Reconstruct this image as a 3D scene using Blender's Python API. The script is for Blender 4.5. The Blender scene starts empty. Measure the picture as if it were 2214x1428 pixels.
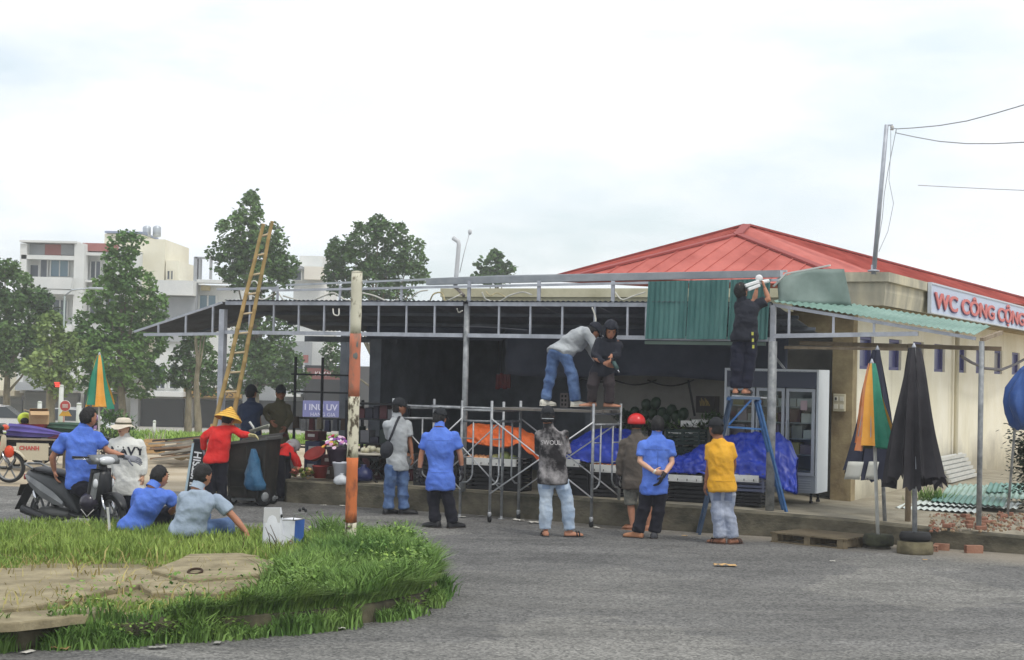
import bpy, bmesh, math, random
import numpy as np
from mathutils import Vector, Matrix, noise
random.seed(7); rng = np.random.default_rng(7)
scene = bpy.context.scene
R_ = math.radians

# ------------------------------------------------------------------ camera
FPX, CAMH = 3600.0, 2.25              # focal length in photo pixels (2214 wide), eye height
PIT, ROL = math.atan(81 / 3600), 0.0227
cF = np.array([0, math.cos(PIT), math.sin(PIT)])
_U0 = np.array([0, -math.sin(PIT), math.cos(PIT)]); _R0 = np.array([1.0, 0, 0])
cR = _R0 * math.cos(ROL) + _U0 * math.sin(ROL)
cU = _U0 * math.cos(ROL) - _R0 * math.sin(ROL)
cC = np.array([0, 0, CAMH])
cam_data = bpy.data.cameras.new('camera'); cam = bpy.data.objects.new('camera', cam_data)
scene.collection.objects.link(cam)
cam_data.sensor_width = 36; cam_data.lens = 36 * FPX / 2214
cam_data.clip_start = 0.1; cam_data.clip_end = 3000
M = Matrix.Identity(4)
for i in range(3):
    M[i][0], M[i][1], M[i][2], M[i][3] = cR[i], cU[i], -cF[i], cC[i]
cam.matrix_world = M
scene.camera = cam

# ------------------------------------------------------------------ sky and sun (bright overcast)
SUN_EL, SUN_AZ = R_(58), R_(35)        # high, behind thin cloud, from behind-right
world = bpy.data.worlds.new('World'); scene.world = world; world.use_nodes = True
def build_world():
    nt = world.node_tree; nt.nodes.clear(); N = nt.nodes.new; L = nt.links.new
    out = N('ShaderNodeOutputWorld'); bg = N('ShaderNodeBackground'); L(bg.outputs[0], out.inputs[0])
    sky = N('ShaderNodeTexSky'); sky.sky_type = 'NISHITA'; sky.sun_disc = False
    sky.sun_elevation = SUN_EL; sky.sun_rotation = SUN_AZ; sky.air_density = 1.0; sky.dust_density = 3.0
    tc = N('ShaderNodeTexCoord'); mp = N('ShaderNodeMapping'); mp.inputs['Scale'].default_value = (1.6, 1.6, 5.0)
    mp.inputs['Location'].default_value = (3.1, 1.7, 0.35)
    L(tc.outputs['Generated'], mp.inputs[0])
    n1 = N('ShaderNodeTexNoise'); n1.inputs['Scale'].default_value = 2.2; n1.inputs['Detail'].default_value = 7
    n1.inputs['Roughness'].default_value = 0.55; L(mp.outputs[0], n1.inputs[0])
    r1 = N('ShaderNodeValToRGB'); r1.color_ramp.elements[0].position = 0.30; r1.color_ramp.elements[1].position = 0.52
    L(n1.outputs[0], r1.inputs[0])
    n2 = N('ShaderNodeTexNoise'); n2.inputs['Scale'].default_value = 3.6; n2.inputs['Detail'].default_value = 5
    n2.inputs['Roughness'].default_value = 0.5; L(mp.outputs[0], n2.inputs[0])
    r2 = N('ShaderNodeValToRGB'); r2.color_ramp.elements[0].position = 0.32; r2.color_ramp.elements[1].position = 0.68
    r2.color_ramp.elements[0].color = (8.9, 9.35, 10.1, 1); r2.color_ramp.elements[1].color = (10.3, 10.35, 10.4, 1)
    L(n2.outputs[0], r2.inputs[0])
    ad = N('ShaderNodeMix'); ad.data_type = 'RGBA'; ad.inputs[0].default_value = 0.62
    L(sky.outputs[0], ad.inputs[6]); ad.inputs[7].default_value = (8.2, 9.6, 10.3, 1)   # thin veil over the blue
    mx = N('ShaderNodeMix'); mx.data_type = 'RGBA'
    L(r1.outputs[0], mx.inputs[0]); L(ad.outputs[2], mx.inputs[6]); L(r2.outputs[0], mx.inputs[7])
    L(mx.outputs[2], bg.inputs[0]); bg.inputs[1].default_value = 0.105
build_world()
sun_data = bpy.data.lights.new('sun', 'SUN'); sun_data.energy = 1.5; sun_data.angle = R_(14); sun_data.color = (1.0, 0.965, 0.9)
sun = bpy.data.objects.new('sun', sun_data); scene.collection.objects.link(sun)
_sd = Vector((math.sin(SUN_AZ) * math.cos(SUN_EL), -math.cos(SUN_AZ) * math.cos(SUN_EL), math.sin(SUN_EL)))
sun.rotation_euler = _sd.to_track_quat('Z', 'Y').to_euler(); sun.location = (8, -20, 40)
vs = scene.view_settings; vs.view_transform = 'Standard'; vs.look = 'None'; vs.exposure = 0.12; vs.gamma = 1.0
scene.display_settings.display_device = 'sRGB'

# ------------------------------------------------------------------ places: photo pixel -> point on a plane of the place
def ray(u, v): return cF + cR * ((u - 1107) / FPX) + cU * ((714 - v) / FPX)
def G(u, v, z=0.0):
    d = ray(u, v); return Vector(cC + d * ((z - CAMH) / d[2]))
def D(u, v, y):
    d = ray(u, v); return Vector(cC + d * (y / d[1]))
# shed frame: s runs along the front to the left, t goes back, origin at the right front post
TH = R_(26)
eS = Vector((-math.cos(TH), math.sin(TH), 0)); eT = Vector((math.sin(TH), math.cos(TH), 0)); eZ = Vector((0, 0, 1))
FLO = 0.36                              # height of the raised floor
B0 = G(1664, 1100, FLO); B0.z = 0
def S(s, t, z): return B0 + eS * s + eT * t + eZ * z
def T(u, v, t=0.0):                     # pixel -> point on the vertical plane t = const
    d = Vector(ray(u, v)); c = Vector(cC); k = (B0 + eT * t - c).dot(eT) / d.dot(eT); return c + d * k
def st(p): q = p - B0; return q.dot(eS), q.dot(eT), p.z

# ------------------------------------------------------------------ mesh collecting
def V3(p): return Vector(p)
def frame(d, ref=None):
    d = V3(d).normalized()
    r = V3(ref) if ref is not None else (Vector((0, 0, 1)) if abs(d.z) < 0.93 else Vector((1, 0, 0)))
    x = r.cross(d)
    if x.length < 1e-6: x = Vector((1, 0, 0)).cross(d)
    x.normalize(); return x, d.cross(x), d
def rotz(a): return Matrix.Rotation(a, 3, 'Z')
AX_S = Matrix((eS, eT, eZ)).transposed()   # box axes along the shed

class MB:
    def __init__(s): s.v = []; s.f = []; s.m = []
    def add(s, vs, fs, mi=0):
        o = len(s.v); s.v.extend([tuple(p) for p in vs]); s.f.extend([tuple(i + o for i in f) for f in fs]); s.m.extend([mi] * len(fs)); return s
    def box(s, c, size, rot=None, mi=0, taper=1.0):
        c = V3(c); h = [x / 2 for x in size]; P = []
        for dz in (-1, 1):
            k = taper if dz > 0 else 1
            for dx, dy in ((-1, -1), (1, -1), (1, 1), (-1, 1)):
                p = Vector((dx * h[0] * k, dy * h[1] * k, dz * h[2])); P.append(c + (rot @ p if rot else p))
        return s.add(P, [(3, 2, 1, 0), (4, 5, 6, 7), (0, 1, 5, 4), (1, 2, 6, 5), (2, 3, 7, 6), (3, 0, 4, 7)], mi)
    def bar(s, p, q, w, h, ref=None, mi=0):
        p, q = V3(p), V3(q); x, y, d = frame(q - p, ref); P = []
        for e in (p, q):
            for a, b in ((-1, -1), (1, -1), (1, 1), (-1, 1)): P.append(e + x * (a * w / 2) + y * (b * h / 2))
        return s.add(P, [(3, 2, 1, 0), (4, 5, 6, 7), (0, 1, 5, 4), (1, 2, 6, 5), (2, 3, 7, 6), (3, 0, 4, 7)], mi)
    def loft(s, rings, cap=True, mi=0, closed=True):
        n = len(rings[0]); o = []; P = [p for r in rings for p in r]; Fs = []
        for i in range(len(rings) - 1):
            for j in range(n if closed else n - 1):
                k = (j + 1) % n; Fs.append((i * n + j, i * n + k, (i + 1) * n + k, (i + 1) * n + j))
        if cap and closed:
            Fs.append(tuple(range(n - 1, -1, -1))); b = (len(rings) - 1) * n; Fs.append(tuple(range(b, b + n)))
        return s.add(P, Fs, mi)
    def path(s, pts, r, n=8, ref=None, cap=True, mi=0, ph=0.0):
        pts = [V3(p) for p in pts]; rings = []; px = None
        for i, p in enumerate(pts):
            d = (pts[min(i + 1, len(pts) - 1)] - pts[max(i - 1, 0)])
            if d.length < 1e-9: d = Vector((0, 0, 1))
            d.normalize()
            if px is None or ref is not None: x, y, d = frame(d, ref)
            else:
                x = px - d * px.dot(d); x.normalize(); y = d.cross(x)
            px = x; rr = r[i] if isinstance(r, list) else r
            a, b = rr if isinstance(rr, (list, tuple)) else (rr, rr)
            rings.append([p + x * (a * math.cos(ph + 2 * math.pi * k / n)) + y * (b * math.sin(ph + 2 * math.pi * k / n)) for k in range(n)])
        return s.loft(rings, cap, mi)
    def tube(s, p, q, r, r2=None, n=8, mi=0): return s.path([p, q], [r, r if r2 is None else r2], n, mi=mi)
    def ell(s, c, rad, rot=None, nu=12, nv=8, mi=0):
        c = V3(c); P = []; Fs = []
        for i in range(1, nv):
            th = math.pi * i / nv
            for j in range(nu):
                ph = 2 * math.pi * j / nu
                q = Vector((rad[0] * math.sin(th) * math.cos(ph), rad[1] * math.sin(th) * math.sin(ph), rad[2] * math.cos(th)))
                P.append(c + (rot @ q if rot else q))
        for z in (1, -1):
            q = Vector((0, 0, rad[2] * z)); P.append(c + (rot @ q if rot else q))
        top, bot = len(P) - 2, len(P) - 1
        for i in range(nv - 2):
            for j in range(nu):
                k = (j + 1) % nu; Fs.append((i * nu + j, (i + 1) * nu + j, (i + 1) * nu + k, i * nu + k))
        for j in range(nu):
            k = (j + 1) % nu; Fs.append((top, j, k)); b = (nv - 2) * nu; Fs.append((bot, b + k, b + j))
        return s.add(P, Fs, mi)
    def lathe(s, prof, c=(0, 0, 0), axis=(0, 0, 1), n=16, ref=None, cap=True, mi=0):
        x, y, d = frame(axis, ref); c = V3(c)
        return s.loft([[c + d * h + x * (r * math.cos(2 * math.pi * k / n)) + y * (r * math.sin(2 * math.pi * k / n)) for k in range(n)] for r, h in prof], cap, mi)
    def grid(s, fn, nu, nv, mi=0):
        P = [fn(i / nu, j / nv) for j in range(nv + 1) for i in range(nu + 1)]; w = nu + 1
        return s.add(P, [(j * w + i, j * w + i + 1, (j + 1) * w + i + 1, (j + 1) * w + i) for j in range(nv) for i in range(nu)], mi)
    def slab(s, fn, nu, nv, th, mi=0):       # a grid with thickness
        P = [V3(fn(i / nu, j / nv)) for j in range(nv + 1) for i in range(nu + 1)]; w = nu + 1; n = len(P)
        t = V3(th) if not isinstance(th, (int, float)) else Vector((0, 0, th))
        Q = [p - t for p in P]; F = []
        for j in range(nv):
            for i in range(nu):
                a, b, c, d = j * w + i, j * w + i + 1, (j + 1) * w + i + 1, (j + 1) * w + i
                F.append((a, b, c, d)); F.append((n + d, n + c, n + b, n + a))
        for i in range(nu):
            F.append((i + 1, i, n + i, n + i + 1)); a = nv * w + i; F.append((a, a + 1, n + a + 1, n + a))
        for j in range(nv):
            a = j * w; F.append((a, a + w, n + a + w, n + a)); b = j * w + nu; F.append((b + w, b, n + b, n + b + w))
        return s.add(P + Q, F, mi)
    def prism(s, poly, z0, z1, mi=0):
        n = len(poly); P = [(x, y, z0) for x, y in poly] + [(x, y, z1) for x, y in poly]
        return s.add(P, [tuple(range(n - 1, -1, -1)), tuple(range(n, 2 * n))] + [(i, (i + 1) % n, n + (i + 1) % n, n + i) for i in range(n)], mi)
    def mesh(s, name):
        me = bpy.data.meshes.new(name); me.from_pydata(s.v, [], s.f)
        if any(s.m): me.polygons.foreach_set('material_index', s.m)
        return me
    def build(s, name, mat, parent=None, smooth=False, bevel=0.0, fixn=True):
        me = s.mesh(name)
        if fixn or bevel:
            bm = bmesh.new(); bm.from_mesh(me)
            if bevel:
                es = [e for e in bm.edges if len(e.link_faces) == 2 and e.calc_face_angle(0) > 0.6]
                bmesh.ops.bevel(bm, geom=es, offset=bevel, segments=1, affect='EDGES', clamp_overlap=True)
            bmesh.ops.recalc_face_normals(bm, faces=bm.faces); bm.to_mesh(me); bm.free()
        return link(name, me, mat, parent, smooth)

def link(name, me, mat, parent=None, smooth=False):
    for m in (mat if isinstance(mat, (list, tuple)) else [mat]): me.materials.append(m)
    if smooth: me.polygons.foreach_set('use_smooth', [True] * len(me.polygons))
    o = bpy.data.objects.new(name, me); scene.collection.objects.link(o)
    if parent: attach(o, parent)
    return o
def attach(o, parent):
    o.parent = parent; o.matrix_parent_inverse = WORLD(parent).inverted()
def WORLD(o):
    m = Matrix.LocRotScale(o.location, o.rotation_euler, o.scale)
    if o.parent: return WORLD(o.parent) @ o.matrix_parent_inverse @ m
    return m
def tag(o, label=None, cat=None, group=None, kind=None):
    if label: o['label'] = label
    if cat: o['category'] = cat
    if group: o['group'] = group
    if kind: o['kind'] = kind
    return o
def thing(name, loc, label, cat, group=None):
    o = bpy.data.objects.new(name, None); scene.collection.objects.link(o); o.location = loc; o.empty_display_size = 0.2
    return tag(o, label, cat, group)
def copy_tree(o, move, rz=0.0, label=None, parent=None):
    c = o.copy(); scene.collection.objects.link(c); c.parent = parent
    if parent is None:
        c.location = V3(o.location) + V3(move); c.rotation_euler = (o.rotation_euler.x, o.rotation_euler.y, o.rotation_euler.z + rz)
        if label: c['label'] = label
    for ch in list(o.children): copy_tree(ch, (0, 0, 0), 0, None, c)
    return c

# ------------------------------------------------------------------ materials
MATS = {}
def mat(name, col, rough=0.7, metal=0.0, var=0.0, scale=6.0, col2=None, bump=0.0, bscale=40.0, detail=5, spec=0.3, aniso=(1, 1, 1),
        island=0.0, lo=0.35, hi=0.65, emit=None, trans=0.0, coat=0.0, sheen=0.0):
    """Principled material: base colour, optionally mottled towards col2, fine relief, tint per piece."""
    if name in MATS: return MATS[name]
    m = bpy.data.materials.new(name); m.use_nodes = True; nt = m.node_tree; N = nt.nodes.new; L = nt.links.new
    b = nt.nodes['Principled BSDF']; b.inputs['Roughness'].default_value = rough; b.inputs['Metallic'].default_value = metal
    b.inputs['Specular IOR Level'].default_value = spec
    if trans: b.inputs['Transmission Weight'].default_value = trans
    if coat: b.inputs['Coat Weight'].default_value = coat
    if sheen: b.inputs['Sheen Weight'].default_value = sheen
    c4 = (*col, 1); tc = N('ShaderNodeTexCoord'); mp = N('ShaderNodeMapping'); mp.inputs['Scale'].default_value = aniso
    L(tc.outputs['Object'], mp.inputs[0]); src = None
    if col2 is not None or var:
        n = N('ShaderNodeTexNoise'); n.inputs['Scale'].default_value = scale; n.inputs['Detail'].default_value = detail; n.inputs['Roughness'].default_value = 0.62
        L(mp.outputs[0], n.inputs[0]); r = N('ShaderNodeValToRGB'); L(n.outputs[0], r.inputs[0])
        r.color_ramp.elements[0].position = lo; r.color_ramp.elements[1].position = hi
        if col2 is not None: r.color_ramp.elements[0].color = c4; r.color_ramp.elements[1].color = (*col2, 1)
        else:
            r.color_ramp.elements[0].color = (*[max(0, x * (1 - var)) for x in col], 1); r.color_ramp.elements[1].color = (*[min(1, x * (1 + var)) for x in col], 1)
        src = r.outputs[0]
    if island:
        g = N('ShaderNodeNewGeometry'); h = N('ShaderNodeHueSaturation'); mr = N('ShaderNodeMapRange')
        L(g.outputs['Random Per Island'], mr.inputs[0]); mr.inputs[3].default_value = 1 - island; mr.inputs[4].default_value = 1 + island
        L(mr.outputs[0], h.inputs['Value'])
        if src: L(src, h.inputs['Color'])
        else: h.inputs['Color'].default_value = c4
        src = h.outputs[0]
    if src: L(src, b.inputs['Base Color'])
    else: b.inputs['Base Color'].default_value = c4
    if bump:
        n = N('ShaderNodeTexNoise'); n.inputs['Scale'].default_value = bscale; n.inputs['Detail'].default_value = 4
        L(mp.outputs[0], n.inputs[0]); bp = N('ShaderNodeBump'); bp.inputs['Strength'].default_value = bump; bp.inputs['Distance'].default_value = 0.02
        L(n.outputs[0], bp.inputs['Height']); L(bp.outputs[0], b.inputs['Normal'])
    if emit: b.inputs['Emission Color'].default_value = (*emit[:3], 1); b.inputs['Emission Strength'].default_value = emit[3]
    MATS[name] = m; return m
def srgb(r, g, b):
    f = lambda c: ((c / 255) / 12.92) if c <= 10 else (((c / 255) + 0.055) / 1.055) ** 2.4
    return (f(r), f(g), f(b))
def text(body, size, loc, rot, mt, parent, ext=0.004, name='lettering', align='LEFT', sx=1.0, bold=0.0):
    cu = bpy.data.curves.new(name, 'FONT'); cu.body = body; cu.size = size; cu.extrude = ext; cu.align_x = align; cu.offset = bold
    o = bpy.data.objects.new(name, cu); scene.collection.objects.link(o); bpy.context.view_layer.update()
    me = bpy.data.meshes.new_from_object(o.evaluated_get(bpy.context.evaluated_depsgraph_get()))
    bpy.data.objects.remove(o); bpy.data.curves.remove(cu); me.name = name
    me.transform(Matrix.Translation(loc) @ rot.to_4x4() @ Matrix.Diagonal((sx, 1, 1, 1)))
    me.materials.clear()
    return link(name, me, mt, parent)
def face_rot(x, up=(0, 0, 1)):            # text axes: x along the line of writing, up, normal towards the reader
    x = V3(x).normalized(); y = V3(up) - x * V3(up).dot(x); y.normalize(); return Matrix((x, y, x.cross(y))).transposed()
def nz(p, k): return noise.noise(V3(p) * k)
# ================================================================== the setting
def terrain(x, y):                        # the land falls away behind the market square
    k = min(max((y - 44) / 52, 0), 1); k = k * k * (3 - 2 * k); return -2.35 * k - 0.02
def make_ground():
    xs = [-900, -400, -200, -120, -80] + list(range(-60, 61, 6)) + [80, 120, 200, 400, 900]
    ys = [-60, -20, 0, 10, 20, 28, 34, 40] + list(range(44, 100, 4)) + [110, 140, 200, 400, 900, 1800]
    P = [(x, y, terrain(x, y)) for y in ys for x in xs]; w = len(xs)
    m = MB().add(P, [(j * w + i, j * w + i + 1, (j + 1) * w + i + 1, (j + 1) * w + i) for j in range(len(ys) - 1) for i in range(w - 1)])
    g = mat('packed_earth', srgb(158, 142, 116), 0.95, col2=srgb(184, 172, 150), scale=0.7, bump=0.4, bscale=9, detail=8)
    tag(m.build('ground', g, smooth=True), kind='structure')
make_ground()

def asphalt():
    m = bpy.data.materials.new('asphalt'); m.use_nodes = True; nt = m.node_tree; N = nt.nodes.new; L = nt.links.new
    b = nt.nodes['Principled BSDF']; b.inputs['Roughness'].default_value = 0.9; b.inputs['Specular IOR Level'].default_value = 0.25
    tc = N('ShaderNodeTexCoord')
    def nse(sc, det=4, ro=0.6, sca=None):
        n = N('ShaderNodeTexNoise'); n.inputs['Scale'].default_value = sc; n.inputs['Detail'].default_value = det; n.inputs['Roughness'].default_value = ro
        if sca:
            mp = N('ShaderNodeMapping'); mp.inputs['Scale'].default_value = sca; mp.inputs['Rotation'].default_value = (0, 0, R_(-27)); L(tc.outputs['Object'], mp.inputs[0]); L(mp.outputs[0], n.inputs[0])
        else: L(tc.outputs['Object'], n.inputs[0])
        return n.outputs[0]
    def ramp(src, a, ca, bb, cb):
        r = N('ShaderNodeValToRGB'); r.color_ramp.elements[0].position = a; r.color_ramp.elements[1].position = bb
        r.color_ramp.elements[0].color = (*ca, 1); r.color_ramp.elements[1].color = (*cb, 1); L(src, r.inputs[0]); return r.outputs[0]
    def mixc(f, a, c, mode='MIX'):
        x = N('ShaderNodeMix'); x.data_type = 'RGBA'; x.blend_type = mode
        if isinstance(f, float): x.inputs[0].default_value = f
        else: L(f, x.inputs[0])
        L(a, x.inputs[6])
        if isinstance(c, tuple): x.inputs[7].default_value = (*c, 1)
        else: L(c, x.inputs[7])
        return x.outputs[2]
    big = ramp(nse(0.35, 6, 0.6, (1, 3, 1)), 0.35, (0.115, 0.114, 0.11), 0.68, (0.195, 0.192, 0.184))
    vor = N('ShaderNodeTexVoronoi'); vor.inputs['Scale'].default_value = 42; L(tc.outputs['Object'], vor.inputs[0])
    agg = ramp(vor.outputs['Color'], 0.15, (0.52, 0.52, 0.52), 0.9, (1.5, 1.49, 1.46))
    c = mixc(1.0, big, agg, 'MULTIPLY')
    spk = ramp(nse(60, 2), 0.56, (0.0, 0, 0), 0.72, (0.55, 0.55, 0.55)); c = mixc(spk, c, (0.30, 0.295, 0.28))
    dark = ramp(nse(1.1, 5, 0.7), 0.52, (0, 0, 0), 0.72, (0.62, 0.62, 0.62)); c = mixc(dark, c, (0.075, 0.074, 0.072))
    # cracks
    cr = N('ShaderNodeTexVoronoi'); cr.feature = 'DISTANCE_TO_EDGE'; cr.inputs['Scale'].default_value = 0.55
    wp = N('ShaderNodeTexNoise'); wp.inputs['Scale'].default_value = 1.7; L(tc.outputs['Object'], wp.inputs[0])
    va = N('ShaderNodeVectorMath'); va.operation = 'MULTIPLY_ADD'; L(wp.outputs['Color'], va.inputs[0]); va.inputs[1].default_value = (1.1, 1.1, 0); L(tc.outputs['Object'], va.inputs[2])
    L(va.outputs[0], cr.inputs[0]); crk = ramp(cr.outputs['Distance'], 0.0, (0.45, 0.45, 0.45), 0.011, (0, 0, 0)); c = mixc(crk, c, (0.045, 0.044, 0.043))
    pv = N('ShaderNodeTexVoronoi'); pv.inputs['Scale'].default_value = 0.42; L(va.outputs[0], pv.inputs[0]); pt = ramp(pv.outputs['Color'], 0.25, (0.84, 0.84, 0.85), 0.75, (1.14, 1.13, 1.1)); c = mixc(1.0, c, pt, 'MULTIPLY')
    tm = ramp(nse(0.8, 5, 0.6, (0.12, 2.2, 1)), 0.55, (0, 0, 0), 0.72, (0.42, 0.42, 0.42)); c = mixc(tm, c, (0.24, 0.228, 0.205))
    # washed-out sand along the raised floor: object axes are metres; distance from the kerb line
    sp = N('ShaderNodeSeparateXYZ'); L(tc.outputs['Object'], sp.inputs[0])
    def math_(op, a, b_=None, c_=None):
        x = N('ShaderNodeMath'); x.operation = op
        for i, q in enumerate((a, b_, c_)):
            if q is None: continue
            if isinstance(q, (int, float)): x.inputs[i].default_value = q
            else: L(q, x.inputs[i])
        return x.outputs[0]
    dist = math_('ADD', math_('MULTIPLY', sp.outputs[0], 0.46), math_('MULTIPLY', sp.outputs[1], 0.888))    # along the kerb normal
    dist = math_('MULTIPLY_ADD', nse(0.9, 6, 0.65), 1.5, dist)
    xx = math_('MULTIPLY', sp.outputs[0], 0.20)
    sand = ramp(math_('ADD', dist, xx), 0.0, (0, 0, 0), 1.0, (1, 1, 1))
    mr = N('ShaderNodeMapRange'); L(math_('ADD', dist, xx), mr.inputs[0]); mr.inputs[1].default_value = 22.5; mr.inputs[2].default_value = 23.7; mr.inputs[3].default_value = 0; mr.inputs[4].default_value = 0.75
    c = mixc(mr.outputs[0], c, (0.30, 0.262, 0.205))
    L(c, b.inputs['Base Color'])
    bp = N('ShaderNodeBump'); bp.inputs['Strength'].default_value = 0.75; bp.inputs['Distance'].default_value = 0.012
    L(vor.outputs['Distance'], bp.inputs['Height']); L(bp.outputs[0], b.inputs['Normal'])
    return m
def make_road():
    pl, pr = G(-300, 1042), G(420, 1064)
    k = (pr - pl).normalized()
    a = pl - k * 60; b = pr + k * 3
    poly = [(-70, -15), (70, -15), (70, 30), (b.x + 8, b.y - 2), (b.x, b.y), (a.x, a.y)]
    m = MB().add([(x, y, 0.0) for x, y in poly], [tuple(range(len(poly)))])
    tag(m.build('road', asphalt()), kind='structure')
make_road()

# ---- raised floor of the market with its kerb
KERB = [(-3.75, 27.35), (-3.55, 26.85), (-2.33, 26.3), (-0.6, 25.45), (1.34, 24.2), (2.6, 23.4), (3.6, 23.02), (4.43, 22.74), (5.53, 22.1), (6.64, 21.45), (9.5, 19.9)]
def floor_z(x): return FLO - min(max((x - 2.6) / 4.0, 0), 1.25) * 0.135
def make_platform():
    conc = mat('stained_concrete', srgb(132, 125, 108), 0.92, col2=srgb(168, 160, 142), scale=1.6, bump=0.35, bscale=22, detail=9)
    kerbm = mat('mossy_kerb', srgb(54, 54, 46), 0.95, col2=srgb(122, 115, 98), scale=2.4, bump=0.6, bscale=18, detail=10, aniso=(1, 1, 1.6), lo=0.3, hi=0.72)
    P = []; n = 0; pts = []
    for i in range(len(KERB) - 1):
        (x0, y0), (x1, y1) = KERB[i], KERB[i + 1]; k = max(1, int(math.hypot(x1 - x0, y1 - y0) / 0.22))
        for j in range(k): pts.append((x0 + (x1 - x0) * j / k, y0 + (y1 - y0) * j / k))
    pts.append(KERB[-1])
    nrm = Vector((0.46, 0.888, 0))
    m = MB(); rings = []
    for x, y in pts:
        z = floor_z(x); w = 0.02 * nz((x, y, 0), 3.0); q = Vector((x, y, 0)) - nrm * (0.018 + w)
        ch = 0.02 + 0.018 * abs(nz((x, y, 9), 5))
        rings.append([q + eZ * -0.3, q + eZ * (z - ch - 0.1), q + eZ * (z - ch) - nrm * 0.012, q + nrm * ch + eZ * z, q + nrm * 0.16 + eZ * (z + 0.004)])
    o = m.loft(rings, cap=False, closed=False).build('kerb', kerbm, smooth=False)
    top = [(x + nrm.x * 0.1, y + nrm.y * 0.1, floor_z(x)) for x, y in pts]
    back = [(x + 14 * nrm.x, y + 14 * nrm.y, floor_z(x)) for x, y in pts]
    f = MB().loft([top, back], cap=False, closed=False).build('market_floor', conc)
    lf = MB().add([Vector((-3.75, 27.35, -0.3)), Vector((-3.75, 27.35, FLO)), Vector((-3.75 + 14 * .46, 27.35 + 14 * .888, FLO)), Vector((-3.75 + 14 * .46, 27.35 + 14 * .888, -0.3))], [(0, 1, 2, 3)]).build('floor_edge', kerbm, f)
    tag(f, kind='structure'); tag(o, kind='structure')
make_platform()

# ---- grass island with broken kerb and concrete slabs
ISL_Z = 0.20
ISL = [(-9.0, 10.2), (-5.4, 12.0), (-3.86, 12.75), (-2.7, 13.3), (-1.76, 13.95), (-1.15, 14.6), (-0.78, 15.3), (-0.68, 16.2), (-0.85, 17.4), (-1.15, 18.6), (-1.6, 19.4), (-2.3, 19.75), (-4.0, 20.0), (-6.5, 20.1), (-10, 20.2)]
def vnoise(x, y, k=1.0, ph=0.0):            # cheap smooth noise on arrays, about -1..1
    x = np.asarray(x) * k; y = np.asarray(y) * k
    return (np.sin(1.7 * x + 2.3 * y + ph) + np.sin(-2.9 * x + 1.1 * y + 1.3 + 2 * ph) + np.sin(4.1 * x + 3.7 * y + 4.0 + ph) * 0.7 + np.sin(-3.3 * x + 5.9 * y + 0.7) * 0.5) / 3.2
def in_isl(x, y):
    x = np.asarray(x, float); y = np.asarray(y, float); c = np.zeros(x.shape, bool); n = len(ISL)
    for i in range(n):
        x0, y0 = ISL[i]; x1, y1 = ISL[(i + 1) % n]
        if y0 == y1: continue
        c ^= ((y0 > y) != (y1 > y)) & (x < (x1 - x0) * (y - y0) / (y1 - y0) + x0)
    return c
def make_island():
    kerbm = mat('island_kerb', srgb(50, 50, 38), 0.95, col2=srgb(112, 106, 84), scale=3.2, bump=0.6, bscale=14, detail=9)
    soil = mat('island_soil', srgb(104, 97, 70), 0.97, col2=srgb(146, 134, 102), scale=1.8, bump=0.6, bscale=16, detail=9)
    pts = []
    for i in range(len(ISL) - 1):
        (x0, y0), (x1, y1) = ISL[i], ISL[i + 1]; k = max(1, int(math.hypot(x1 - x0, y1 - y0) / 0.12))
        for j in range(k): pts.append(Vector((x0 + (x1 - x0) * j / k, y0 + (y1 - y0) * j / k, 0)))
    pts.append(Vector((*ISL[-1], 0)))
    out = []; rings = []; inner = []
    for i, p in enumerate(pts):
        d = (pts[min(i + 1, len(pts) - 1)] - pts[max(i - 1, 0)]).normalized(); nin = Vector((-d.y, d.x, 0))
        w = 0.03 * nz(p, 2.3); dz = 0.03 * nz(p + Vector((5, 5, 5)), 1.5); q = p + nin * w
        rings.append([q - eZ * 0.2 - nin * 0.01, q + eZ * (ISL_Z - 0.05 + dz), q + nin * 0.03 + eZ * (ISL_Z - 0.01 + dz), q + nin * 0.13 + eZ * (ISL_Z + dz), q + nin * 0.16 + eZ * (ISL_Z - 0.03)])
        inner.append(q + nin * 0.14)
    k = MB().loft(rings, cap=False, closed=False).build('island_kerb', kerbm)
    poly = [(p.x, p.y) for p in inner]
    # soil: uneven sheet
    me = MB().add([(x, y, ISL_Z - 0.02) for x, y in poly], [tuple(range(len(poly)))])
    s = me.build('island_soil', soil)
    tag(s, kind='structure'); tag(k, kind='structure')
make_island()
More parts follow.
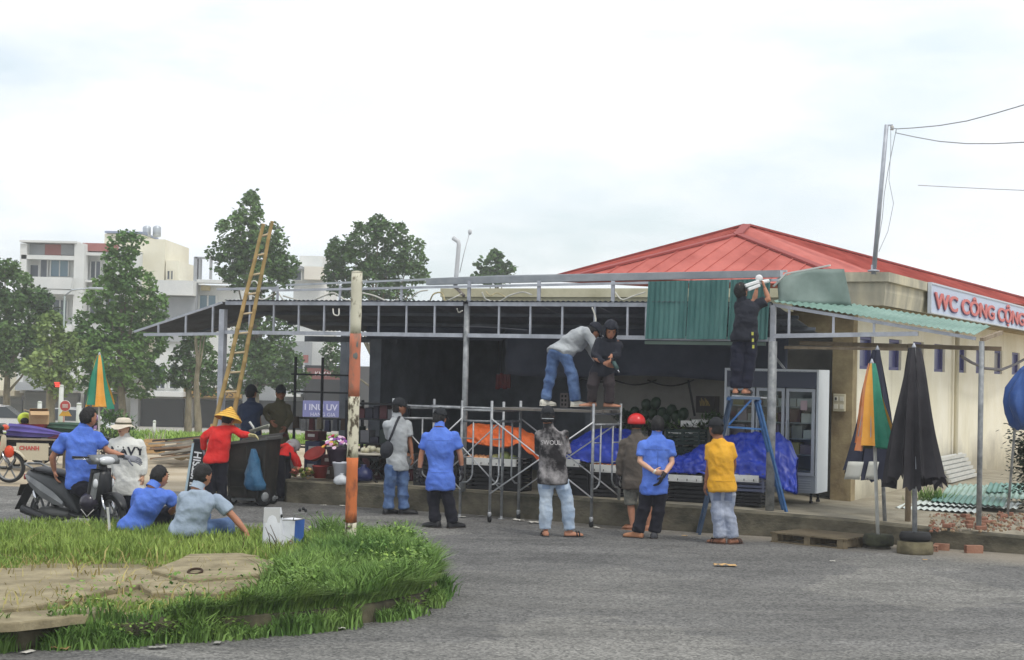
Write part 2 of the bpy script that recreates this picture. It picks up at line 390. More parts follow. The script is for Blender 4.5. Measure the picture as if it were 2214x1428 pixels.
def make_slabs():
    # cracked concrete slabs lying in the island, with a lifting ring
    cm = mat('worn_slab', srgb(112, 102, 78), 0.93, col2=srgb(164, 152, 122), scale=3.4, bump=0.5, bscale=26, detail=9, lo=0.3, hi=0.7)
    dk = mat('rusty_ring', (0.06, 0.035, 0.02), 0.8, metal=0.5)
    def slab(pix, z, th, label, nm='concrete_slab'):
        q = [G(u, v, z) for u, v in pix]; c = sum(q, Vector()) / len(q); m = MB()
        ring = []
        for i in range(len(q)):
            for j in range(6):
                p = q[i].lerp(q[(i + 1) % len(q)], j / 6); ring.append(p + Vector((nz(p, 7), nz(p + eZ * 3, 7), 0)) * 0.02)
        inn = [c + (p - c) * 0.985 + eZ * 0.0 for p in ring]
        m.loft([[p - eZ * th for p in ring], [p - eZ * 0.012 for p in ring], inn], cap=True)
        o = m.build(nm, cm); return tag(o, label, 'slab')
    a = slab([(330, 1232), (408, 1252), (560, 1242), (600, 1216), (555, 1205), (395, 1206)], ISL_Z + 0.07, 0.10, 'square concrete slab with an iron ring, set in the grassy island')
    c = G(422, 1236, ISL_Z + 0.08); m = MB(); pts = [c + Vector((0.065 * math.cos(t), 0.10 * math.sin(t), 0.014 * math.sin(t))) for t in np.linspace(0, 2 * math.pi, 14)]
    m.path(pts, 0.012, 6, cap=False).build('lifting_ring', dk, a, True)
    slab([(-140, 1228), (-140, 1330), (70, 1310), (300, 1262), (390, 1250), (310, 1228)], ISL_Z + 0.03, 0.07, 'wide worn concrete slab sunk into the island left of the ringed slab')
    slab([(300, 1262), (400, 1252), (560, 1246), (555, 1262), (470, 1282), (330, 1280)], ISL_Z + 0.032, 0.05, 'narrow tilted concrete slab in front of the ringed slab')
    slab([(-160, 1336), (-160, 1352), (40, 1346), (210, 1326), (212, 1312), (60, 1322)], ISL_Z + 0.05, 0.07, 'broken pale kerb stone along the front edge of the island', 'kerb_stone')
    slab([(395, 1205), (470, 1206), (560, 1202), (520, 1196), (410, 1198)], ISL_Z + 0.07, 0.06, 'small pale slab behind the ringed slab, half in grass')
make_slabs()

BARE = [(G(u, v, ISL_Z), r) for u, v, r in ((440, 1232, 0.8), (330, 1240, 0.75), (150, 1255, 0.85), (20, 1270, 0.8), (-120, 1275, 0.9), (230, 1240, 0.6), (520, 1228, 0.42), (60, 1250, 0.8), (470, 1212, 0.4), (440, 1275, 0.35), (120, 1300, 0.35), (0, 1320, 0.4), (60,1325,.35), (190,1320,.3), (300, 1290, .45), (380, 1262, .6), (230, 1275, .5), (90, 1290, .5), (480, 1255, .45), (250, 1225, .5), (120, 1225, .5))]
def grass_field(name, x, y, hh, mt, label, cat='grass', wid=0.007, bend=0.35, z0=None, ang=None):
    k = hh > 0.02; x, y, hh = x[k], y[k], hh[k]; n = len(x)
    z0 = np.where(in_isl(x, y), ISL_Z - 0.03, 0.0) if z0 is None else z0[k]
    a = rng.uniform(0, 6.283, n) if ang is None else ang[k] + rng.normal(0, .5, n); h = hh * rng.uniform(0.55, 1.25, n); l = h * bend * rng.uniform(0.3, 1.6, n); ca, sa = np.cos(a), np.sin(a)
    w = wid * rng.uniform(0.7, 1.5, n); b = rng.uniform(0, 6.283, n); wx, wy = np.cos(b) * w, np.sin(b) * w
    P = np.empty((n, 5, 3))
    P[:, 0] = np.c_[x - wx, y - wy, z0]; P[:, 1] = np.c_[x + wx, y + wy, z0]
    P[:, 2] = np.c_[x + ca * l * .3 - wx * .8, y + sa * l * .3 - wy * .8, z0 + h * .55]; P[:, 3] = np.c_[x + ca * l * .3 + wx * .8, y + sa * l * .3 + wy * .8, z0 + h * .55]
    P[:, 4] = np.c_[x + ca * l, y + sa * l, z0 + h * (1 - 0.25 * l / h)]
    return tag(link(name, tri_mesh(name, P.reshape(-1, 3), np.concatenate([np.arange(n)[:, None] * 5 + np.array(f) for f in ((0, 1, 3), (0, 3, 2), (2, 3, 4))])), mt), label, cat, kind='stuff')
def tri_mesh(name, P, F):
    me = bpy.data.meshes.new(name); F = np.ascontiguousarray(F, np.int32); n = len(F)
    me.vertices.add(len(P)); me.vertices.foreach_set('co', np.ascontiguousarray(P, np.float32).ravel())
    me.loops.add(n * 3); me.loops.foreach_set('vertex_index', F.ravel())
    me.polygons.add(n); me.polygons.foreach_set('loop_start', np.arange(n, dtype=np.int32) * 3)
    me.update(calc_edges=True); return me
def leaf_quads(c, d, s, l, w):               # diamond leaves: centres, directions, side vectors, lengths, widths -> verts, tris
    n = len(c); P = np.empty((n, 4, 3)); l = l[:, None]; w = w[:, None]
    P[:, 0] = c; P[:, 1] = c + d * l * .5 + s * w; P[:, 2] = c + d * l; P[:, 3] = c + d * l * .5 - s * w
    return P.reshape(-1, 3), np.concatenate([np.arange(n)[:, None] * 4 + np.array(f) for f in ((0, 1, 2), (0, 2, 3))])
def make_grass():
    gm = mat('grass_blade', srgb(110, 136, 62), 0.6, col2=srgb(150, 170, 86), scale=1.1, island=0.30, spec=0.2)
    gd = mat('lush_grass_blade', srgb(86, 120, 58), 0.6, col2=srgb(126, 154, 80), scale=1.2, island=0.32, spec=0.2)
    wd = mat('weed_leaf', srgb(76, 112, 50), 0.6, col2=srgb(130, 154, 70), scale=2.0, island=0.32, spec=0.2)
    def bare(x, y):
        k = np.ones(len(x))
        for c, r in BARE:
            dd = np.hypot(x - c.x, y - c.y); k = np.minimum(k, np.where(dd < r, np.clip((dd / r - 0.62) / 0.38, 0, 1), 1))
        return k
    n = 60000; x = rng.uniform(-6.8, -0.5, n); y = rng.uniform(12.3, 20.2, n); k = in_isl(x, y) & (np.abs(x) < 0.325 * y + 0.3); x, y = x[k], y[k]
    k = bare(x, y); h = (0.075 + 0.04 * vnoise(x, y, 1.2) + np.where(y > 17.2, 0.10, 0)) * (0.4 + 0.6 * k); h[(k < 0.25) & (rng.random(len(x)) > 0.05)] = 0
    grass_field('grass', x, y, h, gm, 'short grass covering the traffic island', wid=0.0075)
    n = 2600; x = rng.uniform(-6.8, -0.6, n); y = rng.uniform(12.6, 20.0, n); k = in_isl(x, y); x, y = x[k], y[k]
    grass_field('dry_grass', x, y, 0.16 + 0.08 * vnoise(x, y, 1.7, 9), mat('straw_blade', srgb(178, 164, 108), 0.7, col2=srgb(150, 140, 84), scale=2, island=.3), 'pale dry grass stalks among the green on the island', wid=0.006, bend=.8)
    n = 80000; x = rng.uniform(-3.0, -0.45, n); y = rng.uniform(13.0, 19.9, n)
    k = in_isl(x, y) & (rng.random(n) < np.clip(1 - (-1.75 - x) / 0.5, 0, 1) * 0.85); x, y = x[k], y[k]
    h = 0.25 + 0.14 * vnoise(x, y, 1.3, 4) + np.where(x > -1.3, 0.05, 0)
    grass_field('tall_grass', x, y, h, gd, 'tall lush grass round the foot of the striped pole', wid=0.008, bend=0.55)
    X = []; Y = []
    for i in range(1, 11):
        a, b = np.array(ISL[i]), np.array(ISL[i + 1]); L = np.hypot(*(b - a)); d = (b - a) / L; nin = np.array([-d[1], d[0]]); m = int(L * 1700)
        q = a + d * rng.uniform(0, L, m)[:, None] + nin * rng.normal(-0.05, 0.055, m)[:, None]; X.append(q[:, 0]); Y.append(q[:, 1])
    x = np.concatenate(X); y = np.concatenate(Y); k = vnoise(x, y, 2.3, 2) > -0.12 + .25 * rng.normal(size=len(x)); x, y = x[k], y[k]
    grass_field('kerb_weeds', x, y, 0.15 + 0.12 * vnoise(x, y, 3.1, 7), gd, 'weeds hanging along the kerb of the island', 'weeds', wid=0.008, bend=0.5)
    X = []; Y = []; A = []
    for i in range(3, 10):
        a, b = np.array(ISL[i]), np.array(ISL[i + 1]); L = np.hypot(*(b - a)); d = (b - a) / L; nin = np.array([-d[1], d[0]]); m = int(L * 1500)
        q = a + d * rng.uniform(0, L, m)[:, None] + nin * np.abs(rng.normal(0.05, 0.12, m))[:, None]; X.append(q[:, 0]); Y.append(q[:, 1]); A.append(np.full(m, math.atan2(-nin[1], -nin[0])))
    x = np.concatenate(X); y = np.concatenate(Y); h = 0.20 + 0.10 * vnoise(x, y, 2.2, 5) + np.where(x < -2.2, -.06, 0)
    grass_field('hanging_grass', x, y, h, mat('hanging_blade', srgb(92, 122, 60), 0.6, col2=srgb(132, 156, 82), scale=2, island=.35), 'long grass hanging over the front kerb of the island', wid=0.006, bend=.85, ang=np.concatenate(A))
    C = []
    for i in range(2, 10):
        a, b = np.array(ISL[i]), np.array(ISL[i + 1]); d = b - a; nin = np.array([-d[1], d[0]]) / np.hypot(*d); m = 750
        C.append(a + d * rng.uniform(0, 1, m)[:, None] + nin * (np.abs(rng.normal(0, 0.35, m)) * (1 if i > 3 else 0.25) - 0.08)[:, None])
    q = np.concatenate(C); k = (vnoise(q[:, 0], q[:, 1], 1.3, 1) > -0.1) & (bare(q[:, 0], q[:, 1]) > 0.5); q = q[k]; n = len(q); ins = in_isl(q[:, 0], q[:, 1])
    z = np.where(ins, ISL_Z + rng.uniform(0.04, 0.34, n), rng.uniform(0, 0.18, n)); az = rng.uniform(0, 6.283, n); el = rng.uniform(-0.4, 0.9, n); l = rng.uniform(0.022, 0.05, n)
    d = np.c_[np.cos(az) * np.cos(el), np.sin(az) * np.cos(el), np.sin(el)]; sd = np.c_[-np.sin(az), np.cos(az), 0 * az]
    P, F = leaf_quads(np.c_[q, z], d, sd, l, l * 0.4)
    tag(link('broad_leaf_weeds', tri_mesh('broad_leaf_weeds', P, F), wd), 'leafy green weeds on the front edge of the island', 'weeds', kind='stuff')
make_grass()
# ================================================================== public toilet block with the red roof, and the market shed built on its front
def Q(u, v, s):                           # pixel -> point on the vertical plane s = const (the side walls)
    d = Vector(ray(u, v)); c = Vector(cC); k = (B0 + eS * s - c).dot(eS) / d.dot(eS); return c + d * k
SW, TW = -0.45, 2.69
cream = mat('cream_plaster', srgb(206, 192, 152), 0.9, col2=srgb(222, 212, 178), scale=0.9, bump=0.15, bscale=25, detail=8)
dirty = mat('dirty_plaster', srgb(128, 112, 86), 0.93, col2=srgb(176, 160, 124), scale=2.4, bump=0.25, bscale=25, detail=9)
fascm = mat('weathered_fascia', srgb(148, 146, 134), 0.93, col2=srgb(206, 198, 172), scale=1.7, bump=0.3, bscale=20, detail=10, aniso=(1, 1, 0.35), lo=0.34, hi=0.62)
redroof = mat('red_roof_sheet', srgb(156, 78, 70), 0.85, col2=srgb(190, 108, 98), scale=1.1, bump=0.15, bscale=8, detail=10, spec=0.15, aniso=(1.6, .5, 1), lo=.3, hi=.62)
galv = mat('galvanised_steel', srgb(158, 162, 170), 0.5, metal=0.35, col2=srgb(186, 190, 198), scale=5, detail=7)
oldgalv = mat('weathered_steel', srgb(118, 122, 124), 0.6, metal=0.3, col2=srgb(168, 170, 172), scale=7, detail=8)
darksheet = mat('dark_grey_sheet', srgb(84, 90, 98), 0.7, col2=srgb(104, 110, 118), scale=3)
greensheet = mat('green_roof_sheet', srgb(54, 98, 96), 0.6, col2=srgb(88, 130, 126), scale=2.2, detail=8, aniso=(3, 3, 0.5), lo=0.3, hi=0.7)
palegreen = mat('pale_green_sheet', srgb(98, 130, 118), 0.55, col2=srgb(126, 156, 144), scale=2, detail=6)
darkcloth = mat('dark_tarpaulin', srgb(58, 63, 74), 0.85, col2=srgb(72, 77, 90), scale=2)
inwall = mat('grey_inner_wall', srgb(128, 128, 124), 0.9, col2=srgb(150, 148, 142), scale=2.2, detail=7)

def corr(p0, a, b, pitch=0.076, amp=0.009, th=0.003, up=None, nb=2, sag=0.0):
    """corrugated sheet from p0: waves run across a, ribs run along b"""
    p0, a, b = V3(p0), V3(a), V3(b); n = a.cross(b).normalized() if up is None else V3(up)
    k = max(4, int(a.length / pitch)) * 4; m = MB()
    def fn(i, j):
        w = math.sin(i * k * math.pi / 2) * amp if k else 0
        return p0 + a * i + b * j + n * (w + sag * math.sin(math.pi * i) * math.sin(math.pi * j))
    return m.slab(fn, k, nb, n * th)

def make_toilet_block():
    o = thing('toilet_block', S(SW, TW, FLO), 'cream public toilet block with red hipped roof behind the market shed', 'building')
    L = 19.0; WL = 8.4                       # side wall length, front width
    # front wall: right pillar strip, left part; the market room opens between
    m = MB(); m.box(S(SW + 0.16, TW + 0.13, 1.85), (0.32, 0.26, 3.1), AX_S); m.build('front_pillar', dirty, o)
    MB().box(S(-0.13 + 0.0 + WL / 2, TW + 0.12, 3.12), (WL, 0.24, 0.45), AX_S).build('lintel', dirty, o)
    # side wall with real vent openings: built as strips round the windows
    wins = [(3.1, 4.0), (5.03, 5.95), (6.85, 7.7), (8.62, 9.6), (10.75, 11.7), (12.75, 13.75), (14.9, 15.9), (17.2, 18.3)]
    zb, zt, wz0, wz1 = 0.0, 3.35, 2.35, 2.87
    m = MB()
    def wallbox(t0, t1, z0, z1, th=0.24): m.box(S(SW + th / 2, (t0 + t1) / 2, (z0 + z1) / 2), (th, t1 - t0, z1 - z0), AX_S)
    t_end = TW + L
    wallbox(TW + 0.26, t_end, zb, wz0); wallbox(TW + 0.26, t_end, wz1, zt)
    tt = TW + 0.26
    for a, b in wins: wallbox(tt, a, wz0, wz1); tt = b
    wallbox(tt, t_end, wz0, wz1)
    m.build('side_wall', wall_mat(), o)
    frame_m = mat('window_frame_purple', srgb(92, 92, 134), 0.6); pane = mat('dark_vent_glass', srgb(72, 76, 128), 0.3, spec=0.5)
    lpane = mat('pale_vent_panel', srgb(150, 148, 150), 0.5)
    for i, (a, b) in enumerate(wins):
        w = MB(); d = 0.05
        for t0, t1, z0, z1 in ((a, b, wz0, wz0 + d), (a, b, wz1 - d, wz1), (a, a + d, wz0 + d, wz1 - d), (b - d, b, wz0 + d, wz1 - d)):
            w.box(S(SW + 0.075, (t0 + t1) / 2, (z0 + z1) / 2), (0.06, t1 - t0, z1 - z0), AX_S)
        wo = w.build('window', frame_m, o)
        MB().box(S(SW + 0.1, (a + b) / 2, (wz0 + wz1) / 2), (0.012, b - a - 2 * d, wz1 - wz0 - 2 * d), AX_S).build('pane', lpane if i == 6 else pane, wo)
    # pilasters and drain pipe
    MB().path([S(SW - 0.09, 10.3, z) for z in (3.2, 2.0, 1.0, 0.4)], 0.045, 8).build('drain_pipe', mat('pale_pipe', srgb(196, 188, 164), 0.6), o, True)
    # projecting concrete fascia that carries the roof gutter
    f = MB(); ov = 0.6
    prof = [(0, 3.30), (-0.03, 3.50), (-0.03, 3.64), (-0.09, 3.65), (-0.09, 3.79), (0.1, 3.79), (0.1, 3.30)]       # (outwards offset, z)
    cs, ct = SW - ov, TW - ov
    def ring(s, t, ds, dt): return [S(s + ds * q, t + dt * q, z) for q, z in prof]
    f.loft([ring(cs, t_end, 1, 0), ring(cs, ct, 1, 1), ring(0.35, ct, 0, 1)], cap=True)
    f.build('fascia', fascm, o)
    f2 = MB(); prof = [(q, z - .24 if z > 3.6 else z - .1) for q, z in prof]; f2.loft([ring(0.353, ct, 0, 1), ring(6.4, ct, 0, 1)], cap=True); f2.build('front_fascia', mat('cream_fascia', srgb(176, 170, 140), 0.9, col2=srgb(204, 198, 170), scale=2, detail=8), o)
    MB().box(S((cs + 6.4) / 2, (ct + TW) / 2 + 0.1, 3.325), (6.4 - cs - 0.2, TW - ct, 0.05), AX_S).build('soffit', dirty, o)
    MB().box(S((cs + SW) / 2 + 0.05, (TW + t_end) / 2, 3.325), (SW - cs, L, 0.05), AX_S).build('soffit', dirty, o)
    # hipped roof of red sheets
    P1 = T(1595, 509, 6.0); P2 = T(1614, 489, 7.4)
    ez = 3.60; FL = S(4.0, ct + 0.05, 3.75); FR = S(cs + 0.35, ct + 0.35, ez); BR = Q(2290, 667, -0.7); BL = T(1170, 608, 10.0)
    def sheet_face(poly, dirn, step=0.3):
        m = MB(); n = (poly[1] - poly[0]).cross(poly[2] - poly[0]).normalized()
        if n.z < 0: n = -n
        m.add(poly, [tuple(range(len(poly)))])
        # raised ribs running down the slope, cut to the polygon
        e = (poly[1] - poly[0]).normalized(); dn = n.cross(e).normalized()
        us = [(p - poly[0]).dot(e) for p in poly]; u = min(us) + step / 2
        while u < max(us):
            ys = []
            for i in range(len(poly)):
                a, b = poly[i], poly[(i + 1) % len(poly)]; ua, ub = (a - poly[0]).dot(e), (b - poly[0]).dot(e)
                if (ua - u) * (ub - u) < 0: k = (u - ua) / (ub - ua); ys.append(a.lerp(b, k))
            if len(ys) == 2 and (ys[0] - ys[1]).length > 0.3: m.bar(ys[0] + n * 0.008, ys[1] + n * 0.008, 0.024, 0.016, n)
            u += step
        return m
    ro = sheet_face([FL, FR, P1], None).build('roof', redroof, o)
    sheet_face([FR, BR, P2, P1], None).build('roof_slope', redroof, ro)
    sheet_face([BL, FL, P1, P2], None).build('roof_slope', redroof, ro)
    sheet_face([BR, BL, P2], None).build('roof_slope', redroof, ro)
    capm = mat('faded_red_cap', srgb(150, 74, 70), 0.75)
    for a, b in ((FL, P1), (FR, P1), (P1, P2), (P2, BR), (P2, BL)): MB().bar(a + eZ * 0.02, b + eZ * 0.02, 0.16, 0.035).build('ridge_cap', capm, ro)
    # switch box on the front pillar
    b = thing('switch_box', T(1815, 870, TW), 'pale electric switch box with sockets on the pillar beside the fridge', 'switch box')
    wm = mat('ivory_plastic', srgb(206, 198, 172), 0.5)
    c = T(1816, 871, TW - 0.0); c = c - eT * 0.03; MB().box(c, (0.19, 0.06, 0.27), AX_S).build('box', wm, b, bevel=0.008)
    dkp = mat('dark_plastic', (0.03, 0.03, 0.035), 0.5)
    for ds, dz in ((0.045, 0.06), (-0.045, 0.06), (0.045, -0.06), (-0.045, -0.06)): 
        MB().box(c - eT * 0.034 + eS * ds + eZ * dz, (0.06, 0.012, 0.07), AX_S).build('switch', mat('white_switch', srgb(226, 222, 206), 0.4) , b)
    MB().box(c - eT * 0.042 + eS * 0.045 + eZ * 0.06, (0.025, 0.012, 0.04), AX_S).build('socket_hole', dkp, b)
    # sign
    g = thing('toilet_sign', Q(2010, 640, cs - 0.12), 'long pale board with red raised letters on the toilet block fascia', 'sign')
    sp = cs - 0.125; p00 = Q(2009, 673, sp); t0 = st(p00)[1]; z0 = 3.30; z1 = 3.775; t1 = t_end - 3
    MB().box(S(sp, (t0 + t1) / 2, (z0 + z1) / 2), (0.04, t1 - t0, z1 - z0), AX_S).build('board', mat('pale_blue_board', srgb(190, 202, 222), 0.5), g)
    fr = MB()
    for z in (z0, z1): fr.box(S(sp - 0.005, (t0 + t1) / 2, z), (0.06, t1 - t0, 0.03), AX_S)
    for t in (t0, t1): fr.box(S(sp - 0.005, t, (z0 + z1) / 2), (0.06, 0.03, z1 - z0 + 0.03), AX_S)
    fr.build('board_frame', mat('pale_frame', srgb(196, 204, 214), 0.5), g)
    redm = mat('red_letter', srgb(206, 116, 112), 0.6); shm = mat('letter_shadow_blue', srgb(98, 96, 150), 0.6)  # shifted blue copy puts the shadow of the letters into colour
    rot = face_rot(eT)
    x0 = t0 + 0.22
    for (txt, du, mt_, off) in (('WC CÔNG CỘNG', 0.05, shm, 0.0), ('WC CÔNG CỘNG', 0.0, redm, 0.022)):
        text(txt, 0.37, S(sp - 0.024 - off, x0 + du, z0 + 0.085 - du * 0.4), rot, mt_, g, ext=0.010, sx=2.95, bold=0.006)
    return o
def wall_mat():
    m = bpy.data.materials.new('cream_side_wall'); m.use_nodes = True; nt = m.node_tree; N = nt.nodes.new; L = nt.links.new; b = nt.nodes['Principled BSDF']; b.inputs['Roughness'].default_value = 0.92
    tc = N('ShaderNodeTexCoord'); n = N('ShaderNodeTexNoise'); n.inputs['Scale'].default_value = 0.8; n.inputs['Detail'].default_value = 9; n.inputs['Roughness'].default_value = 0.65; L(tc.outputs['Object'], n.inputs[0])
    r = N('ShaderNodeValToRGB'); r.color_ramp.elements[0].position = .35; r.color_ramp.elements[1].position = .65; r.color_ramp.elements[0].color = (*srgb(230, 223, 198), 1); r.color_ramp.elements[1].color = (*srgb(242, 237, 219), 1); L(n.outputs[0], r.inputs[0])
    sp = N('ShaderNodeSeparateXYZ'); L(tc.outputs['Object'], sp.inputs[0])     # object axes = metres, z from the ground: splash dirt at the foot
    ad = N('ShaderNodeMath'); ad.operation = 'MULTIPLY_ADD'; L(n.outputs[0], ad.inputs[0]); ad.inputs[1].default_value = -1.6; L(sp.outputs[2], ad.inputs[2])
    mr = N('ShaderNodeMapRange'); L(ad.outputs[0], mr.inputs[0]); mr.inputs[1].default_value = -0.45; mr.inputs[2].default_value = 0.25; mr.inputs[3].default_value = 0.65; mr.inputs[4].default_value = 0
    mx = N('ShaderNodeMix'); mx.data_type = 'RGBA'; L(mr.outputs[0], mx.inputs[0]); L(r.outputs[0], mx.inputs[6]); mx.inputs[7].default_value = (*srgb(112, 100, 74), 1)
    mp = N('ShaderNodeMapping'); mp.inputs['Scale'].default_value = (2.2, 2.2, 0.18); L(tc.outputs['Object'], mp.inputs[0]); n3 = N('ShaderNodeTexNoise'); n3.inputs['Scale'].default_value = 1.8; n3.inputs['Detail'].default_value = 6; L(mp.outputs[0], n3.inputs[0])
    r3 = N('ShaderNodeValToRGB'); r3.color_ramp.elements[0].position = .58; r3.color_ramp.elements[1].position = .75; r3.color_ramp.elements[1].color = (.22, .22, .22, 1); L(n3.outputs[0], r3.inputs[0])
    m2 = N('ShaderNodeMix'); m2.data_type = 'RGBA'; L(r3.outputs[0], m2.inputs[0]); L(mx.outputs[2], m2.inputs[6]); m2.inputs[7].default_value = (*srgb(150, 134, 98), 1)
    L(m2.outputs[2], b.inputs['Base Color']); return m
make_toilet_block()

# ------------------------------------------------------------------ market room: the dark shop under the block's front
ROOM_L = 7.75
def make_room():
    o = thing('market_room', S(4, TW, FLO), 'dark open-fronted fruit shop room behind the shed front', 'room')
    z0, z1 = FLO - 0.05, 2.92
    def wall(nm, c, size, m_): MB().box(c, size, AX_S).build(nm, m_, o)  # darksheet walls and ceiling carry the room's shade in their colour
    bk = 2.9                               # depth of the room behind the front line
    wall('back_wall', S(1.9, TW + 0.5, 1.6), (4.4, 0.12, 2.6), inwall)
    wall('back_wall', S(6.0, TW + bk, 1.6), (3.8, 0.12, 2.6), darksheet)
    wall('side_partition', S(4.16, TW + 0.5 + 1.2, 1.6), (0.12, 2.4, 2.6), darksheet)
    wall('end_wall', S(ROOM_L, TW + bk / 2 - 0.2, 1.6), (0.12, bk + 0.4, 2.6), darksheet)
    wall('ceiling_panel', S(3.75, TW + bk / 2 + 0.2, z1), (8.3, bk, 0.06), darksheet)
    wall('end_wall', S(-0.1, TW + 0.35, 1.6), (0.1, 0.24, 2.6), inwall)
    # tarpaulin hung across the front under the roof
    def fn(i, j):
        s = 5.05 - i * 4.75; z = 2.90 - j * (0.76 + 0.03 * math.sin(i * 9)); return S(s, 1.75 + 0.035 * math.sin(i * 40 + j * 2) * (0.3 + j) + 0.05 * nz((i * 6, j * 3, 0), 1), z)
    MB().slab(fn, 70, 8, eT * 0.004).build('hanging_tarpaulin', darkcloth, o, True)
    def fn2(i, j):
        s = 7.7 - i * 2.6; z = 2.90 - j * 0.22; return S(s, 1.8 + 0.03 * math.sin(i * 30), z)
    MB().slab(fn2, 40, 4, eT * 0.004).build('hanging_tarpaulin', darkcloth, o, True)
    blk = mat('black_cable', (0.015, 0.015, 0.017), 0.6)
    for (a, b, sag, t) in (((1330, 823), (1420, 822), 14, 3.1), ((1400, 822), (1500, 822), 18, 3.1), ((1245, 815), (1330, 823), 10, 3.1)):
        pts = []
        for k in range(13):
            x = k / 12; pts.append(T(a[0] + (b[0] - a[0]) * x, a[1] + (b[1] - a[1]) * x + sag * math.sin(math.pi * x) * 0.7, t))
        MB().path(pts, 0.012, 6).build('wall_cable', blk, o, True)
    MB().bar(T(1488, 822, 2.6), T(1502, 900, 2.6), 0.05, 0.03).build('wall_strap', blk, o)
    return o
make_room()

# ------------------------------------------------------------------ the shed frame of galvanised box steel, its cladding half removed
def make_shed():
    o = thing('market_shed', S(0, 0, FLO), 'open galvanised steel shed frame with its front cladding half removed', 'shed')
    ZT, ZB = 3.205, 2.725
    PS = [0.0, 4.86, 9.37]
    def part(nm, m_, mb, sm=False): return mb.build(nm, m_, o, sm)
    # posts: round at right, square at left
    part('post', oldgalv, MB().path([S(0, 0, floor_z(3.6) - 0.02), S(0, 0, 2.70)], 0.062, 14), True)
    part('post', galv, MB().box(S(0, 0.0, (2.70 + ZT) / 2), (0.07, 0.07, ZT - 2.70), AX_S))
    part('post', oldgalv, MB().path([S(4.86, 0.03, FLO - 0.02), S(4.86, 0.03, ZT)], 0.045, 12), True)
    part('post', galv, MB().box(S(9.37, 0.0, 1.55), (0.10, 0.10, 3.1), AX_S))
    for s_, t_ in ((8.0, 2.6), (9.1, 3.4), (ROOM_L + 0.12, 2.4)): part('rear_post', darksheet, MB().box(S(s_, t_, 1.5), (0.13, 0.13, 2.95), AX_S))
    # chords between posts (butted), verticals
    for a, b in ((0.035, 4.815), (4.905, 9.32)):
        part('top_chord', galv, MB().box(S((a + b) / 2, 0, ZT), (b - a, 0.05, 0.06), AX_S))
        part('bottom_chord', galv, MB().box(S((a + b) / 2, 0, ZB), (b - a, 0.05, 0.06), AX_S))
    for u in (540, 592, 646, 701, 758, 819, 879, 940, 1079, 1147, 1216, 1286, 1357, 1397, 1470, 1540, 1605):
        s_ = st(T(u, 690, 0))[0]; part('strut', galv, MB().box(S(s_, 0, (ZT + ZB) / 2), (0.028, 0.028, ZT - ZB - 0.06), AX_S))
        
    # upper cladding frame: rail under the gutter and short uprights
    for u in (600, 735, 868, 1014, 1165, 1325):
        p = T(u, 640, 0); q = T(u, 612 if u > 900 else 622, 0); s_ = st(p)[0]; zt_ = q.z + 0.03
        part('upright', galv, MB().box(S(s_, 0.0, (ZT + 0.03 + zt_) / 2), (0.05 if u in (1014, 1165, 1325) else 0.03, 0.03, zt_ - ZT - 0.03), AX_S))
    g0, g1, g2 = T(1690, 592, .12), T(1060, 606, .12), T(600, 619, .12); g3 = T(470, 626, .12)
    guttm = mat('gutter_grey', srgb(160, 166, 172), 0.6, col2=srgb(184, 188, 192), scale=3, detail=6)
    prof = [(-.05, -.05), (-.08, .045), (-.07, .045), (-.04, -.04), (.04, -.04), (.07, .045), (.08, .045), (.05, -.05)]
    part('gutter', guttm, MB().loft([[g + eT * a + eZ * b for a, b in prof] for g in (g0, g1, T(925, 610, .12))]))
    part('rail', galv, MB().bar(g0 - eT * .14 - eZ * .10, g1 - eT * .14 - eZ * .10, 0.03, 0.035)); part('rail', galv, MB().bar(g1 - eT * .14 - eZ * .10, g2 - eT * .14 - eZ * .08, 0.03, 0.035))
    part('rail', galv, MB().bar(g2 - eZ * .03, g3, 0.04, 0.04))
    part('gutter_strip', guttm, MB().bar(g0 + eT * .25 + eZ * .05, g1 + eT * .25 + eZ * .07, 0.06, 0.03)); part('gutter_strip', guttm, MB().bar(g1 + eT * .25 + eZ * .07, g2 + eT * .25 + eZ * .03, 0.03, 0.03))
    # roof sheets: each sheet about 0.9 m wide, edge scallops over the top chord
    W = 0.93; n = 10
    for k in range(n):
        a = S(k * W + 0.02, -0.06, ZT + 0.045); part('roof_sheet', darksheet, corr(a, eS * (W - 0.01), eT * 2.75 - eZ * 0.42, 0.078, 0.009, nb=1))
    for t_, z_ in ((0.9, 3.07), (1.8, 2.93)):
        part('purlin', darksheet, MB().box(S(4.6, t_, z_), (9.4, 0.04, 0.05), AX_S))
    part('rear_beam', darksheet, MB().box(S(8.5, 2.6, 2.68), (1.9, 0.06, 0.10), AX_S))
    # green cladding sheets still hanging on the right of the front
    uu = [1398, 1487, 1576, 1664]
    for i in range(3):
        tl, tr = T(uu[i] + 4, 609 - i * 2, -0.06), T(uu[i + 1] + 2, 607 - i * 2, -0.06); bl = T(uu[i] - 3, 733 + i, -0.06)
        part('cladding_sheet', greensheet, corr(tl - eT * 0.014 * (i % 2), tr - tl, bl - tl, 0.072, 0.011, nb=4, sag=0.02))
    part('cladding_rail', mat('pale_green_rail', srgb(104, 122, 112), 0.6), MB().bar(T(1395, 741, .02), T(1655, 744, .02), 0.04, 0.05))
    # plain green-grey sheet folded round the corner
    fp = [(1678, 600), (1745, 584), (1824, 583), (1842, 662), (1760, 662), (1682, 656)]
    def fn(i, j):
        top = T(1680 + i * 145, 602 - 20 * min(1, i * 2.2), 0.25 + 0.5 * i); bot = T(1684 + i * 158, 655 + 7 * i, 0.1 + 0.75 * i)
        p = top.lerp(bot, j); return p - eT * (0.05 * math.sin(math.pi * j) * math.sin(3.0 * math.pi * i))
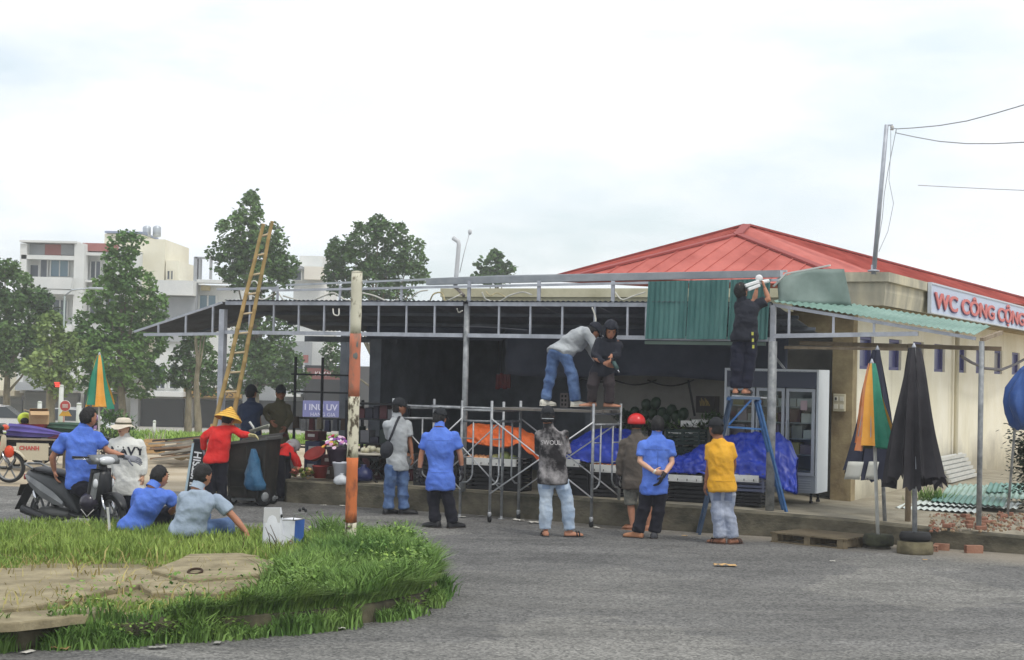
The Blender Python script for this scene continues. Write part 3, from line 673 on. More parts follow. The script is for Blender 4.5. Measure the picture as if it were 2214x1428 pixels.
    part('corner_sheet', mat('faded_green_sheet', srgb(104, 120, 114), 0.55, col2=srgb(126, 142, 136), scale=2), MB().slab(fn, 16, 8, eT * 0.004), True)
    for (a, b) in (((1672, 620), (1700, 592)), ((1700, 592), (1765, 580)), ((1765, 580), (1795, 574))):
        part('torn_edge', mat('pale_edge', srgb(204, 206, 202), 0.5), MB().bar(T(*a, .05), T(*b, .05), 0.05, 0.02))
    # right lean-to awning
    A0, A1 = T(1672, 655, 0), T(2110, 727, 0)
    part('awning_sheet', palegreen, corr(A0 + eZ * 0.02 - eT * .05, A1 - A0, eT * 1.15 + eZ * 0.15, 0.085, 0.010, nb=2))
    part('awning_chord', galv, MB().bar(A0 - eZ * 0.03, A1 - eZ * 0.035, 0.045, 0.045))
    c0, c1 = T(1674, 727, 0), T(1985, 722, 0)
    part('bottom_chord', galv, MB().bar(c0, c1, 0.06, 0.06))
    for u in (1706, 1802, 1890):
        p = T(u, 700, 0); s_ = st(p)[0]; k = (-s_) / 2.79; zt_ = A0.z + (A1.z - A0.z) * k - 0.05; kz = (-s_ + 0.0) / (-st(c1)[0]); zb_ = c0.z + (c1.z - c0.z) * min(kz, 1) + 0.03
        part('strut', galv, MB().box(S(s_, 0, (zt_ + zb_) / 2), (0.03, 0.03, zt_ - zb_), AX_S))
    wood = mat('old_timber', srgb(128, 112, 92), 0.85, col2=srgb(158, 144, 124), scale=5, aniso=(1, 1, 0.2))
    part('cross_rail', wood, MB().bar(S(-0.1, 1.0, 2.70), S(-2.95, 1.0, 2.66), 0.05, 0.06)); part('cross_rail', wood, MB().bar(S(-0.1, 0.25, 2.62), S(-1.9, 0.25, 2.62), 0.04, 0.04))
    part('side_post', oldgalv, MB().path([S(-2.86, 0.02, floor_z(6.2) - .02), S(-2.86, 0.02, 2.74)], 0.035, 10), True)
    part('side_post', wood, MB().path([S(-1.86, 0.3, floor_z(5.3) - .02), S(-1.86, 0.3, 2.70)], 0.04, 10), True)
    part('awning_tie', wood, MB().bar(S(-2.86, 0.02, 2.76), S(-2.86, 1.5, 2.90), 0.05, 0.05))
    MB().bar(T(1674, 770, 1.6), T(1715, 822, 1.6), 0.03, 0.03).build('diagonal_brace', oldgalv, o)
    # left lean-to awning
    L0, L1 = T(480, 655, 0), T(290, 718, 0)
    part('awning_sheet', darksheet, corr(L0 + eZ * .015, L1 - L0, eT * 2.0 - eZ * 0.02, 0.08, 0.010, nb=1))
    part('awning_chord', galv, MB().bar(L0, L1, 0.03, 0.035))
    part('bottom_chord', galv, MB().bar(T(482, 722, 0), T(312, 724, 0), 0.045, 0.05))
    for u in (343, 402, 460):
        p = T(u, 700, 0); s_ = st(p)[0]; k = (s_ - 9.42) / (st(L1)[0] - 9.42); zt_ = L0.z + (L1.z - L0.z) * k - .02
        part('strut', galv, MB().box(S(s_, 0, (zt_ + 2.70) / 2), (0.028, 0.028, zt_ - 2.70), AX_S))
    part('awning_purlin', darksheet, MB().bar(S(9.4, 1.3, 3.12), S(10.9, 1.3, 2.72), 0.04, 0.04))
    # loose wires and pipes on top of the cladding frame
    wm = mat('pale_wire', srgb(206, 204, 194), 0.6); wy = mat('yellowed_wire', srgb(190, 178, 140), 0.7)
    random.seed(3)
    def wire(px, m_, r=0.011, t=0.05):
        pts = [T(u, v, t + 0.08 * random.uniform(-1, 1)) for u, v in px]; fine = []
        for i in range(len(pts) - 1):
            a = pts[max(i - 1, 0)]; b = pts[i]; c = pts[i + 1]; d = pts[min(i + 2, len(pts) - 1)]
            for k in range(6):
                x = k / 6; fine.append(0.5 * ((2 * b) + (c - a) * x + (2 * a - 5 * b + 4 * c - d) * x * x + (3 * b - a - 3 * c + d) * x ** 3))
        fine.append(pts[-1]); MB().path(fine, r, 6).build('loose_wire', m_, o, True)
    wire([(612, 640), (640, 648), (668, 652), (700, 640), (722, 634), (745, 648), (770, 650)], wm, 0.014)
    wire([(600, 628), (615, 650), (650, 652)], wm); wire([(545, 640), (570, 648), (590, 636)], wm)
    wire([(784, 634), (810, 640), (840, 652), (862, 648)], wm, 0.013); wire([(885, 650), (905, 632), (925, 628)], wm)
    wire([(930, 650), (938, 636), (955, 634), (962, 652)], wy, 0.013); wire([(965, 652), (990, 640), (1000, 634)], wm)
    wire([(1042, 632), (1052, 648), (1080, 652), (1100, 640), (1130, 632), (1150, 638)], wm, 0.012); wire([(1050, 630), (1060, 640), (1075, 634), (1095, 644)], wy, 0.01)
    wire([(1330, 632), (1345, 648), (1370, 640), (1395, 632)], wm, 0.011); wire([(1280, 665), (1288, 690), (1284, 715)], wm, 0.012, -0.06)
    wire([(720, 668), (722, 680), (732, 682), (733, 668)], wm, 0.012, -0.05); wire([(988, 668), (992, 676), (1000, 672)], wm, 0.010, -0.05); wire([(540, 616), (548, 608), (556, 612), (562, 630)], wm, 0.012, -0.04)
    wire([(1000, 706), (1060, 708), (1140, 714)], mat('grey_cable', srgb(120, 122, 130), 0.6), 0.010, 0.4)
    return o
make_shed()
# ================================================================== behind the market: lawn, street, houses, trees
def tz(x, y): return terrain(x, y)
def base_at(u, d):
    p = D(u, 800, d); return Vector((p.x, d, tz(p.x, d)))
def make_far_ground():
    gm = mat('lawn_green', srgb(112, 134, 62), 0.95, col2=srgb(146, 160, 88), scale=0.5, detail=8, bump=0.4, bscale=6)
    xs = np.linspace(-22, 14, 25); ys = np.linspace(46.5, 66, 12); w = len(xs)
    P = [(x, y, terrain(x, y) + 0.03) for y in ys for x in xs]
    tag(MB().add(P, [(j * w + i, j * w + i + 1, (j + 1) * w + i + 1, (j + 1) * w + i) for j in range(len(ys) - 1) for i in range(w - 1)]).build('lawn', gm, smooth=True), kind='structure')
    n = 26000; x = rng.uniform(-21, 12, n); y = rng.uniform(46.5, 64, n); k = (x > -0.30 * y) & (x < -0.06 * y); x, y = x[k], y[k]
    kz = np.clip((y - 44) / 52, 0, 1); z = -2.35 * kz * kz * (3 - 2 * kz) - 0.02
    grass_field('lawn_grass', x, y, 0.22 + 0.1 * vnoise(x, y, 0.6), mat('far_grass_blade', srgb(112, 146, 64), 0.6, col2=srgb(150, 172, 84), scale=0.5, island=0.3), 'rough green grass on the open plot behind the market', wid=0.02, bend=0.6, z0=z)
    am = mat('far_asphalt', (0.13, 0.13, 0.13), 0.9, col2=(0.17, 0.17, 0.168), scale=0.6)
    xs = np.linspace(-60, 30, 31); ys = np.linspace(80, 97, 7); w = len(xs)
    P = [(x, y, terrain(x, y) + 0.06) for y in ys for x in xs]
    tag(MB().add(P, [(j * w + i, j * w + i + 1, (j + 1) * w + i + 1, (j + 1) * w + i) for j in range(len(ys) - 1) for i in range(w - 1)]).build('street', am, smooth=True), kind='structure')
    pm = mat('far_pavement', srgb(150, 146, 138), 0.9, col2=srgb(170, 166, 158), scale=1.5)
    P = MB().box((-16, 103, -2.35 + 0.1), (100, 12, 0.16)); tag(P.build('pavement', pm), kind='structure')
make_far_ground()

bark = mat('tree_bark', srgb(98, 90, 74), 0.95, col2=srgb(138, 130, 110), scale=5, bump=0.5, bscale=14, aniso=(1, 1, 0.4))
leafA = mat('leaf_dark_green', srgb(58, 86, 46), 0.65, col2=srgb(96, 124, 70), scale=0.35, island=0.26, spec=0.25)
leafB = mat('leaf_mid_green', srgb(68, 102, 50), 0.65, col2=srgb(110, 142, 74), scale=0.35, island=0.26, spec=0.25)
leafC = mat('leaf_yellow_green', srgb(100, 122, 70), 0.65, col2=srgb(132, 150, 92), scale=0.6, island=0.35, spec=0.25)
def tree(name, d, trunk_u, clumps, lm, label, leaf=0.21, dens=1.0, trunk_r=0.17, shrink=1.1, group='trees across the street'):
    b = base_at(trunk_u, d); o = thing(name, b, label, 'tree', group); mpp = d / FPX
    C = []; 
    tops = [D(u, v, d) for u, v, a, c in clumps]
    zc = max(p.z for p in tops)
    for (u, v, ru, rv), p in zip(clumps, tops):
        rx, rz = ru * mpp * shrink, rv * mpp * shrink; ry = (rx + rz) / 2 * 0.9
        yo = rng.uniform(-0.4, 0.4) * ry; n = int(dens * 190 * (rx * rz + rx * ry + ry * rz) / (leaf / 0.3) ** 2) + 40
        th = rng.uniform(0, 2 * math.pi, n); cz = rng.uniform(-1, 1, n); sr = np.sqrt(1 - cz * cz)
        nn = np.c_[sr * np.cos(th), sr * np.sin(th), cz]
        # lumpy surface: sub-clumps pull leaves into tufts
        k = max(7, int(n / 45)); tc = rng.normal(size=(k, 3)); tc /= np.linalg.norm(tc, axis=1)[:, None]; tr_ = rng.uniform(0.62, 1.12, k)
        which = np.argmax(nn @ tc.T, axis=1); rr = tr_[which] * rng.uniform(0.55, 1.05, n) ** 0.6
        q = nn * 0.72 + tc[which] * 0.28
        C.append(np.c_[p.x + q[:, 0] * rx * rr, p.y + yo + q[:, 1] * ry * rr, p.z + q[:, 2] * rz * rr])
    c = np.concatenate(C); n = len(c); az = rng.uniform(0, 6.283, n); el = rng.uniform(-0.9, 0.5, n); l = leaf * rng.uniform(0.6, 1.3, n)
    dd = np.c_[np.cos(az) * np.cos(el), np.sin(az) * np.cos(el), np.sin(el)]; ax2 = rng.normal(size=(n, 3)); sd = np.cross(dd, ax2); sd /= np.linalg.norm(sd, axis=1)[:, None]
    P, F = leaf_quads(c, dd, sd, l, l * 0.33)
    link('crown', tri_mesh('crown', P, F), lm, o)
    t = MB(); top = Vector((b.x + rng.uniform(-.3, .3), b.y, min(p.z for p in tops) * 0.35 + zc * 0.65))
    pts = [b.lerp(top, k / 6) + Vector((0.10 * nz((k, d, 0), 0.9), 0.10 * nz((k, 0, d), 0.9), 0)) * (1 if k else 0) - eZ * (0.15 if k == 0 else 0) for k in range(7)]
    t.path(pts, [trunk_r * (1.25 - 0.16 * k) for k in range(7)], 10); t.build('trunk', bark, o, True)
    for (u, v, ru, rv), p in zip(clumps, tops):
        s_ = pts[3] if p.z > pts[4].z else pts[2]
        mid = s_.lerp(p, 0.5) + Vector((0, 0, -0.2)); MB().path([s_, mid, p], [trunk_r * 0.42, trunk_r * 0.3, trunk_r * 0.12], 6).build('limb', bark, o, True)
    return o
tree('broadleaf_tree', 80, 20, [(20, 625, 62, 50), (60, 690, 62, 55), (-30, 680, 60, 70), (95, 655, 28, 36), (20, 755, 70, 55), (-30, 745, 60, 60), (80, 760, 42, 46), (10, 585, 40, 25)], leafA, 'broad dark tree at the far left edge, partly before the white house')
tree('columnar_tree', 76, 270, [(278, 535, 36, 34), (262, 590, 44, 42), (298, 618, 40, 38), (232, 640, 52, 40), (290, 690, 66, 50), (215, 712, 62, 48), (330, 735, 42, 44), (250, 775, 75, 50), (180, 752, 38, 46), (310, 815, 56, 42), (220, 828, 50, 38), (345, 660, 22, 26)], leafB, 'tall bushy tree with stepped crown, right of the white house')
tree('young_tree', 70, 112, [(112, 705, 34, 40), (150, 748, 30, 42), (100, 790, 48, 46), (140, 820, 34, 36)], leafC, 'young yellow-green tree with a pale trunk before the white house', trunk_r=0.2)
tree('conical_tree', 84, 555, [(541, 428, 18, 22), (540, 462, 32, 28), (520, 500, 46, 34), (575, 515, 40, 32), (500, 555, 44, 40), (560, 555, 60, 38), (610, 575, 40, 30), (550, 598, 78, 36), (590, 780, 62, 46), (540, 800, 50, 54), (625, 815, 40, 34), (560, 700, 70, 70)], leafA, 'tall cone-shaped tree behind the bamboo ladder')
tree('street_tree', 78, 410, [(420, 762, 44, 38), (396, 806, 40, 38), (452, 812, 36, 42), (430, 730, 30, 26)], leafA, 'low dark tree framed by the left awning of the shed')
tree('round_tree', 88, 812, [(818, 482, 20, 24), (790, 512, 42, 32), (848, 510, 36, 32), (730, 545, 30, 36), (768, 565, 52, 34), (830, 568, 54, 34), (888, 556, 34, 38), (905, 590, 26, 22), (720, 590, 30, 20), (735, 772, 36, 42), (800, 620, 90, 40)], leafA, 'round leafy tree rising over the middle of the shed')
tree('small_far_tree', 104, 1070, [(1072, 552, 16, 18), (1056, 578, 28, 18), (1088, 580, 24, 18), (1070, 600, 42, 16)], leafA, 'small tree top showing above the gutter near the bent lamp pipe', leaf=0.34)
tree('slender_tree', 74, 432, [(438, 690, 14, 20), (445, 712, 22, 18)], leafC, 'slender pale-trunked street tree beside the yellow shop sign', trunk_r=0.15)

# ---- houses across the street
GL = mat('house_glass', srgb(96, 124, 140), 0.15, spec=0.5, col2=srgb(112, 138, 152), scale=0.4); GD = mat('dark_house_glass', srgb(74, 82, 92), 0.2, spec=0.5)
WH = mat('white_house_paint', srgb(206, 208, 206), 0.85, col2=srgb(222, 222, 218), scale=0.5, detail=7); CRM = mat('cream_house_paint', srgb(218, 212, 190), 0.85, col2=srgb(230, 225, 206), scale=0.5)
GRY = mat('grey_house_paint', srgb(150, 154, 158), 0.85, col2=srgb(166, 168, 170), scale=0.6); REDB = mat('red_band', srgb(150, 92, 88), 0.8, col2=srgb(164, 110, 106), scale=0.6)
SHUT = mat('rolling_shutter', srgb(92, 94, 92), 0.6, col2=srgb(112, 112, 108), scale=0.8, aniso=(0.2, 0.2, 6)); DKI = mat('painted_shop_shade', srgb(44, 44, 48), 0.8)  # flat dark colour stands in for shade in the far shops
class House:
    def __init__(s, name, u0, u1, vt, d, label, wall, depth=9):
        s.d = d; s.z0 = tz(0, d) + 0.05; a, b = D(u0, vt, d), D(u1, vt, d); s.o = thing(name, Vector(((a.x + b.x) / 2, d, s.z0)), label, 'house')
        MB().box(((a.x + b.x) / 2, d + depth / 2 + 0.9, (a.z + s.z0) / 2), (b.x - a.x - 0.02, depth, a.z - s.z0)).build('wall', wall, s.o)
    def blk(s, nm, u0, v0, u1, v1, m_, y0=0.0, y1=0.88, parent=None):
        """block between pixel corners, front face y0 m behind the house line, back face y1"""
        a, b = D(u0, v0, s.d), D(u1, v1, s.d); z1 = max(b.z, s.z0) if v1 > 900 else b.z
        return MB().box(((a.x + b.x) / 2, s.d + (y0 + y1) / 2, (a.z + z1) / 2), (abs(b.x - a.x), y1 - y0, abs(a.z - z1))).build(nm, m_, parent or s.o)
    def win(s, u0, v0, u1, v1, glass=None, fr=None, n=1, y=0.80):
        w = s.blk('window', u0, v0, u1, v1, glass or GD, y, y + 0.06); k = 1.6
        fm = fr or WH
        for a in ((u0 - k, v0 - k, u1 + k, v0), (u0 - k, v1, u1 + k, v1 + k), (u0 - k, v0, u0, v1), (u1, v0, u1 + k, v1)): s.blk('frame', *a, fm, y - 0.06, y + 0.05, w)
        for i in range(1, n): x = u0 + (u1 - u0) * i / n; s.blk('mullion', x - .6, v0, x + .6, v1, fm, y - 0.04, y - 0.002, w)
        return w
h = House('white_house', 47, 166, 524, 112, 'white three-storey house with blue panes and a grey-red top band, at left', WH)
h.blk('cornice', 45, 520, 168, 527, WH, -0.3, 0.9); h.blk('top_band', 50, 527, 92, 551, GRY, 0.55, .89); h.blk('top_band', 92.3, 527, 127, 551, REDB, 0.55, .89); h.blk('top_band', 127.3, 527, 162, 551, GRY, 0.55, .89)
h.blk('slab', 47, 551.3, 166, 563, WH, -0.1, .9); h.blk('pier', 162.5, 527, 175, 850, WH, -0.15, .9); h.blk('pier', 45, 527, 49.8, 850, WH, -0.1, .9)
h.win(58, 572, 76, 606, GD); h.win(80, 560, 95, 612, GD); h.win(103, 562, 141, 597, GL, n=2); h.win(153, 574, 158, 596, GD); h.blk('balcony', 78, 600, 162, 627, WH, -0.9, .0); h.blk('slab', 49.9, 627.3, 162.3, 638, WH, -0.9, .9)
h.win(92, 648, 138, 690, GD, n=3); h.win(150, 648, 157, 664, GD); h.win(150, 668, 157, 684, GD); h.blk('balcony', 50, 700, 162, 722, WH, -0.9, 0); h.blk('slab', 49.9, 722.3, 162.3, 732, WH, -0.9, .9)
h.win(70, 750, 100, 795, GD, n=2); h.win(115, 750, 150, 795, GD, n=2); h.blk('canopy', 44, 826, 176, 846, GRY, -1.2, .9); h.blk('shop_front', 50, 847, 160, 940, SHUT, 0.5, .88)
h = House('red_band_house', 176, 250, 527, 112.5, 'narrow house with a dull red parapet band beside the white house', WH)
h.blk('top_band', 177, 525, 250, 544, REDB, 0.2, .89); h.blk('slab', 176.5, 546, 250, 554, WH, -.2, .9); h.win(190, 564, 211, 600, GD, n=2); h.blk('slab', 176.5, 606, 250, 612, WH, -.2, .9); h.win(188, 640, 212, 690, GD, n=2); h.win(222, 640, 244, 690, GD); h.win(188, 750, 240, 800, GD, n=3)
h.blk('shop_front', 178, 848, 250, 940, DKI, 0.5, .88)
sg = thing('shop_board', D(178, 845, 111.5), 'white shop board with dark letters left of the striped parasol', 'sign'); a, b = D(160, 820, 111.2), D(196, 845, 111.2)
MB().box(((a.x + b.x) / 2, 111.2, (a.z + b.z) / 2), (b.x - a.x, .12, a.z - b.z)).build('board', mat('board_white', srgb(190, 188, 180), .6), sg)
text('Lẻ', 0.75, Vector((a.x + .1, 111.12, b.z + .2)), face_rot((1, 0, 0)), mat('board_letter', srgb(60, 58, 60), .6), sg, .01, sx=1.1)
h = House('cream_tower_house', 219, 352, 513, 120, 'cream house with a blue roof room and two steel water tanks', CRM)
h.blk('roof_room', 219, 503, 300, 513, CRM, 1, 6); h.blk('roof', 222, 498, 302, 504, mat('blue_roof', srgb(128, 138, 160), .6), .6, 6.4); h.blk('side_wing', 352.3, 562, 371, 930, CRM, 1, 8); h.win(357, 585, 362, 603, GD, CRM); h.win(365, 585, 369, 603, GD, CRM)
stl = mat('tank_steel', srgb(176, 182, 188), 0.35, metal=0.6)
for i, u in enumerate((317, 339)):
    p = D(u, 513, 123); t_ = thing('water_tank', p, ['left', 'right'][i] + ' one of two steel water tanks on the cream house roof', 'water tank', 'steel tanks on the cream house')
    MB().lathe([(0.22, 0.0), (0.30, 0.05), (0.30, 0.72), (0.22, 0.8), (0.08, 0.84)], p, n=14).build('tank', stl, t_, True)
    for k in range(3): MB().lathe([(0.302, .15 + .22 * k), (0.316, .17 + .22 * k), (0.302, .19 + .22 * k)], p, n=14, cap=False).build('band', stl, t_, True)
h = House('low_white_house', 332, 418, 606, 113, 'low white house with a deep beam over a grey porch', WH)
h.blk('beam', 330, 606, 420, 640, WH, -0.4, .9); h.blk('recess', 334, 641, 416, 740, GRY, 0.6, .89); h.win(374, 650, 386, 722, GD); h.win(392, 650, 404, 722, GD); h.win(345, 650, 362, 722, GD); h.blk('slab', 284, 845, 402, 858, WH, -1.2, .9); h.blk('shop_front', 302, 862, 392, 940, DKI, .5, .88); h.blk('pier', 284, 859, 298, 940, GRY, -.2, .9); h.win(318, 790, 352, 840, GD, n=3); h.win(362, 790, 380, 840, GD)
h = House('frame_house', 420, 520, 615, 114, 'grey post house with a roof frame and teal window behind the ladder', WH)
for a in ((421, 556, 424, 725), (424, 556, 472, 561), (432, 561, 434.5, 604), (455, 561, 457, 604)): h.blk('roof_frame', *a, GRY, -.3, .3)
h.blk('beam', 424.5, 605, 520, 614, WH, -.3, .9); h.blk('ochre_band', 432, 617, 450, 628, mat('ochre_band', srgb(190, 176, 134), .8), .4, .88); h.win(426, 638, 462, 715, GL, n=2); h.blk('slab', 402.5, 838, 522, 864, mat('shop_beam', srgb(120, 104, 70), .8), -.9, .9); h.blk('shop_front', 404, 865, 520, 940, DKI, .5, .88); h.blk('pier', 403, 866, 412, 940, GRY, -.4, .5)
sg = thing('yellow_shop_sign', D(460, 852, 112.9), 'yellow shop sign with round dark letters left of the ladder foot', 'sign'); a, b = D(404, 842, 112.8), D(522, 861, 112.8)
MB().box(((a.x + b.x) / 2, 112.8, (a.z + b.z) / 2), (b.x - a.x, .12, a.z - b.z)).build('board', mat('yellow_board', srgb(186, 150, 66), .6, col2=srgb(160, 122, 60), scale=.5), sg)
MB().add([D(407, 845, 112.7), D(414, 845, 112.7), D(411, 859, 112.7)], [(0, 1, 2)]).build('arrow_mark', mat('orange_mark', srgb(224, 150, 40), .6), sg)
text('GOODS', 0.62, Vector((D(416, 858, 112.7).x, 112.72, D(416, 857, 112.7).z)), face_rot((1, 0, 0)), mat('sign_dark', srgb(60, 40, 30), .6), sg, .01, sx=1.25)
h = House('balcony_house', 523, 655, 735, 113.5, 'house with a white railed balcony seen under the shed roof', GRY)
h.blk('balcony', 600, 851, 655, 858, WH, -1.2, .9); 
for i in range(5): h.blk('rail', 600, 829 + i * 4.4, 655, 830.4 + i * 4.4, WH, -1.2, -1.12)
for u in (600, 618, 636, 653): h.blk('baluster', u, 827, u + 1.6, 850.8, WH, -1.1, -1.02)
h.blk('shop_front', 530, 866, 650, 940, DKI, .5, .88); h.win(560, 770, 590, 820, GD, n=2); h.win(640, 770, 652, 820, GD); h.blk('red_sign_box', 659, 768, 669, 785, REDB, -1, -.6)
h = House('stepped_house', 632, 700, 575, 118, 'pale stepped house behind the left end of the gutter', WH)
h.blk('upper_room', 640, 549, 690, 574.7, WH, 2, 7); h.win(619, 585, 652, 606, GD, n=2, y=-.2); h.blk('porch_roof', 612, 576, 655, 584, GRY, -1.2, .85); h.blk('ribbed_wing', 660, 577, 698, 606, mat('warm_white', srgb(224, 218, 206), .8), -.5, .85)
h = House('billboard_house', 656, 775, 790, 111, 'shop house with red and blue boards seen between the shed posts', DKI)
sg = thing('red_shop_board', D(720, 812, 110), 'red-brown shop board with white letters seen under the shed', 'sign'); a, b = D(662, 796, 109.8), D(760, 822, 109.8)
MB().box(((a.x + b.x) / 2, 109.8, (a.z + b.z) / 2), (b.x - a.x, .12, a.z - b.z)).build('board', mat('red_board', srgb(120, 70, 66), .6), sg)
text('KHOA.HỌC', 0.42, Vector((D(680, 814, 109.7).x, 109.72, D(680, 813, 109.7).z)), face_rot((1, 0, 0)), mat('board_letter_white', srgb(220, 214, 214), .6), sg, .01)
sg = thing('blue_white_banner', D(700, 905, 109), 'white banner with blue letters hung below the red board', 'banner'); a, b = D(655, 866, 108.8), D(735, 903, 108.8)
MB().box(((a.x + b.x) / 2, 108.8, (a.z + b.z) / 2), (b.x - a.x, .05, a.z - b.z)).build('cloth', mat('banner_white', srgb(104, 106, 160), .7), sg)
bl = mat('banner_blue', srgb(196, 196, 216), .7)
text('I INU UV IN', 0.56, Vector((a.x + .1, 108.75, b.z + .45)), face_rot((1, 0, 0)), bl, sg, .01, bold=.01); text('HANG GIA', 0.34, Vector((a.x + .5, 108.75, b.z + .05)), face_rot((1, 0, 0)), bl, sg, .01)
h = House('beige_shop', -110, 44, 700, 112, 'beige shop house at the far left edge of the street', CRM)
h.blk('canopy', -110, 842, 43, 856, mat('beige_canopy', srgb(172, 162, 138), .8), -1.3, .9); h.blk('shop_front', -100, 858, 40, 940, SHUT, .5, .88); h.win(-60, 740, 0, 800, GD, n=3)

# ---- parked cars
def car(name, u, d, label, yaw=0.0):
    b = base_at(u, d); b.z += 0.06; o = thing(name, b, label, 'car', 'white cars parked across the street')
    paint = mat('white_car_paint', srgb(214, 216, 220), 0.25, spec=0.5, coat=0.5); gl = mat('car_glass', srgb(40, 46, 52), 0.1, spec=0.6); blk = mat('tyre_rubber', (0.02, 0.02, 0.02), 0.8); rim = mat('alloy_rim', srgb(170, 172, 176), 0.3, metal=0.8)
    Rm = rotz(yaw)
    def W(x, y, z): return b + Rm @ Vector((x, y, z))
    low = [(-2.1, .32), (-2.12, .62), (-2.0, .86), (-1.2, .93), (1.0, .93), (1.75, .82), (2.08, .66), (2.1, .32)]
    m = MB(); m.loft([[W(x, y * k, z if y else z) for x, z in low] for y, k in ((-.82, 1), (-.86, 1), (.86, 1), (.82, 1))]); m.build('body', paint, o, False, bevel=0.03)
    cab = [(-1.75, .93, 0), (-1.25, 1.42, .12), (-.2, 1.5, .14), (.45, 1.42, .12), (1.1, .93, 0)]
    MB().loft([[W(x, -.8 + i, z) for x, z, i in cab], [W(x, .8 - i, z) for x, z, i in cab]]).build('cabin', gl, o)
    MB().loft([[W(x, -.68, z) for x, z in ((-1.2, 1.43), (-.2, 1.515), (.42, 1.43), (.4, 1.39), (-.2, 1.47), (-1.15, 1.39))], [W(x, .68, z) for x, z in ((-1.2, 1.43), (-.2, 1.515), (.42, 1.43), (.4, 1.39), (-.2, 1.47), (-1.15, 1.39))]]).build('roof', paint, o)
    for x in (-.35, ): MB().bar(W(x, -.81, .93), W(x + .03, -.67, 1.46), .09, .03).build('door_pillar', paint, o)
    for x in (-1.3, 1.3):
        for y in (-.8, .8):
            t_ = MB().lathe([(.2, -.1), (.31, -.1), (.33, -.05), (.33, .05), (.31, .1), (.2, .1)], W(x, y, .33), Rm @ Vector((0, 1, 0)), 18).build('wheel', blk, o, True)
            MB().lathe([(.05, -.11), (.2, -.105), (.2, .105), (.05, .11)], W(x, y, .33), Rm @ Vector((0, 1, 0)), 14).build('rim', rim, t_)
    for y in (-.6, .6):
        MB().box(W(2.06, y, .68), (.08, .3, .14), Rm).build('headlight', mat('lamp_glass', srgb(200, 204, 208), .15), o); MB().box(W(-2.08, y, .74), (.08, .28, .16), Rm).build('tail_light', mat('red_lamp', srgb(130, 30, 28), .3), o)
    return o
car('parked_car', -2, 74, 'white car cut by the left edge of the picture', R_(8)); car('parked_car', 160, 76, 'white car behind the purple folded parasols and white posts', R_(-6))
# ---- street furniture
wp = mat('white_post_paint', srgb(208, 210, 206), .6, col2=srgb(190, 190, 184), scale=4)
for u, v0, v1, r_, d, lab in ((84, 872, 905, .085, 60, 'short white post right of the cardboard box'), (168, 876, 925, .085, 52, 'white post behind the shoulder of the scooter rider'), (331, 914, 948, .05, 50, 'short white post standing in the rough grass'), (130, 836, 905, .10, 66, 'taller white pole under the red lit sign')):
    p = D(u, v1 + 25, d); p.z = min(p.z, tz(p.x, d)); q = D(u + (2 if u < 100 else 3), v0, d); o = thing('white_post', Vector((p.x, d, tz(p.x, d))), lab, 'post')
    MB().path([Vector((p.x, d, tz(p.x, d) - .1)), q], [r_, r_ * .9], 10).build('shaft', wp, o, True); MB().lathe([(r_ * .95, 0), (r_ * .95, .04), (r_ * .5, .07)], q, n=10).build('cap', wp, o, True)
def road_sign():
    d = 62; c = D(142, 878, d); b = base_at(141, d); o = thing('road_sign', b, 'round red road sign with a yellow triangle plate on a striped pole', 'sign')
    MB().path([b, Vector((b.x, d, c.z + .15))], .035, 8).build('pole', mat('pole_redwhite', srgb(196, 150, 146), .6), o, True)
    rr = .19
    MB().lathe([(rr, 0), (rr, .015)], c - Vector((0, .06, 0)), (0, -1, 0), 20).build('disc', mat('sign_red', srgb(176, 60, 62), .5), o); MB().lathe([(rr + .02, 0), (rr + .02, .01), (rr, .012), (rr, 0)], c - Vector((0, .058, 0)), (0, -1, 0), 20, cap=False).build('rim', mat('sign_white', srgb(214, 208, 206), .5), o)
    for k in (-.045, 0, .045): MB().box(c + Vector((0, -.085, k)), (.2, .012, .022)).build('stripe', mat('sign_white', (1, 1, 1)), o)
    t = D(142, 893, d); MB().loft([[t + Vector((x, -.05, z)) for x, z in ((-.24, -.12), (.24, -.12), (0, .22))], [t + Vector((x, -.035, z)) for x, z in ((-.24, -.12), (.24, -.12), (0, .22))]]).build('triangle_plate', mat('sign_yellow', srgb(206, 150, 46), .5), o)
road_sign()
def led_sign():
    d = 66; c = D(124, 832, d); o = thing('lit_red_sign', c, 'small red lit sign high on the white pole', 'sign'); MB().box(c, (.26, .12, .24)).build('housing', mat('sign_housing', srgb(80, 30, 30), .6), o)
    for i in range(3): MB().box(c + Vector((0.02 * i, -.065, .07 - .07 * i)), (.20, .012, .045)).build('lamp_row', mat('led_red', (0.8, .05, .03), .5, emit=(1, .09, .06, 1.1)), o)
    MB().bar(c + Vector((.13, 0, 0)), D(131, 838, d), .03, .03).build('bracket', wp, o)
led_sign()
def lamp_pole():
    d = 70; b = base_at(133, d); t = D(140, 640, d); o = thing('street_lamp', b, 'thin tall street lamp pole between the two left trees', 'street lamp')
    MB().path([b, t], [.07, .04], 8).build('pole', mat('lamp_pole_grey', srgb(150, 160, 158), .5, metal=.3), o, True); MB().path([t, t + Vector((.3, 0, .25)), t + Vector((1.1, 0, .35))], .035, 8).build('arm', galv, o, True); MB().box(t + Vector((1.3, 0, .34)), (.6, .2, .1)).build('lamp_head', galv, o, bevel=.02)
lamp_pole()
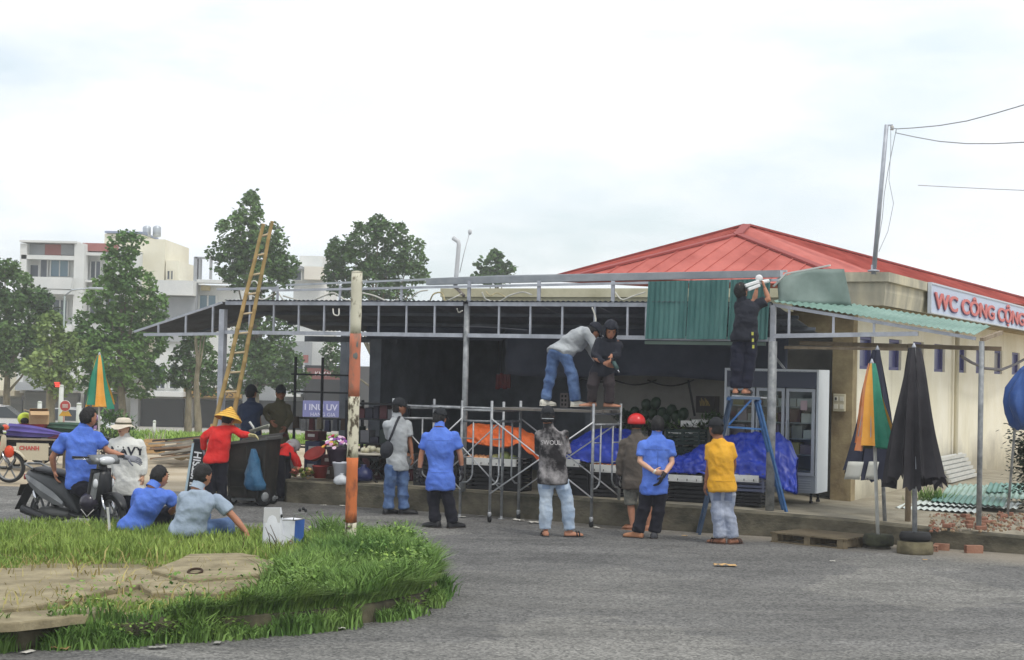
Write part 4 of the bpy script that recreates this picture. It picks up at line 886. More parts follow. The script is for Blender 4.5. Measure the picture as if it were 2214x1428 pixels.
# ================================================================== people
from mathutils.bvhtree import BVHTree
_dirs = np.random.default_rng(11).normal(size=(9, 3))
def wrinkle(me, amp, freq=(7, 7, 16), seed=0.0):
    n = len(me.vertices); co = np.empty(n * 3, np.float32); me.vertices.foreach_get('co', co); co = co.reshape(-1, 3)
    no = np.empty(n * 3, np.float32); me.vertices.foreach_get('normal', no); no = no.reshape(-1, 3)
    q = co * np.array(freq); q = q + 0.9 * np.sin(q[:, [1, 2, 0]] * 0.7 + seed)
    s = sum(np.sin(q @ _dirs[i] * (0.8 + 0.25 * i) + seed * (i + 1)) / (1 + 0.35 * i) for i in range(9)) / 3.2
    s = 0.75 - 1.6 * np.abs(s) ** .8 + .35 * s
    co = co + no * (s * amp)[:, None]; me.vertices.foreach_set('co', co.astype(np.float32).ravel()); me.update()
def fuse(mb, voxel, it=6, fac=0.5):
    me = mb.mesh('fuse'); o = bpy.data.objects.new('fuse', me); scene.collection.objects.link(o)
    r = o.modifiers.new('r', 'REMESH'); r.mode = 'VOXEL'; r.voxel_size = voxel; r.use_smooth_shade = True
    if it: s = o.modifiers.new('s', 'SMOOTH'); s.factor = fac; s.iterations = it
    out = bpy.data.meshes.new_from_object(o.evaluated_get(bpy.context.evaluated_depsgraph_get()))
    bpy.data.objects.remove(o); bpy.data.meshes.remove(me); return out
SKIN = mat('skin_tan', srgb(168, 116, 90), 0.55, col2=srgb(182, 130, 104), scale=9, spec=0.3); SKIN2 = mat('skin_pale', srgb(206, 160, 132), 0.55, col2=srgb(216, 172, 146), scale=9, spec=0.3)
SKIN3 = mat('skin_dark', srgb(132, 88, 66), 0.55, col2=srgb(148, 102, 78), scale=9, spec=0.3)
HAIR = mat('black_hair', (0.012, 0.011, 0.011), 0.6, bump=0.6, bscale=60, spec=0.3); EYE = mat('eye_dark', (0.01, 0.008, 0.008), 0.3); LIP = mat('lip_brown', srgb(130, 74, 66), 0.5)
def cloth(name, c, c2=None, sc=5.0, rough=0.85):
    return mat(name, c, rough, col2=c2 or tuple(min(1, x * 1.12) for x in c), scale=sc, bump=1.0, bscale=10, spec=0.12, sheen=0.05)
BLUE = cloth('blue_uniform_cloth', srgb(80, 112, 200), srgb(96, 130, 216)); LBLUE = cloth('pale_blue_polo', srgb(146, 160, 178), srgb(162, 176, 192)); BLACKC = cloth('black_trouser_cloth', srgb(30, 30, 38)); NAVYT = cloth('dark_navy_trousers', srgb(34, 36, 50))
JEANS = cloth('blue_denim', srgb(66, 88, 128), srgb(98, 122, 160), 6); LJEANS = cloth('washed_light_denim', srgb(146, 164, 186), srgb(190, 202, 214), 5); GJEANS = cloth('grey_washed_denim', srgb(126, 136, 158), srgb(176, 182, 196), 5)
BLKC = cloth('black_work_cloth', srgb(40, 42, 50)); GREYT = cloth('grey_shirt_cloth', srgb(160, 164, 168), srgb(178, 182, 184)); OFFW = cloth('off_white_sweat_cloth', srgb(206, 206, 198), srgb(216, 216, 210)); YEL = cloth('mustard_tee_cloth', srgb(216, 158, 44), srgb(230, 174, 60))
OLIVE = cloth('olive_jacket_cloth', srgb(84, 78, 72), srgb(98, 90, 82)); SHORT = cloth('grey_camo_cloth', srgb(92, 94, 90), srgb(138, 136, 126), 11); REDC = cloth('red_jacket_cloth', srgb(202, 40, 40), srgb(216, 56, 52)); OLV2 = cloth('olive_shirt_cloth', srgb(76, 72, 54)); NAVYS = cloth('navy_shirt_cloth', srgb(40, 50, 72))
def pattern_mat():
    m = mat('printed_jacket_cloth', srgb(44, 42, 44), 0.85, col2=srgb(164, 160, 160), scale=4.2, lo=0.44, hi=0.66, detail=6, bump=0.2, bscale=50, spec=0.12); return m
LEATH = mat('black_shoe_leather', (0.02, 0.02, 0.022), 0.5); WSHOE = mat('white_sneaker', srgb(206, 202, 188), 0.7, col2=srgb(224, 220, 208), scale=20); TSHOE = mat('tan_shoe', srgb(168, 118, 86), 0.7); GSHOE = mat('grey_shoe', srgb(74, 74, 78), 0.7); BRS = mat('brown_sandal', srgb(74, 54, 46), 0.7)
GLOVE = mat('dark_glove', srgb(48, 46, 50), 0.9); GGLOVE = mat('grey_glove', srgb(130, 132, 140), 0.9); WGLOVE = mat('pale_glove', srgb(200, 190, 140), 0.9)
SOLE = mat('shoe_sole', srgb(60, 56, 54), 0.8)

def hand(mb, wr, d, pn, k=1.0, curl=0.5, side=1):
    """palm, four fingers of unequal length with knuckle bends, thumb from the side of the palm"""
    d = V3(d).normalized(); pn = V3(pn); pn = (pn - d * pn.dot(d)).normalized(); lat = d.cross(pn) * side
    mb.path([wr - d * .02 * k, wr + d * .012 * k, wr + d * .05 * k, wr + d * .09 * k], [(.026 * k, .02 * k), (.030 * k, .018 * k), (.042 * k, .017 * k), (.040 * k, .014 * k)], 8, ref=pn)
    for i, (off, ln) in enumerate(((-.030, .86), (-.010, 1.0), (.011, .95), (.031, .76))):
        p = wr + d * .082 * k + lat * off * k; pts = [p]; dd = d.copy()
        for seg in (.040, .027, .021):
            a = curl * (0.75 if seg == .04 else 1.0); dd = (dd * math.cos(a) + pn * math.sin(a)); nn = pn - dd * pn.dot(dd)
            p = p + dd.normalized() * seg * ln * k; pts.append(p); pn_ = pn
        mb.path(pts, [.0095 * k, .009 * k, .0085 * k, .006 * k], 6)
    t0 = wr + d * .022 * k - lat * .032 * k; td = (d * .75 - lat * .6 + pn * .35).normalized(); t1 = t0 + td * .038 * k; t2 = t1 + (td + d * .5 + pn * .2).normalized() * .030 * k
    mb.path([t0 + lat * .012 * k, t0, t1, t2], [.013 * k, .0125 * k, .010 * k, .007 * k], 6)
def shoe(mb, heel_c, dirn, k, z, low=1.0):
    d = V3((dirn.x, dirn.y, 0)).normalized(); sd = Vector((-d.y, d.x, 0)); rings = []
    for x, w, h in ((-.078, .022, .05), (-.07, .036, .078), (-.03, .041, .085), (.03, .040, .082), (.08, .045, .062), (.13, .049, .05), (.165, .044, .042), (.188, .026, .03)):
        c = Vector((heel_c.x, heel_c.y, z)) + d * x * k; w *= k; h *= k * low
        rings.append([c + sd * w * a + eZ * h * b for a, b in ((-.9, 0), (-1, .18), (-.98, .5), (-.62, .9), (0, 1), (.62, .9), (.98, .5), (1, .18), (.9, 0))])
    mb.loft(rings)
def hair_shell(c, ax, rad, keep, sc=1.07, amp=.016, nu=28, nv=20):
    r, f, u = ax; m = MB(); idx = {}; P = []; Fs = []
    def pt(i, j):
        th = math.pi * i / nv; ph = 2 * math.pi * j / nu; x, y, z = math.sin(th) * math.cos(ph), math.sin(th) * math.sin(ph), math.cos(th); s_ = sc * (1 + amp * 8 * nz((x * 3 + c.x, y * 3, z * 3), 1.3))
        return (r * x * rad[0] + f * y * rad[1] + u * z * rad[2]) * s_, (x, y, z)
    for i in range(nv):
        for j in range(nu):
            q = []
            for a, b in ((i, j), (i + 1, j), (i + 1, (j + 1) % nu), (i, (j + 1) % nu)): q.append((a, b))
            loc = pt(i + .5, j + .5)[1]
            if keep(*loc): Fs.append(q)
    for q in Fs:
        m.add([c + pt(*k)[0] for k in q], [(0, 1, 2, 3)])
    me = m.mesh('hair'); bm = bmesh.new(); bm.from_mesh(me); bmesh.ops.remove_doubles(bm, verts=bm.verts, dist=1e-5); bmesh.ops.dissolve_degenerate(bm, edges=bm.edges, dist=1e-5); bmesh.ops.recalc_face_normals(bm, faces=bm.faces)
    bmesh.ops.solidify(bm, geom=bm.faces[:], thickness=0.012); bmesh.ops.recalc_face_normals(bm, faces=bm.faces); bm.to_mesh(me); bm.free(); return me

def person(label, d, J, yaw=0, pitch=0, k=1.0, top=BLUE, bottom=BLACKC, skin=SKIN, sleeve='short', legs='long', feet='shoe', shoem=LEATH, foot_yaw=(None, None), gz=0.0, hat=None, hatm=None,
           gloves=(None, None), hdir=(None, None), curl=(.45, .45), hem=.16, collar=True, bulk=1.0, group='people at the market', seed=0.0, top_extra=None, noz=False, hpn=(None, None), shoem2=None, lower_scale=1.0, anat=0.0):
    """J: joints as (u, v, metres further away) -> real positions round depth d"""
    P = {n: D(*(q[0], q[1]), d + (q[2] if len(q) > 2 else 0)) for n, q in J.items()}
    for a in ('aL', 'aR'):
        if not noz: P[a].z = gz + .085 * k
    head, neck = P['head'], P['neck']; sL, sR, hL, hR = P['sL'], P['sR'], P['hL'], P['hR']; pel = (hL + hR) / 2; sm = (sL + sR) / 2
    base = Vector(((P['aL'].x + P['aR'].x) / 2, (P['aL'].y + P['aR'].y) / 2, min(P['aL'].z, P['aR'].z) - .085 * k))
    o = thing('person', base, label, 'person', group)
    y_, p_ = R_(yaw), R_(pitch); f = Vector((math.sin(y_) * math.cos(p_), math.cos(y_) * math.cos(p_), math.sin(p_))); r = f.cross(eZ).normalized(); u = r.cross(f)
    rad = (.082 * k, .101 * k, .118 * k); ax = (r, f, u); HR = Matrix((r, f, u)).transposed()
    # ---------- body: one continuous skin-coloured figure
    b = MB(); b.ell(head, rad, HR, 18, 12); b.ell(head + f * .028 * k - u * .058 * k, (.056 * k, .066 * k, .058 * k), HR, 14, 8); b.ell(head + f * .098 * k - u * .014 * k, (.014 * k, .02 * k, .026 * k), HR, 8, 6); b.ell(head + f * .088 * k - u * .06 * k, (.026 * k, .014 * k, .014 * k), HR, 8, 6); b.ell(head + f * .085 * k + u * .03 * k, (.05 * k, .016 * k, .012 * k), HR, 8, 6)
    for s_ in (-1, 1): b.ell(head + r * s_ * .076 * k - u * .012 * k - f * .005 * k, (.014 * k, .022 * k, .034 * k), HR, 8, 6)
    b.path([head - u * .05 * k - f * .012 * k, neck.lerp(head, .35), neck - eZ * .03], [.060 * k, .062 * k, .076 * k], 12)
    def torso(mb, ext, f0, f1=1.0, dep=1.0):
        ha, sa = (hR - hL), (sR - sL); hw, sw = ha.length / 2, sa.length / 2; ha, sa = ha.normalized(), sa.normalized(); spine = sm - pel; L = spine.length; sd = spine.normalized(); rings = []
        hwm = max(hw + .085 * k, .155 * k); swm = max(sw, .15 * k)
        for fr, w, dp in ((f0, hwm * .98, .118), (.06, hwm, .12), (.28, hwm * .93, .108), (.5, (hwm + swm) * .49, .112), (.72, swm * 1.0, .124), (.88, swm * 1.05, .118), (1.0, swm * .90, .100), (1.08, swm * .58, .080), (1.13, swm * .38, .066)):
            if fr > f1 + .17: break
            c = pel + spine * fr; lat = (ha * (1 - min(max(fr, 0), 1)) + sa * min(max(fr, 0), 1)).normalized(); fw = sd.cross(lat).normalized()
            if fr > 1: c = sm.lerp(neck, min(1, (fr - 1) / .16)) + (c - sm) * .15
            c = c - fw * (0.02 * math.sin(max(0, min(1, fr)) * math.pi)) * k
            ex_ = ext + (.016 if (fr < .12 and ext > 0) else 0); w = w * bulk + ex_; q = dp * k * dep * bulk + ex_
            rings.append([c + lat * (w * math.copysign(abs(math.cos(t)) ** .85, math.cos(t))) + fw * (q * math.copysign(abs(math.sin(t)) ** .85, math.sin(t))) for t in np.linspace(0, 2 * math.pi, 19)[:-1]])
        mb.loft(rings)
    torso(b, -.012, .0)
    for sd_, s, e, w in (('L', sL, P['eL'], P['wL']), ('R', sR, P['eR'], P['wR'])):
        b.path([s, s.lerp(e, .45), e, e.lerp(w, .35), w], [.050 * k, .046 * k, .039 * k, .040 * k, .026 * k], 10)
    for h_, kn, an in ((hL, P['kL'], P['aL']), (hR, P['kR'], P['aR'])):
        b.path([h_, h_.lerp(kn, .5), kn, kn.lerp(an, .35), an.lerp(kn, .12), an - eZ * .03 * k], [.078 * k, .070 * k, .052 * k, .054 * k, .036 * k, .036 * k], 10)
    b.ell(pel, (.14 * k, .10 * k, .10 * k))
    me = fuse(b, .0135 * max(k, .9), 3)
    # hands and bare feet join the same mesh
    ex = MB(); gl = {}
    for i, (e, w) in enumerate(((P['eL'], P['wL']), (P['eR'], P['wR']))):
        dv = hdir[i]; dv = Vector(dv).normalized() if dv is not None else (w - e).normalized()
        pn = Vector(hpn[i]) if hpn[i] is not None else (Vector((1 if i == 0 else -1, .25, -.1)))
        t_ = ex if gloves[i] is None else MB(); hand(t_, w, dv, pn, k * (1.0 if gloves[i] is None else 1.18), curl[i], 1 if i else -1)
        if gloves[i] is not None:
            t_.path([w - dv * .05, w - dv * .0, w + dv * .02], [.034 * k, .031 * k, .03 * k], 10); gl[i] = t_
    foots = []
    for i, an in enumerate((P['aL'], P['aR'])):
        kn = P['kL'] if i == 0 else P['kR']
        fy = foot_yaw[i]; dv = Vector((math.sin(R_(fy)), math.cos(R_(fy)), 0)) if fy is not None else Vector((f.x, f.y, 0)).normalized()
        foots.append((an, dv))
        if feet in ('sandal', 'bare'): shoe(ex, an, dv, k * .95, an.z - .07 * k, .8)
    bm = bmesh.new(); bm.from_mesh(me); me2 = ex.mesh('x'); bm.from_mesh(me2); bm.to_mesh(me); bm.free(); bpy.data.meshes.remove(me2); me.materials.clear()
    link('body', me, skin, o, True)
    for s_ in (-1, 1):
        MB().ell(head + f * .090 * k + r * s_ * .032 * k + u * .012 * k, (.013 * k, .008 * k, .007 * k), HR, 8, 6).build('eye', EYE, o, True)
        MB().ell(head + f * .097 * k + r * s_ * .032 * k + u * .034 * k, (.020 * k, .006 * k, .005 * k), HR, 8, 4).build('eyebrow', HAIR, o, True)
    MB().ell(head + f * .099 * k - u * .058 * k, (.024 * k, .008 * k, .008 * k), HR, 8, 6).build('mouth', LIP, o, True)
    # ---------- clothes
    t_ = MB(); torso(t_, .012, -hem, dep=1.02)
    for s, e, w in ((sL, P['eL'], P['wL']), (sR, P['eR'], P['wR'])):
        t_.ell(s.lerp(e, .08), (.060 * k, .060 * k, .060 * k), None, 10, 8)
        if sleeve == 'short': q = s.lerp(e, .72); t_.path([s, s.lerp(e, .3), q], [.068 * k, .070 * k, .070 * k], 12)
        else: t_.path([s, s.lerp(e, .5), e, e.lerp(w, .5), e.lerp(w, .97)], [.068 * k, .063 * k, .058 * k, .052 * k, .042 * k], 12)
    me = fuse(t_, .0145, 8); wrinkle(me, .017 * k, (6, 6, 10), seed); wrinkle(me, .006 * k, (15, 15, 24), seed + 9); me.materials.clear(); shirt = link('shirt', me, top, o, True)
    if collar:
        cm = MB(); dz = (head - neck).normalized(); cm.path([neck - dz * .025, neck + dz * .03, neck + dz * .055], [.078 * k, .068 * k, .069 * k], 16, cap=False); cm.build('collar', top, shirt, True)
    tr = MB(); tr.ell(pel + eZ * .0, (max((hR - hL).length / 2 + .070 * k, .145 * k) * bulk, .112 * k, .12 * k), None, 16, 10); tr.path([pel - (sm - pel).normalized() * .02, pel + (sm - pel).normalized() * .13], [(.135 * k * bulk, .10 * k)] * 2, 16, ref=(hR - hL).cross(sm - pel))
    for h_, kn, an in ((hL, P['kL'], P['aL']), (hR, P['kR'], P['aR'])):
        if legs == 'long': tr.path([h_, h_.lerp(kn, .5), kn, kn.lerp(an, .5), an.lerp(kn, .06) - eZ * .015 * k], [.100 * k, .095 * k, .084 * k * lower_scale, .080 * k * lower_scale, .080 * k * lower_scale], 12)
        else: tr.path([h_, h_.lerp(kn, .5), kn.lerp(h_, .02)], [.094 * k, .094 * k, .094 * k], 12)
    me = fuse(tr, .0145, 7); wrinkle(me, .016 * k, (5, 5, 14), seed + 3); wrinkle(me, .006 * k, (12, 12, 30), seed + 7); me.materials.clear(); link('trousers' if legs == 'long' else 'shorts', me, bottom, o, True)
    for i, (an, dv) in enumerate(foots):
        z = an.z - .085 * k; sm_ = shoem2 if (shoem2 and i) else shoem
        if feet == 'shoe':
            m = MB(); shoe(m, an, dv, k * 1.08, z + .012); sh = m.build('shoe', sm_, o, True); m = MB(); shoe(m, an, dv, k * 1.13, z, .22); m.build('sole', SOLE if sm_ is not WSHOE else WSHOE, sh)
        elif feet == 'sandal':
            m = MB(); shoe(m, an, dv, k * 1.1, z - .004, .2); sh = m.build('sandal', sm_, o); sd = Vector((-dv.y, dv.x, 0)); c = Vector((an.x, an.y, z)) + dv * .085 * k
            for dx in (0, .035): MB().path([c + dv * dx + sd * (.054 * k * math.cos(t)) + eZ * (.015 + .052 * k * math.sin(t)) for t in np.linspace(0, math.pi, 9)], (.014, .006), 6).build('strap', sm_, sh, True)
    for i, m in gl.items(): m.build('glove', gloves[i], o, True)
    # ---------- hair and headgear
    link('hair', hair_shell(head, ax, rad, lambda x, y, z: z > (-.60 if y < -.25 else (-.60 + (y + .25) * 1.45 if y < .5 else .46)), 1.075), HAIR, o, True)
    if hat == 'cap':
        link('cap', hair_shell(head + u * .012 * k, ax, rad, lambda x, y, z: z > .12 - .12 * y, 1.16, .0), hatm, o, True)
        MB().slab(lambda i, j: head + u * (.045 - .03 * j - .03 * (2 * i - 1) ** 2) * k + f * (.085 + .085 * j * (1 - .35 * (2 * i - 1) ** 2)) * k + r * (2 * i - 1) * .075 * k, 10, 5, u * .006).build('visor', hatm, o, True)
        if hatm is not None and anat: MB().lathe([(.082 * k, 0), (.08 * k, .01)], head - u * .03 - f * .03, u).build('cap_strap', GREYT, o)
    elif hat == 'boonie':
        m = MB(); m.lathe([(.112 * k, .0), (.108 * k, .035 * k), (.098 * k, .075 * k), (.075 * k, .092 * k), (.02 * k, .098 * k)], head + u * .035 * k, u, 22); m.build('hat_crown', hatm, o, True)
        MB().grid(lambda i, j: head + u * (.04 - .045 * j + .022 * j * math.sin(i * 2 * math.pi * 3)) * k + (r * math.cos(i * 2 * math.pi) + f * math.sin(i * 2 * math.pi)) * (.108 + .075 * j) * k, 40, 4).build('hat_brim', hatm, o, True)
        MB().lathe([(.114 * k, .008), (.113 * k, .03)], head + u * .035 * k, u, 22, cap=False).build('hat_band', mat('hat_band_dark', srgb(90, 86, 70), .9), o, True)
    elif hat == 'cone':
        m = MB(); c = head + u * .02; m.lathe([(.215, -.015), (.215, -.005), (.11, .095), (.012, .19), (.0, .192)], c, u, 26, cap=False); m.build('conical_hat', hatm, o, True)
        for z_, rr in ((.02, .182), (.06, .146), (.10, .106), (.14, .066)): MB().path([c + u * (z_ + .006) + (r * math.cos(t) + f * math.sin(t)) * (rr + .004) for t in np.linspace(0, 2 * math.pi, 25)], .0035, 5, cap=False).build('hat_rib', mat('hat_rib', srgb(196, 146, 60), .8), o, True)
    elif hat == 'helmet':
        link('helmet', hair_shell(head + u * .012 * k, ax, (.09 * k, .098 * k, .086 * k), lambda x, y, z: z > -.32 + .4 * (y > .3), 1.42, .0, 36, 24), hatm, o, True)
    elif hat == 'hood':
        link('hood', hair_shell(head - f * .01, ax, rad, lambda x, y, z: y < .55 or z > .5, 1.38, .01), hatm, o, True)
        m = MB(); m.ell(neck, (.12 * k, .11 * k, .07 * k)); m.build('hood_collar', hatm, o, True)
    o['shirt_obj'] = 0
    return o, P, shirt, ax
def decal(t, c, w, h, m_, name, n=6):
    me = t.data; bv = BVHTree.FromPolygons([v.co for v in me.vertices], [p.vertices for p in me.polygons]); g = MB()
    def fn(i, j):
        p = c + Vector(((i - .5) * w, -.6, (j - .5) * h)); q = bv.ray_cast(p, Vector((0, 1, 0))); return (q[0] if q[0] is not None else Vector((p.x, c.y, p.z))) - Vector((0, .004, 0))
    return g.grid(fn, n, n).build(name, m_, t, True)
def print_text(shirt, body, size, c, x, m_, sx=1.0, bold=.004):
    """lettering laid on the cloth: each vertex dropped on the shirt along the view of someone facing it"""
    x = V3(x).normalized(); up = eZ; n = x.cross(up); me = shirt.data; bv = BVHTree.FromPolygons([v.co for v in me.vertices], [p.vertices for p in me.polygons])
    t = text(body, size, Vector((0, 0, 0)), Matrix.Identity(3), m_, None, 0.0, align='CENTER', sx=sx, bold=bold)
    for v in t.data.vertices:
        p = c + x * v.co.x + up * v.co.y + n * .6; h = bv.ray_cast(p, -n); v.co = (h[0] + n * .006) if h[0] is not None else (c + x * v.co.x + up * v.co.y)
    t.data.update(); t.name = 'print'; attach(t, shirt); return t
# ------------------------------------------------------------------ who stands where
SEAM = lambda n, c: cloth(n, c)
CAPM = mat('black_cap_cloth', srgb(34, 36, 40), .85); REDH = mat('red_helmet_shell', srgb(206, 40, 40), .3, coat=.4); BOON = cloth('pale_boonie_cloth', srgb(206, 196, 178)); CONE = mat('yellow_conical_hat', srgb(222, 174, 70), .8, col2=srgb(232, 190, 96), scale=12); GREYH = mat('grey_hood_cloth', srgb(150, 146, 148), .9)
person('man in grey shirt and blue jeans with a black sling bag, cap turned right', 25.1, dict(head=(863, 881), neck=(859, 899), sL=(838, 916, -.08), sR=(879, 915, .1), eL=(845, 955, .2), wL=(868, 975, .32), eR=(886, 954, .1), wR=(891, 984, .06), hL=(848, 1004, -.04), hR=(870, 1004, .06), kL=(842, 1058), kR=(871, 1058, .06), aL=(839, 1108), aR=(874, 1110, .04)),
       yaw=75, top=GREYT, bottom=JEANS, skin=SKIN3, foot_yaw=(48, 74), hat='cap', hatm=CAPM, k=1.02, seed=1, bulk=.82)
PB = person('man in blue polo with black gloves and black trousers seen from behind', 23.2, dict(head=(951, 904, .05), neck=(950, 922), sL=(922, 939), sR=(980, 939), eL=(911, 985), wL=(907, 1019, .02), eR=(995, 983), wR=(999, 1014, .03), hL=(938, 1038), hR=(965, 1038), kL=(938, 1088, .02), kR=(970, 1088, -.02), aL=(941, 1140), aR=(979, 1140)),
       yaw=38, pitch=-12, top=BLUE, bottom=BLACKC, foot_yaw=(-55, 50), gloves=(GLOVE, GLOVE), k=1.03, seed=2, hat='cap', hatm=CAPM, hem=.22)
person('man in printed dark jacket and pale jeans with crossed arms, seen from behind', 22.35, dict(head=(1184, 901), neck=(1186, 924), sL=(1168, 938), sR=(1219, 937), eL=(1164, 975, .06), wL=(1196, 985, .22), eR=(1229, 974, .06), wR=(1190, 975, .25), hL=(1181, 1033), hR=(1210, 1033), kL=(1180, 1082), kR=(1226, 1080), aL=(1180, 1148), aR=(1232, 1148)),
       yaw=0, top=pattern_mat(), bottom=LJEANS, sleeve='long', feet='sandal', shoem=LEATH, foot_yaw=(-5, 75), hat='cap', hatm=CAPM, k=1.03, seed=3, hem=.14, anat=1)
person('man with red helmet, dark jacket and camouflage shorts', 23.5, dict(head=(1376, 914), neck=(1376, 936), sL=(1351, 953), sR=(1398, 950), eL=(1342, 994), wL=(1337, 1028, .02), eR=(1406, 992), wR=(1406, 1026), hL=(1362, 1046), hR=(1391, 1046), kL=(1364, 1092, .03), kR=(1402, 1092), aL=(1367, 1143), aR=(1402, 1140)),
       yaw=-10, top=OLIVE, bottom=SHORT, sleeve='long', legs='short', feet='sandal', shoem=TSHOE, foot_yaw=(-40, 25), hat='helmet', hatm=REDH, gloves=(GLOVE, None), seed=4, hem=.12, k=1.0)
person('man in blue shirt with hands clasped behind his back', 22.4, dict(head=(1422, 919), neck=(1420, 940), sL=(1392, 959), sR=(1446, 957), eL=(1383, 998, -.05), wL=(1414, 1020, -.2), eR=(1453, 1001, -.04), wR=(1434, 1029, -.21), hL=(1402, 1057), hR=(1428, 1057), kL=(1390, 1107), kR=(1424, 1106), aL=(1378, 1161), aR=(1414, 1163)),
       yaw=-2, top=BLUE, bottom=BLACKC, skin=SKIN2, foot_yaw=(-60, 5), shoem=TSHOE, shoem2=GSHOE, hdir=((.9, 0, -.15), (-.45, -.1, -.85)), gloves=(None, GLOVE), seed=5, k=1.0, hem=.12)
person('man in mustard yellow T-shirt and faded jeans watching the workers', 21.9, dict(head=(1548, 926), neck=(1553, 946), sL=(1535, 963, .05), sR=(1578, 960, -.05), eL=(1533, 1008), wL=(1526, 1046, .02), eR=(1587, 1004, .02), wR=(1580, 1036, .16), hL=(1548, 1054), hR=(1573, 1054), kL=(1552, 1112), kR=(1576, 1112), aL=(1557, 1168), aR=(1584, 1168)),
       yaw=-38, pitch=4, top=YEL, bottom=GJEANS, skin=SKIN3, feet='sandal', shoem=BRS, foot_yaw=(-62, 48), hat='cap', hatm=CAPM, seed=6, collar=False, hem=.1)
# the two workers on the scaffold and the one on the trestle
DECK_Z = 1.70
person('worker in grey shirt and jeans bending forward on the scaffold', 24.3, dict(head=(1283, 716, -.02), neck=(1271, 718), sL=(1264, 712, -.16), sR=(1262, 736, .16), eL=(1288, 752, -.2), wL=(1306, 782, -.16), eR=(1283, 768, .14), wR=(1302, 790, .02), hL=(1200, 762, .05), hR=(1219, 766, -.06), kL=(1190, 812, .06), kR=(1237, 810, -.08), aL=(1179, 858, .04), aR=(1246, 858, -.08)),
       yaw=80, pitch=-35, top=GREYT, bottom=JEANS, sleeve='long', shoem=WSHOE, foot_yaw=(50, 80), gz=DECK_Z, seed=7, k=.98, hem=.08, hat='cap', hatm=BLKC)
person('worker all in black with a hood leaning down on the scaffold', 24.0, dict(head=(1320, 715, -.12), neck=(1317, 736, -.02), sL=(1296, 738), sR=(1336, 740), eL=(1284, 772, -.06), wL=(1308, 786, -.24), eR=(1336, 768, -.12), wR=(1322, 770, -.28), hL=(1291, 802, .06), hR=(1313, 802, .06), kL=(1281, 834, -.04), kR=(1318, 834, -.04), aL=(1279, 862, .02), aR=(1316, 862)),
       yaw=175, pitch=-30, top=BLKC, bottom=cloth('dusty_black_trousers', srgb(58, 52, 54)), sleeve='long', feet='bare', foot_yaw=(-100, 95), gz=DECK_Z, seed=8, k=1.0, hat='hood', hatm=BLKC, hdir=((.7, -.5, -.2), (-.1, -.5, -.8)))
person('worker in black reaching up to a white camera from the blue trestle', 22.95, dict(head=(1602, 630), neck=(1604, 650), sL=(1594, 664), sR=(1638, 659), eL=(1630, 652, .24), wL=(1636, 626, .26), eR=(1662, 648, -.04), wR=(1653, 622, .02), hL=(1597, 731), hR=(1621, 731), kL=(1593, 788), kR=(1621, 788), aL=(1590, 845), aR=(1612, 845)),
       yaw=48, pitch=22, top=BLKC, bottom=NAVYT, skin=SKIN, feet='sandal', shoem=LEATH, foot_yaw=(10, 30), gz=1.95, seed=9, k=1.0, hem=.1, hdir=(None, (-.3, .1, .9)))
# at the left
person('man in blue shirt sitting on the dark scooter, arm stretched to the handlebar', 21.0, dict(head=(191, 902), neck=(183, 922), sL=(144, 942, -.06), sR=(206, 941, .06), eL=(113, 990, -.06), wL=(118, 1020, .02), eR=(232, 975, .08), wR=(276, 990, .1), hL=(162, 1052, -.1), hR=(188, 1052, .12), kL=(208, 1068, -.24), kR=(226, 1064, .26), aL=(206, 1140, -.22), aR=(222, 1140, .26)),
       yaw=48, top=BLUE, bottom=BLACKC, gloves=(None, GGLOVE), foot_yaw=(75, 75), gz=.12, seed=10, k=1.05, hem=.06, hdir=((.25, -.1, -.9), (.95, .1, -.2)))
PN = person('person in white hooded sweatshirt with dark letters and a pale brimmed hat', 22.0, dict(head=(267, 924, -.02), neck=(270, 945), sL=(245, 955), sR=(300, 955), eL=(237, 995, .02), wL=(243, 1030, -.06), eR=(312, 992), wR=(309, 1030, -.04), hL=(262, 1062), hR=(290, 1062), kL=(262, 1104), kR=(290, 1104), aL=(262, 1142), aR=(290, 1142)),
       yaw=196, top=OFFW, bottom=NAVYT, sleeve='long', skin=SKIN2, foot_yaw=(175, 185), hat='boonie', hatm=BOON, seed=11, k=.95, hem=.08, bulk=1.12)
print_text(PN[2], 'NAVY', .155, D(274, 984, 21.9), (1, 0, 0), mat('navy_print', srgb(40, 42, 52), .8), 1.05)
person('man in blue shirt squatting at the edge of the grass', 19.5, dict(head=(344, 1031, .06), neck=(331, 1052), sL=(303, 1064, -.02), sR=(364, 1068, .08), eL=(290, 1106, .22), wL=(325, 1118, .38), eR=(379, 1098, .16), wR=(360, 1118, .36), hL=(277, 1134), hR=(306, 1136, .06), kL=(335, 1098, .42), kR=(372, 1104, .36), aL=(322, 1146, .28), aR=(360, 1148, .26)),
       yaw=52, pitch=-6, top=BLUE, bottom=BLACKC, sleeve='short', gz=.2, seed=12, k=1.05, hem=.1, foot_yaw=(40, 50))
person('man in pale blue-grey polo squatting beside the man in blue, hand hanging down', 18.8, dict(head=(438, 1028, .05), neck=(427, 1054), sL=(401, 1068), sR=(466, 1078, .05), eL=(392, 1118, .2), wL=(425, 1132, .36), eR=(505, 1118, .05), wR=(532, 1150, .02), hL=(388, 1146), hR=(420, 1148, .06), kL=(445, 1112, .46), kR=(502, 1136, .32), aL=(432, 1160, .3), aR=(486, 1164, .26)),
       yaw=42, pitch=-8, top=LBLUE, bottom=JEANS, gz=.2, seed=13, k=1.08, hem=.1, foot_yaw=(35, 60), hdir=(None, (.35, 0, -.8)))
